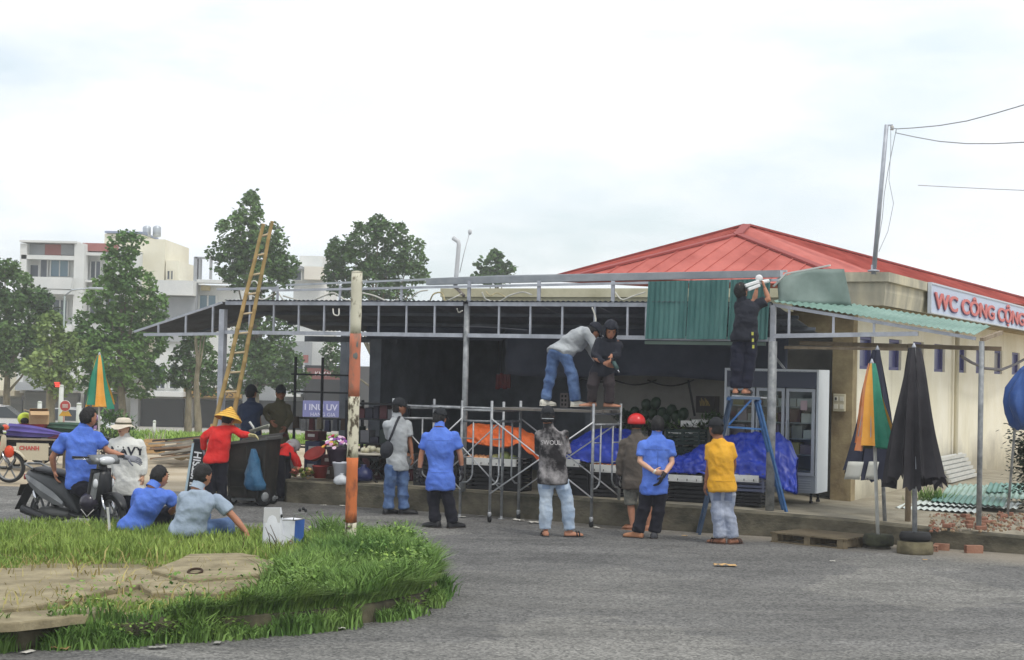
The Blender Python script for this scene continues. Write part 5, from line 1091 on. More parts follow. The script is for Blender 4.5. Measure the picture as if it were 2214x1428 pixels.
person('woman in red jacket and yellow conical hat emptying a scoop into the bin', 25.7, dict(head=(493, 908), neck=(488, 917), sL=(462, 927), sR=(501, 927), eL=(440, 948, .02), wL=(441, 972, .1), eR=(520, 938, -.06), wR=(540, 941, -.12), hL=(455, 994), hR=(480, 994), kL=(455, 1040), kR=(480, 1040), aL=(455, 1084), aR=(480, 1084)),
       yaw=35, pitch=-18, top=REDC, bottom=BLACKC, sleeve='long', hat='cone', hatm=CONE, gloves=(GGLOVE, WGLOVE), seed=14, k=.98, hem=.1, collar=False)
person('man in navy shirt and cap behind the bin, seen from behind', 28.2, dict(head=(543, 850), neck=(543, 867), sL=(525, 878), sR=(559, 878), eL=(521, 908), wL=(528, 932, .1), eR=(559, 906), wR=(563, 932, .1), hL=(533, 960), hR=(553, 960), kL=(533, 1005), kR=(553, 1005), aL=(533, 1052), aR=(553, 1052)),
       yaw=40, top=NAVYS, bottom=BLACKC, seed=15, k=1.0, hat='cap', hatm=CAPM, skin=SKIN3, gz=.0)
person('man in olive shirt and dark cap behind the bin, facing the square', 28.4, dict(head=(607, 850), neck=(605, 868), sL=(586, 879), sR=(620, 879), eL=(571, 893, -.1), wL=(586, 912, -.25), eR=(629, 905, -.04), wR=(617, 925, -.22), hL=(594, 960), hR=(613, 960), kL=(594, 1005), kR=(613, 1005), aL=(594, 1052), aR=(613, 1052)),
       yaw=165, top=OLV2, bottom=BLACKC, seed=16, k=1.0, hat='cap', hatm=CAPM, sleeve='long', skin=SKIN3, gz=.0)
person('person in red jacket bent double behind the bin, sorting scraps', 27.0, dict(head=(632, 968, .3), neck=(626, 965, .18), sL=(616, 962, .05), sR=(626, 968, .28), eL=(634, 988, .02), wL=(640, 1008, .1), eR=(640, 990, .3), wR=(648, 1010, .3), hL=(606, 984, -.08), hR=(616, 985, .12), kL=(606, 1030, -.06), kR=(618, 1030, .12), aL=(608, 1070), aR=(618, 1070, .14)),
       yaw=70, pitch=-60, top=REDC, bottom=BLACKC, sleeve='long', seed=17, k=.9, hem=.05, hat='hood', hatm=GREYH)

# seams and pockets that show on the backs
def kid(o, nm): return [c for c in o.children if c.name.split('.')[0] == nm][0]
bs = cloth('blue_seam', srgb(74, 100, 168)); ys = cloth('mustard_seam', srgb(186, 136, 40)); ls = cloth('pale_denim_pocket', srgb(132, 150, 176)); gs_ = cloth('grey_denim_pocket', srgb(106, 116, 140))
for o in [o for o in scene.objects if o.name.split('.')[0] == 'person']:
    l = o['label']; w = lambda u, v, d, a, b, m_, n, part: decal(kid(o, part), D(u, v, d), a, b, m_, n)
    if 'black gloves' in l: w(951, 952, 23.2, .34, .008, bs, 'yoke_seam', 'shirt'); w(952, 1021, 23.2, .34, .008, bs, 'hem_seam', 'shirt')
    if 'clasped' in l: w(1420, 972, 22.4, .34, .008, bs, 'yoke_seam', 'shirt'); w(1420, 1006, 22.4, .008, .38, bs, 'back_pleat', 'shirt')
    if 'mustard' in l: w(1563, 1040, 21.9, .3, .009, ys, 'hem_seam', 'shirt'); w(1549, 1072, 21.9, .10, .12, gs_, 'pocket', 'trousers'); w(1573, 1072, 21.9, .10, .12, gs_, 'pocket', 'trousers')
    if 'printed' in l: w(1181, 1046, 22.35, .11, .13, ls, 'pocket', 'trousers'); w(1211, 1046, 22.35, .11, .13, ls, 'pocket', 'trousers'); print_text(kid(o, 'shirt'), 'SWOUL', .085, D(1191, 962, 22.2), (1, 0, 0), mat('jacket_print', srgb(196, 192, 192), .8), .9, .0)
    if 'sling bag' in l: w(855, 1020, 25.1, .09, .11, cloth('denim_pocket', srgb(60, 82, 120)), 'pocket', 'trousers')
# ================================================================== scaffolds, ladder, trestle, poles
steel = mat('scaffold_steel', srgb(120, 124, 128), 0.5, metal=0.4, col2=srgb(170, 172, 174), scale=8, detail=8); brace_m = mat('bright_brace_steel', srgb(196, 198, 200), 0.45, metal=0.3)
blueb = mat('blue_ladder_paint', srgb(48, 92, 150), 0.5, col2=srgb(74, 118, 170), scale=7); bluedk = mat('worn_blue_paint', srgb(44, 66, 92), 0.6, col2=srgb(70, 84, 104), scale=9)
rub = mat('black_rubber', (0.018, 0.018, 0.019), 0.75)
def scaffold(label, fl, fr, bl, br, h, casters, plank=True):
    """frame scaffold on four feet: two ladder frames (front to back) joined by crossed braces"""
    o = thing('scaffold', fl, label, 'scaffold', 'frame scaffolds before the shop'); up = eZ * h
    for a, b in ((fl, bl), (fr, br)):
        fm = None
        za = .14 if casters else .0
        for p in (a, b): MB().tube(p + eZ * za, p + up + eZ * .14, .022, n=10).build('frame_post', steel, o, True)
        dirn = (b - a)
        for z_ in (h - .0, h - .16): MB().tube(a + eZ * z_ + dirn * .03, b + eZ * z_ - dirn * .03, .017, n=8).build('frame_bar', steel, o, True)
        for k in (.28, .72):           # inner ladder loop with rounded foot
            pa = a + dirn * k; pb = a + dirn * (.02 if k < .5 else .98)
            MB().path([pa + eZ * (h - .16), pa + eZ * (h - .95), pa + eZ * (h - 1.02) + (pb - pa) * .15, pb.lerp(pa, .5) + eZ * (h - 1.07), pb + eZ * (h - 1.08)], .013, 8).build('ladder_loop', steel, o, True)
            for z_ in (h - .42, h - .70): MB().tube(pa + eZ * z_, pb + eZ * z_, .010, n=6).build('rung', steel, o, True)
        for p in (a, b):
            if casters:
                c = MB().lathe([(.02, -.02), (.05, -.02), (.055, 0), (.05, .02), (.02, .02)], p + eZ * .056, (1, .25, 0), 14).build('caster', rub, o, True)
                MB().path([p + eZ * .15, p + eZ * .12, p + eZ * .075 + Vector((.0, -.03, 0))], [.026, .03, .02], 8).build('fork', steel, c, True)
            else: MB().lathe([(.05, 0), (.05, .012), (.022, .015), (.022, .05)], p, n=12).build('foot_plate', steel, o, True)
    for a, b, off in ((fl, fr, -.03), (bl, br, .03)):
        w = Vector((0, off, 0))
        MB().tube(a + eZ * (h - .12) + w, b + eZ * .42 + w, .0105, n=8).build('cross_brace', brace_m, o, True); MB().tube(a + eZ * .42 + w * 1.8, b + eZ * (h - .12) + w * 1.8, .0105, n=8).build('cross_brace', brace_m, o, True)
    for q in (.06, .94):
        MB().tube(fl.lerp(bl, q) + up + eZ * .03, fr.lerp(br, q) + up + eZ * .03, .021, n=8).build('deck_rail', steel, o, True)
    if plank:
        for k in range(3):
            q = .2 + .3 * k; MB().box((fl.lerp(bl, q) + fr.lerp(br, q)) / 2 + up + eZ * .03, ((fr - fl).length + .1, .24, .035), rotz(math.atan2((fr - fl).y, (fr - fl).x))).build('deck_plank', mat('deck_plank', srgb(96, 92, 88), .8, col2=srgb(120, 114, 106), scale=5), o)
    return o
z_ = lambda u, v: G(u, v)
fA, rA = G(1058, 1130), G(1278, 1141); bA, qA = Vector((.13, 24.72, 0)), Vector((1.66, 23.98 + .1, 0)); 
off = (rA - fA); bA = fA + Vector((.42, .50, 0)); qA = bA + off
scaffold('wheeled scaffold carrying the two workers', fA, rA, bA, qA, 1.62, True)
fB, rB = G(845, 1108), G(994, 1119); scaffold('scaffold without wheels behind the man in the blue polo', fB, rB, fB + Vector((.62, .12, 0)), rB + Vector((.62, -.15, 0)), 1.60, False, plank=False)

def trestle():
    c = D(1609, 852, 22.95); ht = c.z - .02; o = thing('trestle', Vector((c.x, c.y, 0)), 'blue steel trestle with splayed legs under the worker in black', 'trestle')
    a, b = D(1577, 852, 22.95), D(1640, 857, 22.95)
    for k in range(3): MB().box((a + b) / 2 + Vector((0, -.12 + .12 * k, -.04)), ((b - a).length, .11, .035)).build('plank', mat('trestle_plank', srgb(92, 108, 130), .7), o)
    fl, fr = G(1508, 1153), G(1706, 1152); ft = Vector((0, .52, 0))
    for i, (p, q) in enumerate(((a, fl), (b, fr))):
        for j, dy in enumerate((-.14, .14)):
            top = p + Vector((0.02 if i == 0 else -.02, dy, -.07)); bot = Vector((q.x, q.y - .25 + (.0 if j == 0 else .26), .0 if True else 0))
            MB().bar(top, bot, .035, .035).build('leg', blueb if i else bluedk, o)
        MB().bar(p + Vector((0, -.15, -.07)), p + Vector((0, .15, -.07)), .035, .035).build('top_bar', blueb, o)
        t1 = p.lerp(Vector((q.x, q.y - .25, 0)), .86); MB().bar(Vector((t1.x, t1.y - .02, t1.z)), Vector((t1.x + (.03 if i == 0 else -.03), t1.y + .26, t1.z)), .03, .03).build('lower_bar', bluedk, o)
    MB().bar(a + Vector((-.02, -.15, -.42)), b + Vector((-.12, -.15, -.05)), .025, .025).build('brace', blueb, o)
    MB().bar(a + Vector((-.03, -.15, -.45)), b + Vector((.03, -.15, -.45)), .025, .025).build('brace', blueb, o)
    MB().bar(a + Vector((.02, -.1, -.02)), b + Vector((.1, -.1, -.02)), .03, .02).build('edge_bar', steel, o)
trestle()
def ladder():
    bam = mat('bamboo', srgb(176, 146, 96), .7, col2=srgb(150, 134, 88), scale=3, aniso=(1, 1, .5), detail=6); rungm = mat('pale_rung', srgb(190, 172, 140), .75)
    b0, b1 = G(424, 1087), G(468, 1085); t0, t1 = D(569, 486, 26.55), D(588, 480, 26.55); o = thing('bamboo_ladder', b0, 'tall bamboo ladder leaning on the left end of the shed', 'ladder')
    for a, b in ((b0, t0), (b1, t1)):
        pts = []; rr = []; n = 16
        for k in range(n + 1):
            p = a.lerp(b, k / n) + Vector((.012 * nz((k, a.x, 0), .7), 0, 0)); r0 = .042 - .014 * k / n; dv = (b - a).normalized()
            pts += [p - dv * .012, p, p + dv * .012]; rr += [r0, r0 * 1.13, r0]
        MB().path(pts, rr, 10).build('rail', bam, o, True)
    n = 14
    for k in range(n):
        q = (k + .6) / n * .985; MB().tube(b0.lerp(t0, q), b1.lerp(t1, q), .017, n=8).build('rung', rungm, o, True)
    for dx in (.0, .05): MB().path([G(444 - 60 * dx, 1040, 0) * 0 + b0.lerp(t0, .28) + Vector((-.03 - dx * .5, .03, 0)), b0 + Vector((.05 + dx, .1, 0))], .02, 8).build('spare_pole', bam, o, True)
ladder()
def striped_pole():
    b = G(757, 1192, ISL_Z - .02); t = D(772, 590, b.y - .02); o = thing('striped_pole', b, 'peeling orange and white striped pole standing in the tall grass', 'pole')
    def pm(name, c, chip, lo, hi, sc=9): return mat(name, chip, .8, col2=c, scale=sc, lo=lo, hi=hi, detail=9, bump=.5, bscale=12, aniso=(1, 1, .55))
    org = pm('orange_pole_paint', srgb(198, 112, 66), srgb(142, 84, 58), .34, .50); org2 = pm('faded_orange_paint', srgb(190, 116, 90), srgb(146, 112, 96), .34, .48)
    wht = pm('white_pole_paint', srgb(206, 202, 182), srgb(120, 112, 92), .36, .46, 11); whp = pm('peeled_white_paint', srgb(212, 206, 184), srgb(84, 74, 58), .43, .52, 13)
    rs = .061; zs = [1192, 1130, 990, 858, 722, 590]; ms = [whp, org, whp, org2, wht]
    for i in range(5):
        def at(v): k = (1192 - v) / (1192 - 590); return b.lerp(t, k)
        a_, b_ = at(zs[i]), at(zs[i + 1]); r0 = rs * (1.0 + .06 * (4 - i) / 4)
        MB().path([a_.lerp(b_, k / 6) for k in range(7)], [r0 + .0022 * math.sin(k * 2.1 + i) for k in range(7)], 18, cap=True).build('painted_band', ms[i], o, True)
    MB().lathe([(rs * 1.0, 0), (rs * .97, .012), (.02, .02)], t, n=16).build('top_cap', wht, o, True)
    for v, du in ((770, 3), (745, 4)):
        p = D(765 + du, v, b.y - .07); MB().ell(p, (.028, .006, .045)).build('scar', mat('pole_scar', srgb(110, 112, 108), .8), o, True)
striped_pole()
def mast():
    b = D(1889, 579, 24.6); t = D(1917, 270, 24.4); o = thing('roof_mast', b, 'thin leaning steel mast on the fascia corner carrying wires', 'mast')
    MB().path([b - eZ * .1, t], [.036, .03], 10).build('shaft', galv, o, True); MB().lathe([(.09, 0), (.09, .02), (.04, .03), (.04, .1)], b - eZ * .06, n=12).build('base_plate', galv, o, True)
    MB().bar(t - eZ * .01, t + Vector((.09, 0, -.005)), .03, .02).build('arm', galv, o); MB().lathe([(.02, -.05), (.03, -.04), (.02, -.02), (.03, 0), (.015, .02)], t + Vector((.08, 0, -.03)), n=10).build('insulator', mat('insulator', srgb(190, 186, 180), .4), o, True)
    wm = mat('thin_wire', srgb(150, 152, 156), .6); j = D(1938, 278, 24.3)
    def w(px, d0, d1, r=.006, nm='wire'):
        pts = []
        for i in range(len(px) - 1):
            for k in range(5):
                q = (i + k / 5) / (len(px) - 1); x = k / 5; pts.append(D(px[i][0] * (1 - x) + px[i + 1][0] * x, px[i][1] * (1 - x) + px[i + 1][1] * x, d0 + (d1 - d0) * q))
        pts.append(D(*px[-1], d1)); MB().path(pts, r, 5).build(nm, wm, o, True)
    w([(1925, 277), (1940, 279), (1975, 277), (2030, 272), (2090, 262), (2150, 246), (2214, 227), (2300, 200)], 24.3, 19, .007)
    w([(1938, 288), (1980, 297), (2030, 306), (2090, 311), (2150, 311), (2214, 308), (2300, 300)], 24.3, 19, .007)
    w([(1938, 279), (1930, 320), (1920, 370), (1912, 420), (1908, 470), (1900, 520), (1895, 560)], 24.3, 24.5, .005); w([(1926, 280), (1926, 330), (1922, 390), (1932, 440), (1920, 500), (1900, 545)], 24.3, 24.5, .004)
    w([(1985, 401), (2060, 405), (2140, 409), (2214, 412), (2300, 416)], 30, 27, .006); w([(1938, 279), (1937, 288)], 24.3, 24.3, .006)
mast()
def bent_pipe():
    o = thing('bent_lamp_pipe', T(985, 622, .2), 'bent white pipe standing up from the gutter, its top hooked left', 'pipe'); m = mat('pvc_white', srgb(196, 198, 200), .5)
    MB().path([T(984, 624, .2), T(987, 590, .2), T(990, 555, .2), T(992, 530, .2), T(991, 523, .2), T(980, 515, .2)], [.034, .034, .033, .033, .033, .036], 12).build('pipe', m, o, True)
    MB().path([T(983, 620, .2), T(994, 630, .12), T(1003, 640, .05)], .026, 10).build('foot_arm', mat('brown_pipe', srgb(140, 132, 126), .7), o, True); MB().path([T(994, 590, .6), T(1004, 545, .6), T(1015, 505, .6)], .007, 6).build('thin_rod', m, o, True); MB().ell(T(1016, 502, .6), (.03, .03, .045)).build('rod_tip', m, o, True)
bent_pipe()
def cctv():
    o = thing('security_camera', D(1640, 615, 23.0), 'white security camera held up by the worker in black', 'camera'); m = mat('camera_white', srgb(226, 226, 226), .35)
    for i, (a, b) in enumerate((((1610, 619), (1640, 609)), ((1616, 627), (1642, 617)))):
        p, q = D(*a, 22.9), D(*b, 22.95); MB().bar(p, q, .07, .045).build('housing' if i else 'sunshield', m, o, bevel=.008)
    MB().tube(D(1637, 612, 22.95), D(1661, 608, 23.1), .028, n=12).build('arm', m, o, True); MB().lathe([(.05, 0), (.05, .02), (.03, .03)], D(1641, 602, 22.95), (0, -1, 0), 16).build('mount', m, o, True)
    MB().ell(D(1612, 624, 22.86), (.02, .02, .02)).build('lens', mat('lens_black', (.01, .01, .012), .1), o, True)
cctv()
# ================================================================== goods under the shed
foam = mat('white_foam', srgb(220, 220, 216), .7, col2=srgb(232, 232, 228), scale=8, bump=.2, bscale=60); blackpl = mat('black_crate_plastic', (.018, .018, .02), .55); greypl = mat('grey_crate_plastic', srgb(92, 98, 122), .6)
orgtarp = mat('orange_tarpaulin', srgb(226, 100, 42), .5, col2=srgb(236, 122, 66), scale=3, spec=.3, bump=.35, bscale=9); bluetarp = mat('blue_tarpaulin', srgb(30, 50, 150), .4, col2=srgb(46, 72, 184), scale=3, spec=.4, bump=.45, bscale=8)
def crate(p, rot, size, label, m_, rows=5):
    w, dp, h = size; o = thing('fruit_crate', p, label, 'crate', 'plastic crates under the fruit stall'); X = rot
    for sx in (-1, 1):
        for sy in (-1, 1): MB().box(p + X @ Vector((sx * (w / 2 - .012), sy * (dp / 2 - .012), h / 2)), (.03, .03, h), X).build('corner', m_, o)
    hh = h / rows
    for k in range(rows):
        for sy in (-1, 1): MB().box(p + X @ Vector((0, sy * (dp / 2 - .006), hh * (k + .5))), (w - .05, .010, hh * .62), X).build('slat', m_, o)
        for sx in (-1, 1): MB().box(p + X @ Vector((sx * (w / 2 - .006), 0, hh * (k + .5))), (.010, dp - .05, hh * .62), X).build('slat', m_, o)
    MB().box(p + eZ * .012, (w - .03, dp - .03, .02), X).build('base', m_, o); return o
def tray(p, rot, size, label):
    w, dp, h = size; o = thing('foam_tray', p, label, 'tray', 'white foam trays on the stall'); X = rot; t_ = .025
    MB().box(p + eZ * .012, (w, dp, .024), X).build('base', foam, o)
    for c, s_ in (((0, -dp / 2 + t_ / 2, h / 2 + .012), (w, t_, h)), ((0, dp / 2 - t_ / 2, h / 2 + .012), (w, t_, h)), ((-w / 2 + t_ / 2, 0, h / 2 + .012), (t_, dp - 2 * t_, h)), ((w / 2 - t_ / 2, 0, h / 2 + .012), (t_, dp - 2 * t_, h))): MB().box(p + X @ Vector(c), s_, X).build('wall', foam, o)
    n = int(w / .12)
    for k in range(n): MB().box(p + X @ Vector((-w / 2 + (k + .5) * w / n, -dp / 2 - .002, .03)), (.009, .010, .03), X).build('vent_slot', mat('slot_dark', (.03, .03, .03), .8), o)
    return o
# table line of the stall: crates in two rows on the floor, trays on top
XS = AX_S
cw = .50; names = []
lab_u = [(915, 'far left, behind the man in the blue polo'), (985, 'behind the left scaffold foot'), (1050, 'below the orange tarpaulin, left'), (1115, 'below the orange tarpaulin, right'), (1240, 'below the blue tarpaulin beside the pale jeans'), (1310, 'below the tray of oranges'), (1490, 'left of the yellow shirt'), (1625, 'right of the yellow shirt')]
def put_crates(u0, u1, t, rows, tag_, m_=None, zt=.62):
    s1, s0 = st(T(u0, 1040, t))[0], st(T(u1, 1040, t))[0]; n = max(1, int(round((s1 - s0) / cw))); w = (s1 - s0) / n; h = (zt - FLO) / rows
    for i in range(n):
        for r_ in range(rows):
            p = S(s0 + (i + .5) * w, t, FLO + .005 + r_ * (h + .002))
            crate(p, XS, (w - .02, .36, h - .004), ('upper' if r_ else 'lower') + ' black crate, %s in its row, %s' % (['rightmost', 'second from right', 'third from right', 'fourth from right', 'fifth from right'][i], tag_), m_ or blackpl, 4)
put_crates(905, 1000, .55, 2, 'behind the blue polo man', zt=.86)
put_crates(1012, 1140, .45, 2, 'below the orange tarpaulin', zt=.86)
put_crates(1222, 1345, .40, 2, 'below the oranges', zt=.86)
put_crates(1448, 1540, .38, 2, 'left of the yellow shirt', zt=.84)
put_crates(1590, 1655, .36, 1, 'right of the yellow shirt', zt=.55)
p = T(1622, 1055, .40); p = S(st(p)[0], .37, .56); crate(p, XS, (.52, .36, .27), 'grey-blue slatted crate on top, right of the yellow shirt', greypl, 5)
def put_tray(u0, u1, v, t, label, dp=.42, h=.10):
    a, b = T(u0, v, t), T(u1, v, t); c = (a + b) / 2; sa, sb = st(a)[0], st(b)[0]; pp = S((sa + sb) / 2, t, c.z - h - .012); return tray(pp, XS, (abs(sa - sb), dp, h), label), pp
T1 = put_tray(1013, 1128, 990, .45, 'white foam tray below the orange tarpaulin'); T2 = put_tray(1224, 1264, 992, .42, 'short white foam tray beside the printed jacket'); T3 = put_tray(1288, 1346, 1004, .38, 'white foam tray holding oranges'); T4 = put_tray(1446, 1527, 1026, .36, 'white foam tray left of the yellow shirt', h=.085); T5 = put_tray(1588, 1650, 1026, .36, 'white foam tray right of the yellow shirt', h=.085)
# fruit: built in rows, each fruit one object
def fruit(name, c, rad, m_, label, group, stem=True):
    o = thing(name, c - eZ * rad[2], label, 'fruit', group); m = MB()
    m.lathe([(0.001, -1 * rad[2]), (.55 * rad[0], -.86 * rad[2]), (.92 * rad[0], -.42 * rad[2]), (rad[0], .05 * rad[2]), (.88 * rad[0], .5 * rad[2]), (.5 * rad[0], .88 * rad[2]), (.16 * rad[0], .93 * rad[2]), (.05 * rad[0], .86 * rad[2])], c, (random.uniform(-.25, .25), random.uniform(-.25, .25), 1), 12); m.build('flesh', m_, o, True)
    if stem: MB().tube(c + eZ * rad[2] * .84, c + eZ * rad[2] * 1.08, .004, n=5).build('stem', mat('fruit_stem', srgb(70, 90, 40), .8), o)
    return o
orange = mat('orange_peel', srgb(232, 124, 32), .45, col2=srgb(238, 144, 48), scale=14, bump=.25, bscale=120); mang = mat('peach_peel', srgb(214, 142, 100), .5, col2=srgb(226, 172, 120), scale=7); melon = mat('green_melon_rind', srgb(96, 116, 66), .5, col2=srgb(132, 142, 86), scale=9); cantal = mat('pale_netted_rind', srgb(176, 170, 120), .7, col2=srgb(150, 152, 98), scale=14); dmel = mat('dark_watermelon_rind', srgb(24, 42, 26), .35, col2=srgb(36, 60, 36), scale=8, aniso=(3, 3, .6))
random.seed(5)
def heap(tr, spec, m_, rad, nm, label, group, rows=2, cols=6, w=None, off=0.0, dp=.3):
    (o, p), w = tr, w
    for r_ in range(rows):
        for i in range(cols):
            c = p + XS @ Vector((off + (i + .5 - cols / 2) * w / cols + random.uniform(-.01, .01), -dp / 2 + r_ * dp / max(1, rows - 1) * .8, .03 + rad + (r_ % 2) * rad * .5)); fruit(nm, c + eZ * .02, (rad, rad, rad * .95), m_, label + ', %s row, %s from right' % (['front', 'middle', 'back'][r_], ['first', 'second', 'third', 'fourth', 'fifth', 'sixth'][i]), group)
heap(T3, None, orange, .036, 'orange_fruit', 'orange on the tray beside the red helmet man', 'oranges on the foam tray', 3, 6, .40, -.0)
heap(T1, None, mang, .042, 'peach_fruit', 'pink peach on the tray below the orange tarpaulin', 'peaches on the foam tray', 3, 5, .36, .24)
for i, (dx, m_, r_, lab) in enumerate(((-.05, cantal, .075, 'pale netted melon in the middle of the tray below the orange tarpaulin'), (-.20, melon, .10, 'large green melon on the tray below the orange tarpaulin'), (-.34, melon, .075, 'smaller green melon at the right end of that tray'))):
    c = T1[1] + XS @ Vector((dx, -.06, .03 + r_)); fruit('melon', c, (r_, r_, r_ * .95), m_, lab, 'melons below the orange tarpaulin')
c = T2[1] + XS @ Vector((.12, -.05, .10)); fruit('melon', c, (.06, .06, .055), cantal, 'pale green melon alone on the short foam tray', 'melons below the orange tarpaulin')
def tarp(name, pts_u, m_, label, t0, t1, seed, hang=.05, nu=90, nv=40, amp=.04):
    """cloth over a heap: ridge profile along s from pixel points (u, v_top, v_bottom)"""
    o = None; us = [q[0] for q in pts_u]
    def fn(i, j):
        u = us[0] + (us[-1] - us[0]) * i
        for k in range(len(us) - 1):
            if us[k] <= u <= us[k + 1] + 1e-6: break
        x = (u - us[k]) / (us[k + 1] - us[k]); x2 = x * x * (3 - 2 * x); vt = pts_u[k][1] * (1 - x2) + pts_u[k + 1][1] * x2; vb = pts_u[k][2] * (1 - x2) + pts_u[k + 1][2] * x2
        front, ridge = T(u, vb, t0), T(u, vt, (t0 + t1) / 2); back = T(u, vb, t1)
        if j < .6: a = j / .6; p = front.lerp(ridge, a); p += eZ * (.06 * math.sin(math.pi * a)) - eT * .08 * math.sin(math.pi * a)
        else: a = (j - .6) / .4; p = ridge.lerp(back, a) + eZ * .05 * math.sin(math.pi * a)
        q = V3((u * .011, j * 2.2, seed)); w = noise.noise(q * 2.1) * .7 + (1 - 2 * abs(noise.noise(q * 3.3))) * .8 + (1 - 2 * abs(noise.noise(q * 7.1))) * .45 - abs(noise.noise(q * 15)) * .3
        return p + (eZ * .6 - eT * .8) * amp * w
    return tag(MB().slab(fn, nu, nv, eT * .004).build(name, m_, None, True), label, 'tarpaulin')
tarp('orange_tarpaulin', [(1008, 925, 958), (1025, 917, 960), (1060, 920, 966), (1095, 924, 970), (1120, 926, 962), (1150, 940, 985), (1168, 952, 1000)], orgtarp, 'bright orange tarpaulin over a fruit heap behind the scaffold', .30, 1.1, 1.0)
tarp('blue_tarpaulin', [(1222, 985, 1000), (1245, 955, 1000), (1280, 932, 1002), (1320, 928, 1004), (1350, 930, 1006), (1380, 940, 1010), (1420, 985, 1022)], bluetarp, 'blue tarpaulin behind the man with the red helmet', .28, 1.3, 2.0, amp=.05)
tarp('blue_tarpaulin', [(1440, 1012, 1028), (1475, 990, 1030), (1520, 965, 1030), (1570, 948, 1032), (1615, 942, 1036), (1655, 938, 1040), (1685, 940, 1058), (1708, 956, 1070), (1726, 990, 1072)], bluetarp, 'large blue tarpaulin heaped round the right front post', .22, 1.2, 3.0, amp=.07, nu=120)
# dark watermelons heaped on a shelf at the back
k = 0
for u, v in ((1352, 900), (1372, 893), (1392, 897), (1398, 876), (1418, 872), (1412, 896), (1432, 894), (1452, 888), (1440, 905), (1462, 900), (1478, 895), (1385, 912), (1426, 914), (1470, 912)):
    c = T(u, v, 1.9); fruit('watermelon', c, (.085, .085, .105), dmel, 'dark green watermelon, %s' % ['leftmost of the heap', 'second in the lower row', 'third in the lower row', 'on the top left of the heap', 'on the very top of the heap', 'below the top one', 'right of centre in the heap', 'high on the right of the heap', 'low right of centre', 'right part of the heap', 'rightmost of the heap', 'front left of the heap', 'front middle of the heap', 'front right of the heap'][k], 'watermelons at the back', False); k += 1
def shelf():
    o = thing('stall_table', S(2.2, 1.9, FLO), 'dark stepped stall table holding the watermelons', 'table'); wd = mat('dark_stall_wood', srgb(44, 42, 42), .8)
    a, b = T(1345, 922, 1.9), T(1560, 922, 1.9); MB().box((a + b) / 2, ((a - b).length, .6, .05), AX_S).build('table_top', wd, o)
    for q in (.03, .35, .65, .97):
        for dt in (-.25, .25): p = a.lerp(b, q) + eT * dt; MB().box(Vector((p.x, p.y, (FLO + a.z) / 2)), (.06, .06, a.z - FLO), AX_S).build('leg', wd, o)
    c0, c1 = T(1010, 1000, 1.2), T(1440, 1000, 1.2); zz = .9
    return o
shelf()
put_tray(1452, 1505, 930, 1.5, 'white foam tray on the back shelf left of the yellow shirt', h=.06); put_tray(1482, 1520, 910, 1.75, 'white foam tray on the upper back shelf', h=.08); put_tray(1505, 1540, 908, 1.8, 'white foam tray at the right of the upper back shelf', h=.07)
def produce():
    # stacked dark crates and leafy bunches between the tarpaulins
    for i, (u, v, nm) in enumerate(((1462, 1000, 'bottom left'), (1500, 1000, 'bottom right'), (1466, 962, 'top left'), (1502, 962, 'top right'))):
        p = T(u, v, 1.2); crate(p, XS, (.27, .34, .24), 'dark green crate, %s of four behind the clasped hands' % nm, mat('dark_green_crate', srgb(34, 50, 44), .6), 4)
    lm = [mat('bunch_green_%d' % i, c, .6, island=.3) for i, c in enumerate((srgb(62, 88, 44), srgb(92, 116, 58), srgb(44, 66, 40)))]
    for i, (u, v) in enumerate(((1360, 930), (1388, 926), (1412, 930), (1440, 926), (1468, 934), (1494, 928), (1530, 925), (1548, 930), (1350, 905), (1540, 905))):
        c = np.array(T(u, v, 1.62)); n = 130; az = rng.uniform(0, 6.28, n); el = rng.uniform(-.2, 1.2, n); dd = np.c_[np.cos(az) * np.cos(el), np.sin(az) * np.cos(el), np.sin(el)]
        V_, F_ = leaf_quads(c + rng.normal(size=(n, 3)) * np.array([.07, .05, .03]), dd, np.c_[-np.sin(az), np.cos(az), 0 * az], rng.uniform(.06, .14, n), rng.uniform(.015, .03, n))
        tag(link('leafy_bunch', tri_mesh('leafy_bunch', V_, F_), lm[i % 3]), 'green leafy bunch on the back shelf, %s' % ['left of the red helmet', 'behind the red helmet', 'right of the red helmet', 'behind the clasped-hands man', 'right of the clasped-hands man', 'before the foam trays', 'left of the yellow shirt man', 'behind the yellow shirt man', 'upper left by the watermelons', 'upper right by the dark box'][i], 'vegetables', 'leafy bunches on the back shelf')
produce()
def clear_glass():
    m = bpy.data.materials.new('fridge_glass'); m.use_nodes = True; nt = m.node_tree; nt.nodes.clear(); N = nt.nodes.new; o = N('ShaderNodeOutputMaterial'); x = N('ShaderNodeMixShader'); t = N('ShaderNodeBsdfTransparent'); g = N('ShaderNodeBsdfGlossy'); f = N('ShaderNodeFresnel')
    t.inputs[0].default_value = (.86, .9, .9, 1); g.inputs['Roughness'].default_value = .03; f.inputs[0].default_value = 1.4
    for a, b in ((f.outputs[0], x.inputs[0]), (t.outputs[0], x.inputs[1]), (g.outputs[0], x.inputs[2]), (x.outputs[0], o.inputs[0])): nt.links.new(a, b)
    return m
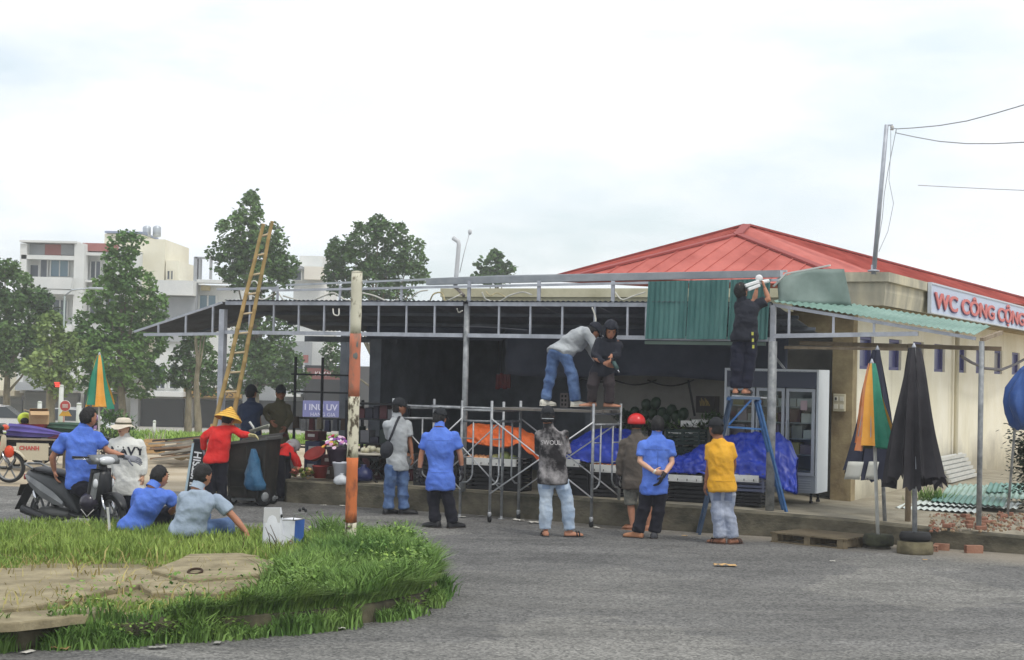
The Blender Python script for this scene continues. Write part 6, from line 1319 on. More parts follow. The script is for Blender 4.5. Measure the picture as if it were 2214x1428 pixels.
def fridge():
    t0 = 1.35; p = T(1700, 1072, t0); o = thing('display_fridge', S(st(p)[0], t0, FLO), 'tall three-door glass display fridge with white sides at the right of the shop', 'fridge')
    sL, sR = st(T(1570, 900, t0))[0], st(T(1764, 900, t0))[0]; zt = T(1764, 800, t0).z; zb = T(1764, 1068, t0).z; dp = .58
    wm = mat('fridge_white', srgb(214, 220, 224), .4); gm = mat('fridge_grey', srgb(176, 182, 188), .45, metal=.2); dk = mat('fridge_inside', srgb(150, 154, 156), .7); gl = clear_glass()
    c = (sL + sR) / 2; w = sL - sR
    MB().box(S(sR - .018, t0 + dp / 2, (zt + zb) / 2), (.035, dp, zt - zb), AX_S).build('side_panel', wm, o, bevel=.006); MB().box(S(sL + .018, t0 + dp / 2, (zt + zb) / 2), (.035, dp, zt - zb), AX_S).build('side_panel', wm, o)
    MB().box(S(c, t0 + dp - .02, (zt + zb) / 2), (w, .03, zt - zb), AX_S).build('back_panel', dk, o); MB().box(S(c, t0 + dp / 2, zt - .02), (w, dp, .04), AX_S).build('top_panel', wm, o)
    zd1 = T(1764, 842, t0).z; zd0 = T(1764, 1030, t0).z
    MB().box(S(c, t0 + .02, (zt + zd1) / 2 - .01), (w, .04, zt - zd1 - .04), AX_S).build('header', mat('fridge_header', srgb(74, 80, 96), .4), o)
    MB().box(S(c, t0 + dp / 2 - .04, (zd0 + zb) / 2), (w, dp - .09, zd0 - zb), AX_S).build('compressor_box', mat('fridge_base_grey', srgb(150, 158, 166), .5), o)
    for k_ in range(5): MB().box(S(sR + .28, t0 - .0, zb + .05 + .035 * k_), (.44, .012, .014), AX_S).build('grille_slat', gm, o)
    n = 3
    for i in range(n):
        a = sR + w * i / n + .012; b = sR + w * (i + 1) / n - .012; m = .045
        for x0, x1, z0, z1 in ((a, b, zd0, zd0 + m), (a, b, zd1 - m, zd1), (a, a + m, zd0 + m, zd1 - m), (b - m, b, zd0 + m, zd1 - m)): MB().box(S((x0 + x1) / 2, t0, (z0 + z1) / 2), (x1 - x0, .05, z1 - z0), AX_S).build('door_frame', gm, o)
        MB().box(S((a + b) / 2, t0, (zd0 + zd1) / 2), (b - a - 2 * m, .008, zd1 - zd0 - 2 * m), AX_S).build('door_glass', gl, o); MB().box(S(b - m / 2, t0 - .045, (zd0 + zd1) / 2), (.018, .03, .35), AX_S).build('handle', gm, o)
    for j in range(5): MB().box(S(c, t0 + .3, zd0 + .06 + j * (zd1 - zd0 - .1) / 5), (w - .02, .42, .015), AX_S).build('shelf', gm, o)
    cols = [srgb(216, 216, 210), srgb(150, 132, 140), srgb(206, 190, 130), srgb(96, 60, 66), srgb(170, 168, 160), srgb(150, 140, 90)]; q = 0; random.seed(9)
    for j in range(1, 5):
        x = sR + .05
        while x < sL - .2:
            ww = random.uniform(.16, .3); hh = random.uniform(.1, .2); cc = random.choice(cols); z0 = zd0 + .07 + j * (zd1 - zd0 - .1) / 5
            MB().box(S(x + ww / 2, t0 + .26, z0 + hh / 2), (ww - .02, .26, hh), AX_S).build('stored_box', mat('stored_%d' % cols.index(cc), cc, .7), o); x += ww; q += 1
    for a in (sR + .08, sL - .08):
        for dt in (.1, dp - .1): MB().lathe([(.03, 0), (.03, .03), (.02, .04), (.02, zb - FLO + .02)], S(a, t0 + dt, FLO - .01), n=10).build('foot', rub, o, True)
    MB().box(S(sR + .18, t0 - .008, zd0 + .95 * (zd1 - zd0) - .18), (.10, .006, .14), AX_S).build('paper_note', mat('pink_note', srgb(180, 160, 164), .8), o)
fridge()
def misc_inside():
    blkp_ = mat('black_cord', (.02, .02, .02), .7)
    r_ = mat('red_plastic_bag', srgb(112, 36, 36), .6, col2=srgb(84, 30, 34), scale=12)
    o = thing('hanging_red_bags', T(1087, 845, 3.4), 'red packets hanging on the dark back wall', 'packets', None)
    for i in range(4): p = T(1076 + 8 * i, 826, 3.4); MB().box(p + eZ * (.02 * (i % 2)), (.07, .03, .26), AX_S, taper=.8).build('packet', r_, o); MB().tube(p + eZ * .13, p + eZ * 1.2, .004, n=4).build('cord', blkp_, o)
    o = thing('framed_picture', T(1530, 875, 3.0), 'dark box with pale straw standing on the back shelf', 'box'); c = T(1530, 875, 2.2); MB().box(c, (.30, .25, .26), AX_S).build('box', mat('dark_box', srgb(50, 46, 44), .8), o)
    for i in range(7): MB().tube(c + XS @ Vector((-.08 + .025 * i, -.13, -.02)), c + XS @ Vector((-.05 + .02 * i, -.16, .06 + .02 * (i % 3))), .006, n=5).build('straw', mat('straw', srgb(170, 150, 96), .8), o)
    # interior pillar and small box on the back wall
    o = thing('wall_box', T(1222, 866, 3.0), 'pale perforated box on the wall behind the scaffold', 'box'); c = T(1222, 866, 3.05); MB().box(c, (.14, .1, .24), AX_S).build('case', mat('wall_box_grey', srgb(140, 132, 130), .7), o)
    for i in range(3):
        for j in range(2): MB().box(c + XS @ Vector((-.03 + .06 * j, -.052, -.07 + .07 * i)), (.03, .012, .04), AX_S).build('hole', mat('slot_dark', (0, 0, 0)), o)
misc_inside()
def left_goods():
    # low table of white garlic/radish, left of the man with the sling bag
    o = thing('low_table', T(805, 985, .6), 'low dark table with a pale round tray of white turnips', 'table'); c = T(806, 984, .6)
    wd = MATS['dark_stall_wood']; MB().lathe([(.28, 0), (.30, .01), (.30, .035), (.27, .04), (.265, .02)], c, n=24).build('tray', mat('pale_tray', srgb(200, 194, 178), .6), o, True); MB().box(c - eZ * .03, (.42, .38, .04), AX_S).build('table_top', wd, o)
    for a in (-.18, .18):
        MB().bar(c + XS @ Vector((a, -.15, -.05)), Vector((*(c + XS @ Vector((-a, -.15, 0)))[:2], FLO)), .03, .03).build('leg', wd, o); MB().bar(c + XS @ Vector((a, .15, -.05)), Vector((*(c + XS @ Vector((-a, .15, 0)))[:2], FLO)), .03, .03).build('leg', wd, o)
    wh = mat('turnip_white', srgb(222, 218, 196), .6, col2=srgb(204, 196, 160), scale=14); i = 0
    for a in range(9):
        an = a * 2.4; rr = .055 * math.sqrt(a); fruit('turnip', c + Vector((rr * 1.4 * math.cos(an), rr * math.sin(an), .075 + .03 * (a < 3))), (.048, .048, .044), wh, 'white turnip piled on the pale round tray', 'turnips on the low table')
    # flowers in a dark bucket, red bucket, bags
    o = thing('flower_bucket', T(728, 1000, .2), 'purple and pink flowers bunched in a dark wrap left of the striped pole', 'flowers'); c = T(728, 975, .25)
    MB().lathe([(.11, -.22), (.16, .0), (.19, .06)], c, n=16).build('wrap', mat('dark_purple_wrap', srgb(52, 38, 52), .6), o, True); random.seed(4)
    fc = [srgb(140, 84, 160), srgb(214, 150, 190), srgb(226, 196, 214), srgb(222, 170, 70), srgb(200, 60, 80), srgb(236, 226, 232)]
    for a in range(46):
        an = random.uniform(0, 6.28); rr = .2 * math.sqrt(random.random()); z = .06 + .16 * (1 - (rr / .2) ** 2) + random.uniform(-.02, .03); cc = c + Vector((rr * math.cos(an) * 1.15, rr * math.sin(an), z)); k_ = a % 6
        MB().lathe([(.004, -.02), (.03, .0), (.036, .012), (.022, .02), (.006, .014)], cc, (math.cos(an) * .5, math.sin(an) * .5 - .4, 1), 8).build('blossom', mat('petal_%d' % k_, fc[k_], .6), o)
    def bucket(u, v, t, r_, h, m_, label, nm='bucket'):
        p = T(u, v, t); o = thing(nm, p, label, 'bucket'); MB().lathe([(r_ * .72, 0), (r_ * .95, h * .9), (r_ * 1.05, h * .92), (r_ * 1.05, h), (r_ * .9, h), (r_ * .7, .02)], p, n=18).build('shell', m_, o, True)
        MB().path([p + Vector((r_ * math.cos(q), -.02, h * .9 - r_ * .8 * math.sin(q))) for q in np.linspace(0, math.pi, 10)], .006, 5).build('handle', mat('handle_grey', srgb(140, 140, 140), .5), o); return o
    redp = mat('red_plastic', srgb(124, 38, 34), .5, col2=srgb(146, 54, 48), scale=5); bucket(692, 1034, .25, .13, .20, redp, 'red plastic bucket on the edge of the raised floor'); 
    o = thing('red_basin', T(688, 990, .5), 'red plastic basin tilted above the red bucket', 'basin'); MB().lathe([(.10, 0), (.17, .09), (.185, .095), (.17, .1), (.10, .015)], T(684, 990, .45), (-.3, -.5, .8), 20).build('shell', redp, o, True)
    bucket(735, 1040, .12, .12, .30, mat('white_bucket', srgb(204, 206, 214), .5), 'white bucket stuffed with a plastic bag beside the striped pole'); 
    def bag(u, v, t, r_, h, m_, label, nm='plastic_bag', sd=1.0):
        p = T(u, v, t); m = MB(); rings = []
        for i, q in enumerate((0, .15, .4, .65, .82, .9, 1.0)):
            w = r_ * (.75, 1, 1.05, .8, .35, .22, .34)[i]; rings.append([p + Vector((w * math.cos(a) * (1 + .18 * math.sin(a * 3 + i + sd)), w * .8 * math.sin(a) * (1 + .2 * math.cos(a * 4 + i * 2 + sd)), h * q)) for a in np.linspace(0, 2 * math.pi, 17)[:-1]])
        return tag(m.loft(rings).build(nm, m_, None, True), label, 'bag')
    bag(738, 1048, .02, .11, .18, mat('clear_bag', srgb(206, 210, 214), .35), 'crumpled white plastic bag at the kerb beside the striped pole', sd=2)
    bag(785, 1040, .35, .16, .26, mat('navy_bag', srgb(38, 44, 84), .4), 'navy plastic bag under the low table', sd=3)
    # scraps on the floor edge where the bent person works
    random.seed(6); m_ = [mat('scrap_tan', srgb(206, 172, 122), .8), mat('scrap_pink', srgb(200, 120, 100), .8), mat('scrap_green', srgb(110, 122, 60), .8)]
    for i in range(22):
        p = T(632 + random.uniform(0, 50), 1032 - random.uniform(0, 18), .12 + random.uniform(0, .3)); p.z = max(p.z, FLO + .02); a = random.uniform(0, 6); m = MB()
        m.slab(lambda x, y: p + rotz(a) @ Vector(((x - .5) * .13, (y - .5) * .07, .03 * math.sin(x * 5 + i) + .02 * y)), 5, 2, .004); tag(m.build('vegetable_scrap', m_[i % 3], None, True), 'curled %s vegetable scrap in the pile by the bent person' % ['tan', 'pink', 'green'][i % 3], 'scrap', 'vegetable scraps on the floor edge')
    # scooter / shelves in the dark left end
    o = thing('dark_shelf', T(700, 930, 1.4), 'dark cluttered metal shelf at the left end of the shop', 'shelf'); dm = mat('dark_shelf_metal', srgb(40, 42, 46), .7)
    for s_ in (7.5, 6.6):
        for t_ in (.9, 1.4): MB().box(S(s_, t_, 1.0), (.04, .04, 1.3), AX_S).build('post', dm, o)
    for zz in (.55, .95, 1.35, 1.6): MB().box(S(7.05, 1.15, zz), (.9, .5, .025), AX_S).build('shelf_board', dm, o)
    random.seed(12); cs_ = [srgb(52, 52, 62), srgb(110, 110, 114), srgb(60, 50, 46), srgb(48, 58, 54), srgb(84, 50, 54)]
    for zz in (.565, .965, 1.365):
        x = 6.68
        while x < 7.4: w = random.uniform(.1, .2); h = random.uniform(.08, .26); k_ = random.randrange(5); MB().box(S(x + w / 2, 1.1, zz + h / 2), (w - .02, .2, h), AX_S).build('packet', mat('shelf_stuff_%d' % k_, cs_[k_], .7), o); x += w
left_goods()
def clutter():
    random.seed(17); cc = [(srgb(74, 62, 52), 'brown'), (srgb(88, 90, 98), 'grey'), (srgb(58, 60, 84), 'navy'), (srgb(120, 112, 96), 'tan'), (srgb(86, 44, 48), 'maroon'), (srgb(150, 150, 152), 'pale')]; x = 6.1; n = 0
    pos = ['farthest right', 'second from the right', 'third from the right', 'near the middle', 'in the middle', 'left of the middle', 'third from the left', 'second from the left', 'farthest left']
    for i in range(9):
        w = random.uniform(.2, .32); t = random.uniform(.75, 1.5); z = FLO + .003
        for lv in range(random.choice((1, 2, 3))):
            h = random.uniform(.14, .3); k = random.randrange(6); a = math.radians(random.uniform(-14, 14)); p = S(x + w / 2, t, z)
            o = thing('stock_carton', p, '%s carton of the shop stock, %s layer, %s' % (cc[k][1], ['bottom', 'second', 'top'][lv], pos[i]), 'carton', 'cartons stacked at the left end of the shop'); X = AX_S @ rotz(a); m_ = mat('carton_' + cc[k][1], cc[k][0], .8, col2=tuple(q * .7 for q in cc[k][0]), scale=9)
            MB().box(p + eZ * h / 2, (w, .26, h), X).build('box', m_, o, bevel=.008); MB().box(p + eZ * (h + .002), (.05, .262, .005), X).build('tape', mat('carton_tape', srgb(150, 132, 100), .5), o); MB().box(p + X @ Vector((0, -.132, h * .55)), (w * .5, .004, h * .3), X).build('paper_label', mat('carton_label', srgb(170, 168, 164), .8), o); z += h + .01
        x += w + .03
    o = thing('steel_rack', S(8.5, 1.7, FLO), 'thin dark steel rack at the open left end of the shop', 'rack'); dm = MATS['dark_shelf_metal']
    for s_ in (7.95, 8.5, 9.05): MB().box(S(s_, 1.7, 1.35), (.035, .035, 2.0), AX_S).build('post', dm, o)
    for z_ in (.8, 1.3, 1.75, 2.05): MB().box(S(8.5, 1.66, z_), (1.2, .03, .03), AX_S).build('rail', dm, o)
    for i in range(7):
        c = S(8.0 + .16 * i, 1.63, 1.22 - .02 * (i % 3)); k = i % 6; MB().box(c, (.10, .07, .2), AX_S, taper=.8).build('hung_packet', mat('carton_' + cc[k][1], cc[k][0], .8), o)
clutter()
# ================================================================== scooters
chrome = mat('chrome', srgb(200, 202, 206), .15, metal=1.0); blkp = mat('black_plastic', srgb(30, 31, 34), .4, spec=.45); seatm = mat('seat_vinyl', srgb(34, 34, 38), .55); greyp = mat('grey_metallic_paint', srgb(108, 110, 112), .35, metal=.4, col2=srgb(128, 130, 130), scale=5)
clearl = mat('lamp_lens', srgb(206, 208, 210), .12, spec=.6); redl = mat('tail_lens', srgb(150, 30, 40), .25); orgl = mat('indicator_lens', srgb(214, 76, 42), .25); platem = mat('plate_back', srgb(52, 50, 46), .6)
def scooter(name, label, origin, yaw, paint, accent, front=blkp, turn=0.0, mirror=True, head_lens=clearl):
    """x forward, y left, z up from the ground point midway between the wheels"""
    o = thing(name, origin, label, 'scooter'); Rz = rotz(yaw)
    def W(x, y, z): return origin + Rz @ Vector((x, y, z))
    Rf = Rz @ rotz(turn); ax = Rz @ Vector((0, 1, 0)); axf = Rf @ Vector((0, 1, 0))
    def wheel(c, a, r):
        t_ = MB().lathe([(r - .05, -.035), (r - .02, -.045), (r, -.02), (r + .003, 0), (r, .02), (r - .02, .045), (r - .05, .035)], c, a, 28, cap=False).build('wheel', rub, o, True)
        MB().lathe([(r - .048, -.034), (r - .065, -.03), (r - .068, .03), (r - .048, .034)], c, a, 28, cap=False).build('rim', greyp, t_, True)
        MB().lathe([(.001, -.05), (.05, -.05), (.055, 0), (.05, .05), (.001, .05)], c, a, 14).build('hub', blkp, t_, True)
        x, y, d = frame(a)
        for k in range(6): q = x * math.cos(k * math.pi / 3) + y * math.sin(k * math.pi / 3); MB().bar(c + q * .04, c + q * (r - .06), .025, .02, a).build('spoke', greyp, t_)
        return t_
    wheel(W(-.62, 0, .27), ax, .27); fw = W(.66, 0, .28); wheel(fw, axf, .28)
    def body(nm, stn, m_, n=16, sup=.8, dy=0.0):
        rings = []
        for x, z0, z1, hw in stn:
            c = (z0 + z1) / 2; h = (z1 - z0) / 2; rings.append([W(x, dy + hw * math.copysign(abs(math.cos(a)) ** sup, math.cos(a)), c + h * math.copysign(abs(math.sin(a)) ** sup, math.sin(a))) for a in np.linspace(0, 2 * math.pi, n + 1)[:-1]])
        return MB().loft(rings).build(nm, m_, o, True)
    body('rear_body', [(-.98, .72, .76, .03), (-.9, .62, .80, .09), (-.7, .50, .80, .15), (-.42, .42, .76, .165), (-.15, .36, .70, .16), (.02, .30, .52, .13), (.12, .28, .36, .10)], paint)
    for sd in (-1, 1):
        rings = []
        for x, z0, z1, y_ in ((-.93, .70, .735, .085), (-.75, .60, .72, .155), (-.5, .47, .65, .175), (-.25, .40, .55, .175), (-.08, .37, .44, .16)): rings.append([W(x, sd * y_, z0), W(x, sd * (y_ + .014), (z0 + z1) / 2), W(x, sd * y_, z1), W(x, sd * (y_ - .03), (z0 + z1) / 2)])
        MB().loft(rings).build('side_panel', accent, o)
    body('seat', [(-.86, .775, .81, .07), (-.72, .77, .845, .12), (-.45, .755, .83, .135), (-.2, .73, .80, .12), (-.02, .69, .77, .08), (.03, .68, .72, .03)], seatm)
    body('floorboard', [(-.02, .26, .33, .13), (.12, .25, .30, .15), (.30, .25, .30, .15), (.38, .27, .36, .14)], blkp)
    MB().slab(lambda i, j: W(.36 + .14 * j - .05 * j * j - .035 * (2 * i - 1) ** 2, (2 * i - 1) * (.20 - .05 * j), .30 + .58 * j), 10, 10, Rz @ Vector((-.03, 0, 0))).build('leg_shield', front, o, True)
    body('front_apron', [(.34, .34, .5, .14), (.42, .36, .86, .15), (.50, .44, .88, .12), (.56, .56, .84, .07)], front)
    for sd in (-1, 1): MB().loft([[W(x, sd * y_, z) for x, y_, z in q] for q in ([(.47, .145, .82), (.53, .10, .84), (.50, .13, .78)], [(.42, .165, .50), (.50, .13, .52), (.47, .16, .46)])]).build('apron_trim', accent, o)
    # front fender and fork
    pts = [fw + Rf @ Vector((.31 * math.cos(a), 0, .31 * math.sin(a))) for a in np.linspace(R_(25), R_(165), 12)]
    MB().path(pts, [(.02 + .055 * math.sin(q), .012) for q in np.linspace(.35, 2.8, 12)], 8, ref=axf.cross(Vector((0, 0, 1)))).build('front_fender', paint if front is not blkp else blkp, o, True)
    for sd in (-1, 1): MB().tube(fw + Rf @ Vector((0, sd * .07, 0)), W(.50, sd * .06, .60), .02, n=8).build('fork', chrome, o, True)
    # handlebar head
    MB().path([W(.50, 0, .80), W(.44, 0, .98)], [.05, .045], 10).build('steering_column', blkp, o, True)
    c = W(.45, 0, 1.0); hm = MB(); hm.loft([[c + Rf @ Vector((x, y, z)) for x, z in ((-.10, -.03), (-.06, .05), (.04, .05), (.13, -.01), (.12, -.06), (-.02, -.07))] for y in (-.17, -.10, 0, .10, .17)]); hm.build('handlebar_cover', accent, o, True)
    for sd in (-1, 1):
        MB().tube(c + Rf @ Vector((-.04, sd * .15, .01)), c + Rf @ Vector((-.10, sd * .36, .02)), .018, n=10).build('grip', rub, o, True); MB().path([c + Rf @ Vector((.02, sd * .15, 0)), c + Rf @ Vector((0, sd * .24, 0)), c + Rf @ Vector((-.05, sd * .36, 0))], .006, 6).build('brake_lever', chrome, o, True)
        if mirror:
            q = c + Rf @ Vector((-.08, sd * .30, .24)); MB().path([c + Rf @ Vector((-.06, sd * .20, .02)), c + Rf @ Vector((-.05, sd * .26, .15)), q], .007, 6).build('mirror_stalk', blkp, o, True); MB().ell(q, (.012, .055, .038), Rf).build('mirror', blkp, o, True)
    MB().ell(c + Rf @ Vector((.10, 0, -.02)), (.06, .12, .055), Rf).build('headlight', head_lens, o, True)
    for sd in (-1, 1): MB().ell(W(.49, sd * .13, .70), (.035, .03, .06), Rz).build('indicator', orgl if head_lens is orgl else clearl, o, True)
    MB().box(W(-.97, 0, .70), (.04, .14, .07), Rz).build('tail_light', redl, o, bevel=.01)
    MB().path([W(-.72, .13, .82), W(-.90, .12, .87), W(-1.0, 0, .87), W(-.90, -.12, .87), W(-.72, -.13, .82)], .014, 8).build('grab_rail', greyp, o, True)
    MB().slab(lambda i, j: W(-.90 - .24 * j, (2 * i - 1) * .075, .62 - .34 * j), 2, 4, eZ * .012).build('rear_fender', blkp, o); MB().slab(lambda i, j: W(-1.02 - .06 * j, (2 * i - 1) * .09, .60 - .14 * j), 2, 2, eZ * .01).build('licence_plate', platem, o)
    body('engine', [(-.64, .20, .34, .09), (-.4, .17, .36, .11), (-.15, .2, .34, .10), (.0, .24, .32, .06)], mat('engine_alloy', srgb(96, 96, 94), .5, metal=.5), dy=.0)
    MB().path([W(-.1, -.12, .22), W(-.35, -.15, .20), W(-.85, -.17, .30)], [.02, .05, .055], 12).build('exhaust', mat('exhaust_black', srgb(40, 40, 42), .4, metal=.5), o, True)
    for sd in (-1, 1):
        MB().path([W(-.62, sd * .11, .30), W(-.70, sd * .13, .58)], [.012, .012], 8).build('shock_rod', chrome, o, True); MB().path([W(-.645, sd * .116, .38), W(-.69, sd * .126, .54)], .026, 10).build('shock_spring', chrome, o, True)
    MB().path([W(-.25, .10, .22), W(-.33, .16, .03), W(-.30, .2, .0)], .011, 6).build('stand', chrome, o, True)
    return o
sc0 = (G(96, 1152) + G(262, 1168)) / 2; sc0.y = 21.0; sc0.z = 0; sc0.x = (178 - 1107) / FPX * 21.0
scooter('scooter', 'dark grey scooter carrying the man in blue at the grass edge', sc0, R_(-36), mat('dark_grey_plastic', srgb(58, 60, 62), .4), greyp, blkp, R_(-10), False)
hm = thing('hanging_helmet', D(194, 1086, 20.75), 'dark purple helmet hanging on the scooter beside the rider knee', 'helmet'); c = D(194, 1086, 20.7)
MB().ell(c, (.125, .14, .125), None, 20, 14).build('shell', mat('purple_black_shell', srgb(46, 42, 54), .3, coat=.4), hm, True); MB().lathe([(.128, -.012), (.132, 0), (.128, .012)], c - eZ * .03, n=20, cap=False).build('rim', rub, hm, True); MB().path([c + Vector((.08, -.1, -.08)), c + Vector((.0, -.12, -.17)), c + Vector((-.08, -.1, -.08))], .006, 5).build('strap', mat('chin_strap', srgb(180, 180, 176), .7), hm, True)
b = G(22, 1044); s2 = Vector((b.x - .66, b.y, 0)); scooter('motorbike', 'red and white motorbike cut by the left edge, front wheel showing', s2, R_(-4), mat('cream_bike_plastic', srgb(196, 186, 160), .45), mat('dark_green_bike', srgb(52, 60, 54), .45), mat('cream_bike_plastic', (1, 1, 1)), 0, False, orgl)
ind = D(20, 977, b.y - .1); mo = bpy.data.objects['motorbike']; MB().ell(ind, (.09, .06, .11), None, 16, 10).build('red_fairing', orgl, mo, True)
b = G(92, 1003); s3 = Vector((b.x + .60, b.y, 0)); scooter('parked_scooter', 'purple scooter parked beside the goods cart', s3, R_(6), mat('purple_bike_paint', srgb(96, 70, 112), .35), mat('lilac_panel', srgb(146, 116, 160), .4), blkp)
# ================================================================== goods cart with folded parasols at the left
def folded_parasol(name, a, b, r, m_, label, stripes=None):
    o = thing(name, a, label, 'parasol'); n = 8; x, y, d = frame(b - a)
    for k in range(n):
        def fn(i, j):
            an = 2 * math.pi * (k + i) / n; rr = r * (.12 + .88 * math.sin(min(1, j * 1.15) * math.pi * .55)) * (1 - .28 * math.sin(math.pi * i)); return a.lerp(b, j) + (x * math.cos(an) + y * math.sin(an) * .8) * rr
        MB().grid(fn, 5, 10).build('panel', m_ if not stripes else stripes[k % len(stripes)], o, True)
    MB().tube(a - d * .1, b + d * .25, .018, n=8).build('shaft', oldgalv, o, True); return o
def goods_cart():
    d = 33.5; o = thing('goods_cart', G(60, 1010), 'hand cart loaded with folded parasols at the left', 'cart'); wd = mat('cart_wood', srgb(120, 110, 96), .85, col2=srgb(150, 140, 122), scale=6)
    x0, x1 = D(-40, 950, d).x, D(150, 950, d).x; zt = D(60, 948, d).z
    for k in range(4): MB().box(((x0 + x1) / 2, d - .35 + .24 * k, zt), (x1 - x0, .22, .03)).build('deck_board', wd, o)
    for x in (x0 + .2, x1 - .2):
        for dy in (-.3, .4): MB().box((x, d + dy, zt / 2), (.05, .05, zt)).build('leg', wd, o)
    for dy in (-.38, .45): 
        w = MB().lathe([(.20, -.02), (.24, -.02), (.25, 0), (.24, .02), (.20, .02)], Vector(((x0 + x1) / 2 - .3, d + dy, .25)), (0, 1, 0), 22, cap=False).build('wheel', rub, o, True)
        for k in range(6): a = k * math.pi / 3; MB().bar(Vector(((x0 + x1) / 2 - .3, d + dy, .25)), Vector(((x0 + x1) / 2 - .3 + .21 * math.cos(a), d + dy, .25 + .21 * math.sin(a))), .015, .015).build('spoke', oldgalv, w)
    bd = thing('cart_board', D(65, 998, d - .5), 'pale board with red letters standing against the cart', 'sign'); a, b = D(36, 958, d - .5), D(104, 996, d - .5)
    MB().box(((a.x + b.x) / 2, d - .5, (a.z + b.z) / 2), (b.x - a.x, .03, a.z - b.z)).build('board', mat('cart_board_pale', srgb(190, 182, 160), .7), bd); text('CHANH', .11, Vector((a.x + .06, d - .52, b.z + .2)), face_rot((1, 0, 0)), mat('faded_red_letter', srgb(184, 84, 78), .7), bd, .004, bold=.004)
    for x in (a.x + .1, b.x - .1): MB().box((x, d - .48, b.z / 2), (.04, .03, b.z)).build('leg', wd, bd)
    pur = mat('purple_parasol_cloth', srgb(96, 84, 156), .7, col2=srgb(76, 66, 128), scale=4); grn = mat('green_parasol_cloth', srgb(64, 92, 76), .7, col2=srgb(48, 72, 62), scale=4); dkn = mat('dark_parasol_cloth', srgb(36, 36, 46), .7)
    folded_parasol('folded_parasol', D(150, 942, d - .25), D(18, 930, d - .25), .17, pur, 'purple folded parasol lying on the cart'); folded_parasol('folded_parasol', D(62, 920, d + .25), D(190, 930, d + .25), .16, grn, 'green folded parasol lying behind the purple one'); folded_parasol('folded_parasol', D(150, 955, d), D(-20, 950, d), .16, dkn, 'dark folded parasol lowest on the cart'); folded_parasol('folded_parasol', D(100, 948, d - .3), D(160, 945, d - .35), .10, mat('maroon_cloth', srgb(92, 44, 60), .7), 'short maroon folded parasol on the cart end')
    t_ = thing('red_tray', D(72, 922, d), 'shallow red tray under the cardboard box', 'tray'); c = D(72, 921, d + .05); MB().loft([[c + Vector((sx * w, sy * w * .6, z)) for sx, sy in ((-1, -1), (1, -1), (1, 1), (-1, 1))] for w, z in ((.22, -.05), (.27, .04), (.255, .04), (.21, -.03))]).build('shell', mat('red_tray_plastic', srgb(150, 50, 52), .5), t_)
    cb = thing('cardboard_box', D(84, 918, d), 'open brown cardboard box on the red tray', 'box'); c = D(84, 903, d + .05); cm = mat('cardboard', srgb(190, 160, 122), .85, col2=srgb(176, 146, 108), scale=5); rz = rotz(.35)
    for cc, s_ in (((0, -.14, 0), (.36, .012, .26)), ((0, .14, 0), (.36, .012, .26)), ((-.18, 0, 0), (.012, .28, .26)), ((.18, 0, 0), (.012, .28, .26)), ((0, 0, -.125), (.36, .28, .012))): MB().box(c + rz @ Vector(cc), s_, rz).build('wall', cm, cb)
    MB().slab(lambda i, j: c + rz @ Vector((-.18 + .36 * i, -.145 - .13 * j, .13 - .07 * j)), 2, 2, .006).build('flap', cm, cb); MB().slab(lambda i, j: c + rz @ Vector((-.18 + .36 * i, .145 - .2 * j, .13 + .05 * j)), 2, 2, .006).build('flap', cm, cb); MB().slab(lambda i, j: c + rz @ Vector((-.18 - .12 * j, -.14 + .28 * i, .13 + .03 * j)), 2, 2, .006).build('flap', cm, cb)
    hv = thing('lime_helmet', D(54, 908, d + .2), 'lime yellow helmet beside the cardboard box', 'helmet'); c = D(54, 906, d + .2); MB().ell(c, (.15, .15, .13), None, 16, 10).build('shell', mat('lime_shell', srgb(190, 206, 60), .45), hv, True); MB().ell(c + Vector((.02, -.09, -.03)), (.09, .08, .08), None, 12, 8).build('visor', mat('visor_dark', (.02, .02, .02), .15), hv, True)
goods_cart()
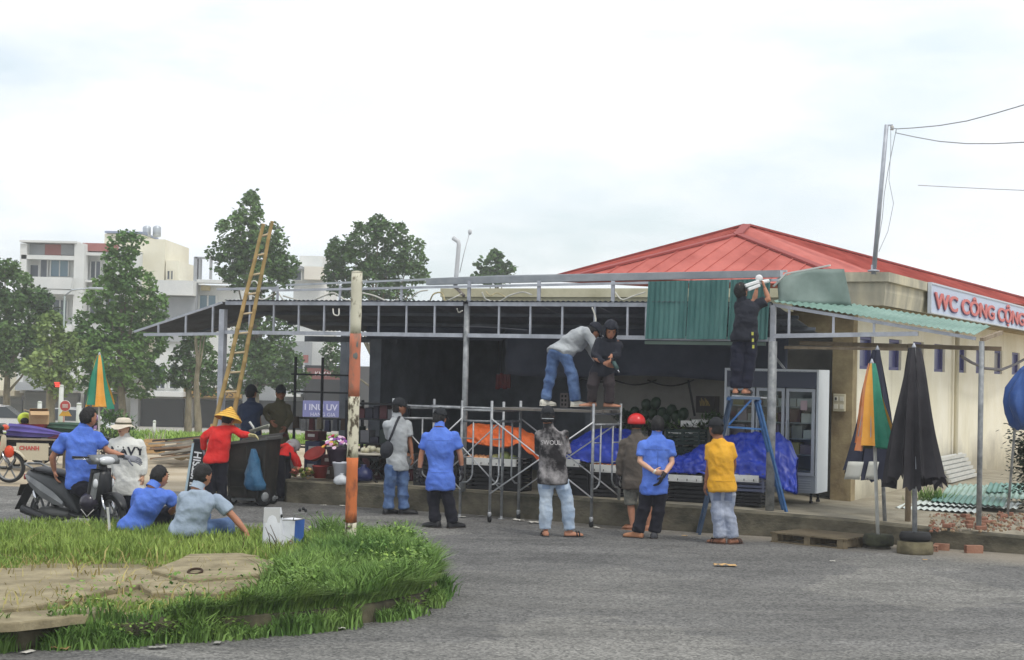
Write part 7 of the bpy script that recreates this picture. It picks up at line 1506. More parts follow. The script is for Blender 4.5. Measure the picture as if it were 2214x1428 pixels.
# ================================================================== closed parasols on stands
def parasol(name, label, base, apex, hem_v_list, r_top, r_bot, mats, basem, d, hang=None, nP=8, pole_m=None, baser=.2, base_kind='tyre', pole_r=.02, skew=(0, 0), phase=0.0, fold=.34, ragged=0.0, flaps=False):
    o = thing(name, base, label, 'parasol'); top = apex; L = hem_v_list; ax = (top - base).normalized()
    x, y, z = Vector((1, 0, 0)), Vector((0, 1, 0)), eZ
    MB().path([base, base.lerp(top, .5), top], [pole_r * 1.1, pole_r, pole_r * .8], 10).build('pole', pole_m or wp, o, True)
    MB().lathe([(.022, -.02), (.03, .0), (.018, .02), (.012, .04), (.006, .05)], top + eZ * .01, n=10).build('finial', mats[0] if hang else galv, o, True)
    for k in range(nP):
        hv = L * (1 + (.05 * math.sin(k * 2.3 + phase)))
        def fn(i, j):
            an = phase + 2 * math.pi * (k + i) / nP; f_ = 1 - fold * math.sin(math.pi * i) ** .8 * min(1, j * 2); prof = r_top + (r_bot - r_top) * (j ** .92) + .02 * math.sin(j * 5 + k)
            rag = ragged * abs(noise.noise(Vector((k * 3.1 + i * 4, phase, 1)))) * (j > .95) * 1.0
            c = top.lerp(top - eZ * hv, j) if hv * j < 9 else top; c = top - eZ * (hv * j - rag) + (base - top) * 0
            c = c + Vector(((base.x - top.x) * (hv * j) / max(.01, (top.z - base.z)) + skew[0] * j, (base.y - top.y) * (hv * j) / max(.01, (top.z - base.z)) + skew[1] * j, 0))
            return c + (x * math.cos(an) + y * math.sin(an)) * prof * f_
        MB().grid(fn, 8, 12).build('panel', mats[k % len(mats)], o, True)
        an = phase + 2 * math.pi * k / nP; e = top - eZ * L * .97 + (x * math.cos(an) + y * math.sin(an)) * r_bot * .98
        MB().tube(top - eZ * .02, top.lerp(e, .9) * 1.0 - (x * math.cos(an) + y * math.sin(an)) * r_bot * .3, .006, n=5).build('rib', galv, o)
    if flaps:
        for ux, uw in ((1850, 34), (1889, 22)): c = D(ux, 1018, base.y - .30); MB().slab(lambda i, j: c + Vector(((i - .5) * uw / 165 - .05 * (1 - j), .03 * math.sin(i * 4), (j - .5) * .24)), 6, 4, Vector((0, -.004, 0))).build('white_flap', pw, o, True)
    if base_kind == 'tyre':
        MB().lathe([(baser * .55, 0), (baser * .95, .01), (baser, .05), (baser, .11), (baser * .92, .15), (baser * .5, .155)], base - eZ * .02 + eZ * .05, n=24).build('tyre_base', basem, o, True); MB().lathe([(baser * .8, 0), (baser * .82, .03), (baser * .7, .06)], base - eZ * .02, n=20).build('disc', mat('dark_stone', srgb(70, 66, 60), .9, col2=srgb(96, 92, 80), scale=8), o, True)
    elif base_kind == 'block':
        MB().lathe([(baser, 0), (baser * 1.03, .04), (baser, .16), (baser * .8, .17)], base - eZ * .01, n=22).build('concrete_base', basem, o, True); MB().lathe([(baser * .5, .17), (baser * .85, .18), (baser * .9, .23), (baser * .8, .28), (baser * .4, .28)], base - eZ * .01, n=22).build('tyre', rub, o, True)
    return o
pg = mat('parasol_green', srgb(44, 128, 104), .65, col2=srgb(60, 142, 116), scale=5); po = mat('parasol_orange', srgb(222, 158, 62), .65, col2=srgb(230, 172, 82), scale=5); pc = mat('parasol_peach', srgb(226, 164, 128), .65, col2=srgb(222, 130, 60), scale=4); pdk = mat('parasol_dark_olive', srgb(70, 82, 66), .65)
mossb = mat('mossy_concrete', srgb(84, 78, 60), .95, col2=srgb(116, 108, 84), scale=6, bump=.5, bscale=20); mossr = mat('mossy_rubber', srgb(46, 46, 40), .9, col2=srgb(72, 74, 56), scale=7, bump=.4)
pb = mat('parasol_black', srgb(44, 42, 46), .75, col2=srgb(56, 54, 58), scale=4); pn = mat('parasol_navy', srgb(44, 46, 62), .75, col2=srgb(52, 56, 74), scale=4); pw = mat('parasol_white_lining', srgb(200, 200, 192), .75)
b = G(1899, 1186); parasol('parasol', 'closed green and orange striped parasol on a thin white pole before the toilet block', b, D(1885, 786, b.y), 1.10, .03, .275, [po, pg, pg, po, pg, pdk, pc, pc], mossr, 0, baser=.20, phase=-2.55, pole_r=.022)
b = G(1978, 1197); parasol('parasol', 'tall closed black parasol, rightmost of the three', b, D(1976, 752, b.y), 1.76, .07, .40, [pb], mossb, 0, baser=.225, base_kind='block', pole_m=oldgalv, pole_r=.03, phase=.3, ragged=.16, fold=.42, nP=10)
b = G(1915, 1172); parasol('parasol', 'closed navy parasol with white lining behind the striped one', b, D(1897, 757, b.y), 1.72, .05, .36, [pn], mossr, 0, baser=.18, pole_m=oldgalv, pole_r=.025, phase=1.0, nP=6, ragged=.2, skew=(-.17, 0), flaps=True)
b = G(212, 1000); b = Vector((D(217, 900, 33).x, 33, 0)); parasol('parasol', 'closed green and orange parasol behind the head of the scooter rider', b, D(215, 768, 33), 1.02, .03, .30, [pg, po, pg, po, mat('parasol_red_patch', srgb(176, 70, 52), .7), po, pg, po], mossr, 0, phase=-2.4)
# ================================================================== bin
def bin_():
    c = G(545, 1091); yaw = R_(-12); Rz = rotz(yaw); o = thing('rubbish_bin', c, 'big black wheeled rubbish container with its lid open', 'bin'); m_ = mat('bin_plastic', srgb(32, 32, 31), .6, col2=srgb(60, 57, 52), scale=3, detail=9)
    def W(x, y, z): return c + Rz @ Vector((x, y, z))
    w0, w1, d0, d1, z0, z1 = .28, .335, .28, .34, .12, .96
    def wall(a, b, c_, d_): return MB().loft([[W(*a[0]), W(*b[0]), W(*c_[0]), W(*d_[0])], [W(*a[1]), W(*b[1]), W(*c_[1]), W(*d_[1])]])
    P0 = [(-w0, -d0, z0), (w0, -d0, z0), (w0, d0, z0), (-w0, d0, z0)]; P1 = [(-w1, -d1, z1), (w1, -d1, z1 + .1), (w1, d1, z1 + .1), (-w1, d1, z1)]; I0 = [(x * .93, y * .92, z0 + .03) for x, y, z in P0]; I1 = [(x * .94, y * .93, z) for x, y, z in P1]
    MB().loft([[W(*p) for p in I0], [W(*p) for p in P0], [W(*p) for p in P1], [W(*p) for p in I1], [W(*p) for p in [(x, y, z0 + .05) for x, y, z in I0]]]).build('tub', m_, o)
    for k in range(4):
        a, b = P1[k], P1[(k + 1) % 4]; MB().bar(W(*a), W(*b), .05, .045).build('rim', mat('rim_grey', srgb(96, 96, 94), .5), o)
    MB().bar(W(-.305, -.312, .55), W(.305, -.312, .55), .03, .03).build('front_rib', m_, o); MB().bar(W(-.29, -.293, .28), W(.29, -.293, .28), .03, .03).build('front_rib', m_, o)
    for x in (-.29, .0, .29): MB().bar(W(x * .95, -.285, .16), W(x * 1.08, -.335, .93), .035, .03).build('front_rib', m_, o)
    MB().slab(lambda i, j: W(-.34 + .68 * i, .34 + .34 * j, .99 + .1 * i - .02 * j + .05 * math.sin(j * 3)), 4, 6, .02).build('lid', m_, o)
    for x in (-.25, .25):
        for y in (-.22, .24):
            big = x > 0 and y < 0; r_ = .15 if big else .09; w = MB().lathe([(r_ * .5, -.035), (r_ * .9, -.04), (r_, -.02), (r_, .02), (r_ * .9, .04), (r_ * .5, .035)], W(x + (.04 if big else 0), y - (.06 if big else 0), r_), Rz @ Vector((.9, -.5, 0)), 22).build('wheel', rub, o, True); MB().lathe([(.02, -.045), (r_ * .5, -.04), (r_ * .5, .04), (.02, .045)], W(x + (.04 if big else 0), y - (.06 if big else 0), r_), Rz @ Vector((.9, -.5, 0)), 14).build('hub', oldgalv, w, True)
    MB().bar(W(-.33, -.2, .1), W(.33, -.2, .1), .05, .04).build('chassis', oldgalv, o); MB().bar(W(-.33, .24, .1), W(.33, .24, .1), .05, .04).build('chassis', oldgalv, o)
    # blue bag tied to its front corner
    p = W(.17, -.46, 0); rings = []
    for z, r_, dx in ((.90, .03, .0), (.84, .05, .0), (.72, .08, .01), (.52, .125, .03), (.36, .15, .05), (.28, .13, .06), (.25, .05, .06)): rings.append([p + Vector((dx + r_ * math.cos(a) * (1 + .2 * math.sin(3 * a + z * 9) + .12 * math.sin(8 * a + z * 17)), r_ * .7 * math.sin(a) * (1 + .2 * math.cos(4 * a + z * 14)), z)) for a in np.linspace(0, 2 * math.pi, 41)[:-1]])
    tag(MB().loft(rings).build('blue_plastic_bag', mat('teal_blue_bag', srgb(44, 84, 116), .3, col2=srgb(62, 106, 138), scale=7, bump=.6, bscale=18), None, True), 'blue plastic bag hanging on the front corner of the bin', 'bag')
    # metal scoop held over the bin
    s_ = thing('metal_scoop', D(560, 935, 25.9), 'pale metal scoop held over the bin by the woman in red', 'scoop'); a = D(552, 940, 25.95); m2 = mat('scoop_metal', srgb(176, 178, 164), .5, metal=.3)
    MB().slab(lambda i, j: a + Vector((-.09 + .30 * i, .10 * (2 * j - 1) * (.7 + .5 * math.sin(math.pi * i)), .02 + .10 * i + .05 * abs(2 * j - 1) ** 2)), 8, 6, .008).build('pan', m2, s_, True); MB().path([a + Vector((.0, -.02, .03)), a + Vector((-.03, -.04, .12)), a + Vector((-.09, -.05, .20))], .018, 8).build('handle', mat('scoop_handle', srgb(200, 204, 200), .6), s_, True)
    # rubbish bag and refuse under it
    random.seed(2)
    for i in range(5):
        q = G(510 + 18 * i, 1086 + 2 * (i % 2)); rr = random.uniform(.05, .09); m = MB(); m.ell(q + eZ * rr * .6, (rr * 1.3, rr, rr * .7), None, 12, 8)
        m.v = [tuple(V3(p_) + Vector((nz(p_, 14), nz(V3(p_) + eZ * 3, 14), nz(V3(p_) + eX, 14))) * .03) for p_ in m.v]; tag(m.build('rubbish_bag', mat('rubbish_white', srgb(190, 184, 180), .6) if i % 2 else mat('rubbish_tan', srgb(150, 132, 110), .8), None, True), '%s crumpled scrap bag under the bin, number %s from its left wheel' % (('pale' if i % 2 else 'tan'), ['one', 'two', 'three', 'four', 'five'][i]), 'rubbish', 'scraps under the bin')
    yb = thing('coiled_strap', G(620, 1084), 'yellow and red coiled strap on the road by the kerb', 'strap')
    for k in range(3): cc = G(612 + 8 * k, 1083); MB().path([cc + Vector((.07 * math.cos(a), .09 * math.sin(a), .02 + .03 * k * .4)) for a in np.linspace(0, 2 * math.pi, 18)], .012, 6, cap=False).build('coil', mat('strap_%d' % k, (srgb(206, 176, 90), srgb(176, 84, 60), srgb(214, 206, 180))[k], .8), yb, True)
eX = Vector((1, 0, 0))
bin_()
# ================================================================== banner roll, timber heap, crate, stones left of the bin
def left_ground():
    o = thing('black_roll_banner', G(418, 1075), 'narrow black board with white sideways letters left of the bin', 'banner'); a = G(416, 1078); t_ = D(434, 957, a.y)
    MB().bar(a + Vector((0, 0, .0)), t_, .20, .05, Vector((0, 1, 0))).build('board', mat('banner_black', srgb(34, 35, 38), .5), o); MB().bar(a + Vector((-.115, .01, .02)), t_ + Vector((-.115, .01, -.02)), .05, .05, Vector((0, 1, 0))).build('pale_edge', mat('banner_edge', srgb(178, 200, 210), .5), o); MB().box(t_ + eZ * .03, (.24, .09, .06)).build('head', blkp, o, bevel=.01)
    up = (t_ - a).normalized(); text('JUSTSIH', .17, a + up * .18 + Vector((.045, -.03, 0)), face_rot(up, (-1, 0, 0)), mat('banner_letter', srgb(226, 228, 230), .6), o, .003, bold=.004)
    random.seed(8); wd = [mat('plank_brown', srgb(120, 92, 70), .85, col2=srgb(142, 116, 90), scale=5), mat('plank_grey', srgb(140, 136, 126), .85, col2=srgb(160, 154, 142), scale=5), mat('plank_dark', srgb(70, 66, 62), .9)]
    y = 38.0
    for i in range(26):
        u0 = random.uniform(318, 385); u1 = random.uniform(425, 476); v = 958 + 36 * (i / 26); yy = y - i * .12; a = D(u0, v + random.uniform(-8, 4), yy); b = D(u1, v - 10 + random.uniform(-14, 6), yy + random.uniform(-.2, .4)); a.z = max(a.z, .02); b.z = max(b.z, .02)
        tag(MB().bar(a, b, random.uniform(.1, .2), .035).build('plank', wd[i % 3]), '%s plank, %s from the back of the timber heap left of the bin' % (['brown', 'grey', 'dark'][i % 3], 'first second third fourth fifth sixth seventh eighth ninth tenth eleventh twelfth thirteenth fourteenth fifteenth sixteenth seventeenth eighteenth nineteenth twentieth twenty-first twenty-second twenty-third twenty-fourth twenty-fifth twenty-sixth'.split()[i]), 'plank', 'planks in the timber heap')
    cr = thing('wicker_crate', G(334, 985), 'square tan wooden crate with sticks standing in it', 'crate'); c = D(334, 962, 40); m_ = mat('crate_wood', srgb(178, 142, 98), .85, col2=srgb(192, 158, 112), scale=6)
    for k in range(4):
        for dx, dy, s_ in ((0, -.2, (.42, .015, .07)), (0, .2, (.42, .015, .07)), (-.2, 0, (.015, .4, .07)), (.2, 0, (.015, .4, .07))): MB().box(c + Vector((dx, dy, -.16 + .085 * k)), s_).build('slat', m_, cr)
    for k in range(6): MB().tube(c + Vector((-.15 + .06 * k, 0, -.1)), c + Vector((-.25 + .1 * k, .05, .24 + .05 * (k % 3))), .01, n=5).build('stick', wd[1], cr)
    # pale sacks of earth
    for i, (u, v, r_) in enumerate(((452, 958, .30), (400, 972, .26), (446, 1000, .22))):
        p = D(u, v, 37 - i * 1.5); m = MB(); m.ell(Vector((p.x, p.y, max(.1, p.z - .12))), (r_, r_ * .7, .13), None, 20, 10); m.v = [tuple(V3(q) + Vector((0, 0, (.09 * nz(q, 5))))) for q in m.v]
        tag(m.build('earth_sack', mat('sack_tan', srgb(190, 176, 150), .9, col2=srgb(172, 158, 132), scale=5), None, True), ['largest pale sack behind the black board', 'flat pale sack left of the black board', 'small pale sack low beside the black board'][i], 'sack', 'sacks left of the bin')
    # big-leaved bush behind the hat
    bo = thing('leafy_bush', Vector((D(240, 940, 47).x, 47, 0)), 'bush with long green leaves left of the brimmed hat', 'bush'); n = 900; c = np.array(D(238, 930, 47)); q = rng.normal(size=(n, 3)); q /= np.linalg.norm(q, axis=1)[:, None]; q *= (rng.uniform(.3, 1, n) ** .5)[:, None]; cc = c + q * np.array([.75, .6, .55]); el = rng.uniform(-.3, .8, n); az = rng.uniform(0, 6.28, n)
    dd = np.c_[np.cos(az) * np.cos(el), np.sin(az) * np.cos(el), np.sin(el)]; P_, F_ = leaf_quads(cc, dd, np.c_[-np.sin(az), np.cos(az), 0 * az], rng.uniform(.15, .35, n), rng.uniform(.02, .045, n)); link('foliage', tri_mesh('foliage', P_, F_), leafB, bo); MB().path([Vector((c[0], c[1], -.1)), Vector(c)], [.05, .02], 6).build('stem', bark, bo)
left_ground()
# ================================================================== right: sheets, pallet, bricks, rubble
def right_ground():
    wr = mat('white_ribbed_panel', srgb(206, 206, 200), .5, col2=srgb(190, 190, 182), scale=4); a = Q(2022, 1064, SW - .14); b = Q(2104, 1056, SW - .14)
    a = S(SW - .40, st(a)[1], .33); o = thing('ribbed_panel', a, 'white ribbed metal panel leaning on the toilet block wall', 'panel'); L = 2.6
    for k in range(6): MB().bar(a + eT * .0 + eS * (.045 * k) + eZ * (.03 + .075 * k), a + eT * L + eS * (.045 * k) + eZ * (.03 + .075 * k), .05, .055, eZ).build('rib', wr, o)
    MB().slab(lambda i, j: a + eT * L * i + eS * (.02 + .27 * j) + eZ * (.45 * j), 4, 4, eS * -.006).build('sheet', wr, o)
    gs = [mat('pile_green_sheet', srgb(128, 158, 146), .5, col2=srgb(158, 182, 172), scale=2), mat('teal_sheet', srgb(84, 128, 118), .5, col2=srgb(112, 152, 142), scale=2), mat('white_sheet_underside', srgb(206, 214, 210), .5)]
    random.seed(3)
    spec = [((1935, 1098), (2110, 1108), 1.6, .0, 2, -.02), ((1975, 1094), (2200, 1104), 1.8, .05, 2, .02), ((2012, 1092), (2170, 1104), 1.5, .10, 1, .10), ((2035, 1084), (2214, 1094), 1.6, .16, 0, .16), ((2060, 1080), (2290, 1092), 1.5, .22, 0, .10), ((2130, 1086), (2330, 1090), 1.3, .26, 1, .16)]
    names = ['lowest, sticking out farthest left', 'second lowest', 'in the middle', 'tilted, above the middle', 'near the top', 'topmost, at the picture edge']
    for i, (p, q, dpt, dz, mi, tilt) in enumerate(spec):
        a = G(*p, .30); b = G(*q, .30); a.z = b.z = .30 + dz * .62; back = Vector((.35, .94, 0)) * dpt * .62 + eZ * tilt * .6
        tag(corr(a, b - a, back, .085, .013, .004, nb=3, up=eZ).build('corrugated_sheet', gs[mi]), '%s corrugated sheet of the pile on the right, %s' % (['pale green', 'teal', 'white'][mi], names[i]), 'roof sheet', 'removed roof sheets on the floor')
    # pallet
    c = G(1779, 1176); o = thing('wooden_pallet', c, 'flat weathered wooden pallet on the road beside the kerb', 'pallet'); wd = mat('pallet_wood', srgb(88, 78, 62), .9, col2=srgb(122, 110, 88), scale=6, aniso=(.4, 3, 1)); dr = (G(1870, 1178) - G(1690, 1160)).normalized(); Rz = rotz(math.atan2(dr.y, dr.x))
    for k in range(7): MB().box(c + Rz @ Vector((0, -.36 + .12 * k, .125)), (1.12, .095, .02), Rz).build('board', wd, o)
    for k in (-.5, 0, .5): MB().box(c + Rz @ Vector((k, 0, .065)), (.09, .80, .095), Rz).build('bearer', wd, o)
    for k in (-.35, 0, .35): MB().box(c + Rz @ Vector((0, k, .009)), (1.12, .10, .016), Rz).build('bottom_board', wd, o)
    # hollow bricks
    bm_ = mat('hollow_brick', srgb(146, 104, 84), .9, col2=srgb(166, 126, 104), scale=8, bump=.3); dk = mat('slot_dark', (0, 0, 0))
    def brick(p, yaw, label, sc=1.0, roll=0):
        o = thing('hollow_brick', p, label, 'brick', 'hollow bricks by the kerb'); Rz = rotz(yaw); l, w, h = .19 * sc, .085 * sc, .085 * sc; t_ = .014
        for cc, s_ in (((0, 0, t_ / 2), (l, w, t_)), ((0, 0, h - t_ / 2), (l, w, t_)), ((0, -w / 2 + t_ / 2, h / 2), (l, t_, h - 2 * t_)), ((0, w / 2 - t_ / 2, h / 2), (l, t_, h - 2 * t_)), ((0, 0, h / 2), (l, t_, h - 2 * t_)), ((0, 0, h / 2), (l - .004, w - 2 * t_, t_))): MB().box(p + Rz @ Vector(cc), s_, Rz).build('brick_wall', bm_, o)
    brick(G(2105, 1196), .1, 'hollow brick lying farthest right on the road', 1.15); brick(G(2036, 1190), -.4, 'hollow brick turned end-on beside the black parasol base'); brick(G(2068, 1186), .6, 'hollow brick between the other two, pushed against the kerb'); brick(G(2022, 1192) , 1.3, 'small hollow brick touching the black parasol base', .9)
    # rubble: broken brick pieces
    random.seed(21); cols = [mat('rubble_red', srgb(140, 100, 82), .95), mat('rubble_tan', srgb(150, 128, 102), .95), mat('rubble_grey', srgb(140, 132, 118), .95)]
    mb = [MB(), MB(), MB()]
    for i in range(420):
        u = random.uniform(2010, 2260); v = random.uniform(1112, 1150) ; p = G(u, v, .27); r_ = random.uniform(.006, .028); k = random.randrange(3); Rr = Matrix.Rotation(random.uniform(0, 3), 3, (random.random() + .1, random.random(), random.random())); mb[k].box(p + eZ * (.004 + random.uniform(0, .05) * max(0, (u - 2080) / 160)), (r_ * 2, r_ * 1.4, r_), Rr, taper=.8)
    for k in range(3): tag(mb[k].build('rubble', cols[k]), ['red brick rubble strewn on the floor at right', 'tan crushed rubble strewn on the floor at right', 'grey gravel rubble strewn on the floor at right'][k], 'rubble', kind='stuff')
    for i in range(14):
        p = G(random.uniform(2040, 2205), random.uniform(1114, 1146), .28); tag(MB().box(p + eZ * .02, (random.uniform(.08, .16), .08, .05), rotz(random.uniform(0, 3))).build('brick_piece', cols[0], bevel=.006), 'broken red brick piece in the rubble, %s' % ['by the side post', 'nearest the kerb', 'at the left of the heap', 'at the far right', 'half buried', 'small and square', 'long and thin', 'beside the sheet edge', 'on top of the gravel', 'behind the front row', 'right of the thin post', 'at the heap centre', 'low in the heap', 'at the back of the heap'][i], 'brick', 'brick pieces in the rubble')
    # blue bundle on a leaning pole with creeper behind, at the right edge
    p0, p1 = G(2188, 1062, .25), D(2196, 905, 24.0); o = thing('blue_bundle', p0, 'blue tarpaulin bundle tied on a leaning pole at the right edge', 'bundle'); c = D(2217, 866, 23.9); m = MB(); rr_ = []
    for z_, w_ in ((.46, .03), (.42, .08), (.30, .15), (.14, .23), (-.05, .27), (-.22, .25), (-.34, .2), (-.40, .12)): rr_.append([c + Vector((w_ * math.cos(a) * (1 + .16 * math.sin(7 * a + z_ * 5) + .1 * math.sin(11 * a) + .12 * math.sin(2 * a + 9 * z_)), w_ * math.sin(a) * (1 + .16 * math.sin(7 * a + z_ * 5)), z_ + .04 * math.sin(5 * a))) for a in np.linspace(0, 2 * math.pi, 49)[:-1]])
    m.loft(rr_); m.build('tarpaulin', mat('bundle_blue', srgb(44, 76, 138), .5, col2=srgb(62, 98, 164), scale=3, bump=.4, bscale=9), o, True); MB().path([Vector((p1.x - .1, p1.y, floor_z(7) - .02)), p1, c], .02, 8).build('pole', oldgalv, o, True)
    ck = thing('creeper_plant', Vector((D(2215, 1000, 25).x, 25, .2)), 'dark green creeper growing below the blue bundle', 'plant'); n = 2600; cc = np.array(D(2226, 985, 25.2)); q = rng.normal(size=(n, 3)) * np.array([.13, .2, .36]); P_ = cc + q; P_ = P_[P_[:, 2] > .25]; n = len(P_); az = rng.uniform(0, 6.28, n); el = rng.uniform(-.6, .6, n); dd = np.c_[np.cos(az) * np.cos(el), np.sin(az) * np.cos(el), np.sin(el)]; V_, F_ = leaf_quads(P_, dd, np.c_[-np.sin(az), np.cos(az), 0 * az], rng.uniform(.05, .1, n), rng.uniform(.02, .035, n)); link('foliage', tri_mesh('foliage', V_, F_), mat('creeper_leaf', srgb(36, 50, 34), .6, col2=srgb(52, 68, 46), scale=3, island=.35), ck); MB().path([Vector((cc[0], cc[1], .2)), Vector(cc)], [.04, .02], 6).build('stem', bark, ck)
    gw = thing('weed_clump', G(2018, 1088, .3), 'clump of thin green weeds beside the ribbed panel', 'weeds'); n = 240; b_ = np.array(G(2014, 1088, .3)); az = rng.uniform(0, 6.28, n); el = rng.uniform(.3, 1.3, n); l = rng.uniform(.12, .34, n); dd = np.c_[np.cos(az) * np.cos(el), np.sin(az) * np.cos(el), np.sin(el)]; V_, F_ = leaf_quads(b_ + rng.normal(size=(n, 3)) * np.array([.12, .06, .0]), dd, np.c_[-np.sin(az), np.cos(az), 0 * az], l, l * .03); link('blades', tri_mesh('blades', V_, F_), MATS['lush_grass_blade'], gw)
    cb = thing('wall_hose', Q(2080, 772, SW - .1), 'grey hose looped along the toilet block wall', 'hose'); px = [(2078, 770), (2100, 784), (2130, 797), (2165, 800), (2195, 788), (2225, 772)]; pts = [Q(u, v, SW - .35) for u, v in px]; MB().path(pts, .03, 8).build('hose', mat('hose_grey', srgb(96, 94, 98), .7), cb, True)
right_ground()
# ================================================================== white carton and paper bag in the grass, litter
def carton():
    y = 17.95; wm = mat('white_card', srgb(214, 216, 222), .6, col2=srgb(226, 228, 232), scale=6); a = D(570, 1190, y); o = thing('white_paper_bag', Vector((D(589, 1190, y).x, y, ISL_Z)), 'tall white paper bag standing in the grass beside the carton', 'bag')
    tl, tr, bl, br = D(571, 1098, y), D(606, 1098, y), D(566, 1192, y), D(612, 1192, y); dp = Vector((.03, .12, 0))
    MB().slab(lambda i, j: bl.lerp(br, i).lerp(tl.lerp(tr, i), j) + Vector((0, -.012 * math.sin(math.pi * i) * math.sin(math.pi * j), 0)), 6, 8, Vector((0, -.004, 0))).build('front', wm, o, True); MB().slab(lambda i, j: (bl.lerp(br, i) + dp).lerp(tl.lerp(tr, i) + dp * .25, j), 4, 6, Vector((0, -.004, 0))).build('back', wm, o); MB().slab(lambda i, j: br.lerp(br + dp, i).lerp(tr.lerp(tr + dp * .25, i), j), 3, 6, Vector((.004, 0, 0))).build('side', wm, o); MB().slab(lambda i, j: (bl + dp * i).lerp(tl + dp * .25 * i, j), 3, 6, Vector((-.004, 0, 0))).build('side', wm, o)
    MB().slab(lambda i, j: tl.lerp(tr, i) + Vector((0, -.006, -.16 * j)), 4, 3, Vector((0, -.003, 0))).build('folded_flap', mat('flap_grey', srgb(196, 196, 196), .6), o)
    o = thing('blue_white_carton', Vector((D(628, 1190, y + .05).x, y + .05, ISL_Z)), 'white carton with a blue side and red ring mark in the grass', 'carton'); bl, br, tl, tr = D(610, 1192, y + .05), D(634, 1192, y + .05), D(612, 1121, y + .05), D(638, 1124, y + .05); dp = Vector((.085, .11, 0)); bl2 = br + dp
    MB().loft([[bl, br, br + dp, bl + dp], [tl, tr, tr + dp, tl + dp]]).build('box', wm, o); MB().slab(lambda i, j: (br + dp * i).lerp(tr + dp * i, j) + Vector((.003, -.003, 0)), 2, 2, Vector((-.003, .002, 0))).build('blue_side', mat('carton_blue', srgb(58, 96, 168), .5), o)
    c = bl.lerp(tr, .45) + Vector((.03, -.008, -.07)); MB().path([c + Vector((.024 * math.cos(a), 0, .03 * math.sin(a))) for a in np.linspace(0, 5.6, 14)], .005, 5).build('ring_mark', mat('mark_red', srgb(150, 80, 84), .6), o); MB().box(c + Vector((-.05, 0, -.03)), (.03, .006, .03)).build('small_mark', mat('mark_grey', srgb(110, 104, 110), .6), o)
    k = thing('wire_basket', (tl + tr) / 2 + dp * .5, 'small wire clip frame with black knobs on top of the carton', 'basket'); p0, p1 = D(634, 1126, y), D(660, 1122, y); wi = mat('wire_steel', srgb(140, 140, 138), .4, metal=.5)
    q0, q1 = D(637, 1112, y), D(662, 1108, y); MB().path([p0, p1, p1 + Vector((.004, 0, .04)), q1, q0, p0], .006, 6).build('wire', wi, k, True); MB().path([p0 + Vector((-.12, .02, .0)), p0, q0], .005, 6).build('wire', wi, k, True)
    for u, v in ((648, 1103), (656, 1100), (661, 1104)): MB().ell(D(u, v, y), (.018, .018, .02), None, 10, 8).build('knob', blkp, k, True)
    MB().ell(D(609, 1116, y), (.014, .014, .02)).build('clip', blkp, k, True)
    for u, v0, v1 in ((590, 1200, 1130), (584, 1200, 1142), (600, 1205, 1118), (617, 1200, 1150), (520, 1190, 1150)): pass
carton()
def dry_stems():
    st_ = mat('dry_stem', srgb(74, 60, 46), .9); o = thing('dry_weed', G(592, 1200, ISL_Z), 'bare dark twigs standing before the white paper bag', 'plant')
    for a, b, c in (((588, 1200), (582, 1160), (574, 1140)), ((596, 1203), (597, 1165), (584, 1135)), ((596, 1175), (588, 1160), (580, 1152)), ((600, 1198), (606, 1180), (612, 1168)), ((522, 1196), (528, 1170), (519, 1146))): MB().path([D(*a, 17.6), D(*b, 17.6), D(*c, 17.6)], [.006, .005, .003], 6).build('twig', st_, o, True)
    for u, v, l, lab in ((236, 1145, 46, 'white stake standing in the grass before the scooter wheel'),):
        b = D(u + 2, v, 19.2); t_ = D(u - 3, v - l, 19.2); q = thing('white_stake', b, lab, 'stake'); MB().bar(b - eZ * .05, t_, .032, .022).build('stake', wp, q); MB().box(t_, (.03, .02, .02)).build('stake_top', wp, q)
dry_stems()
def litter():
    random.seed(31); pm = [mat('litter_paper', srgb(206, 202, 192), .8), mat('litter_tan', srgb(196, 160, 110), .8), mat('litter_grey', srgb(150, 148, 142), .8)]
    spots = [(1567, 1224, .13, 1), (610, 1365, .12, 0), (825, 1092, .05, 0), (740, 1095, .06, 0), (700, 1094, .05, 0), (1000, 1119, .05, 0), (1040, 1117, .05, 2), (1290, 1142, .05, 0), (1165, 1131, .16, 0), (1120, 1126, .10, 0), (735, 1360, .06, 0), (340, 1402, .07, 2), (470, 1392, .05, 2), (145, 1400, .14, 1), (60, 1412, .06, 0), (1480, 1160, .04, 1), (2000, 1212, .03, 1), (1800, 1215, .035, 0)]
    where = ['tan leaf lying alone on the open road', 'crumpled white paper at the island kerb below the tall grass', 'white scrap by the kerb left of the sling bag man', 'white scrap by the kerb beside the striped pole', 'white scrap by the kerb left of the striped pole', 'white scrap by the left scaffold foot', 'grey scrap between the scaffold feet', 'white scrap by the right scaffold wheel', 'long white strip behind the pale jeans', 'white strip at the scaffold foot', 'small white scrap at the island kerb', 'grey scrap at the island kerb, left', 'grey scrap at the island kerb', 'flat tan stone at the left island kerb', 'white scrap at the lower left corner', 'tan scrap near the yellow shirt man', 'tan pebble before the black parasol', 'pale pebble on the sandy road']
    for i, (u, v, s_, k) in enumerate(spots):
        p = G(u, v, .006); a = random.uniform(0, 3); nn = 6; m = MB(); m.slab(lambda x, y: p + rotz(a) @ Vector(((x - .5) * s_ * 2, (y - .5) * s_, .012 + .25 * s_ * abs(noise.noise(Vector((x * 3 + i, y * 3, i)))))), nn, 4, .003)
        tag(m.build('litter_scrap', pm[k], None, True), where[i], 'litter', 'litter on the road')
litter()
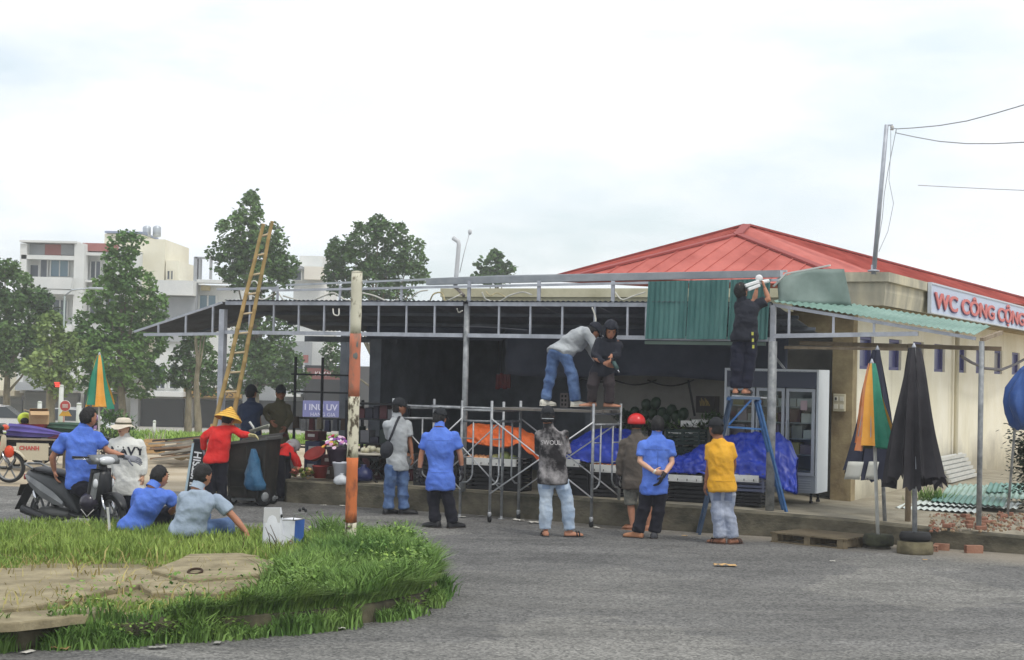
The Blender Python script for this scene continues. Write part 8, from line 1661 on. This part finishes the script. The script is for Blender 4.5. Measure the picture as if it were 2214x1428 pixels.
def sling_bag():
    o = thing('sling_bag', D(834, 975, 24.95), 'black sling bag hanging behind the man in the grey shirt', 'bag'); m_ = mat('bag_black', srgb(40, 42, 48), .7); c = D(836, 973, 24.86)
    m = MB(); m.ell(c, (.10, .055, .13), Matrix.Rotation(.25, 3, 'Y'), 14, 10); m.build('pouch', m_, o, True); MB().path([c + Vector((.02, 0, .1)), D(848, 938, 24.90), D(858, 912, 24.93), D(864, 900, 25.05)], (.018, .007), 8, ref=Vector((0, -1, 0))).build('strap', m_, o, True); MB().box(c + Vector((0, -.055, -.02)), (.1, .015, .08)).build('pocket', m_, o, bevel=.01)
    w = thing('wrist_watch', D(1416, 1021, 22.2), 'pale watch on the wrist of the man with clasped hands', 'watch'); MB().lathe([(.034, -.012), (.036, 0), (.034, .012)], D(1416, 1020, 22.2), (.8, -.3, -.5), 14, cap=False).build('band', mat('watch_pale', srgb(214, 212, 200), .5), w, True)
    tp = thing('key_strap', D(1628, 735, 22.8), 'yellow checked strap hanging from the belt of the worker in black', 'strap')
    for k in range(5): MB().box(D(1627 + k * .4, 722 + 7 * k, 22.78), (.028, .012, .046)).build('strap_piece', mat('strap_yellow', srgb(190, 190, 90), .7) if k % 2 == 0 else blkp, tp)
    dr = thing('power_drill', D(1325, 785, 23.65), 'power drill in the hand of the hooded worker', 'drill'); c = D(1326, 783, 23.68); MB().tube(c, c + Vector((.06, -.04, -.10)), .03, n=12).build('motor', mat('drill_teal', srgb(62, 86, 84), .5), dr, True); MB().tube(c + Vector((.06, -.04, -.10)), c + Vector((.085, -.055, -.15)), .012, n=8).build('chuck', chrome, dr, True); MB().box(c + Vector((-.02, 0, .02)), (.04, .05, .08)).build('grip', blkp, dr, bevel=.008)
sling_bag()
# ================================================================== the damp air of the day
def haze():
    m = bpy.data.materials.new('haze_air'); m.use_nodes = True; nt = m.node_tree; nt.nodes.clear(); out = nt.nodes.new('ShaderNodeOutputMaterial'); v = nt.nodes.new('ShaderNodeVolumePrincipled')
    v.inputs['Color'].default_value = (.93, .96, 1, 1); v.inputs['Density'].default_value = 0.0011; v.inputs['Anisotropy'].default_value = .2; nt.links.new(v.outputs[0], out.inputs['Volume'])
    tag(MB().box((-8, 62, 5.6), (170, 170, 18.6)).build('haze', m), kind='stuff')
haze()
scene.cycles.volume_bounces = 1
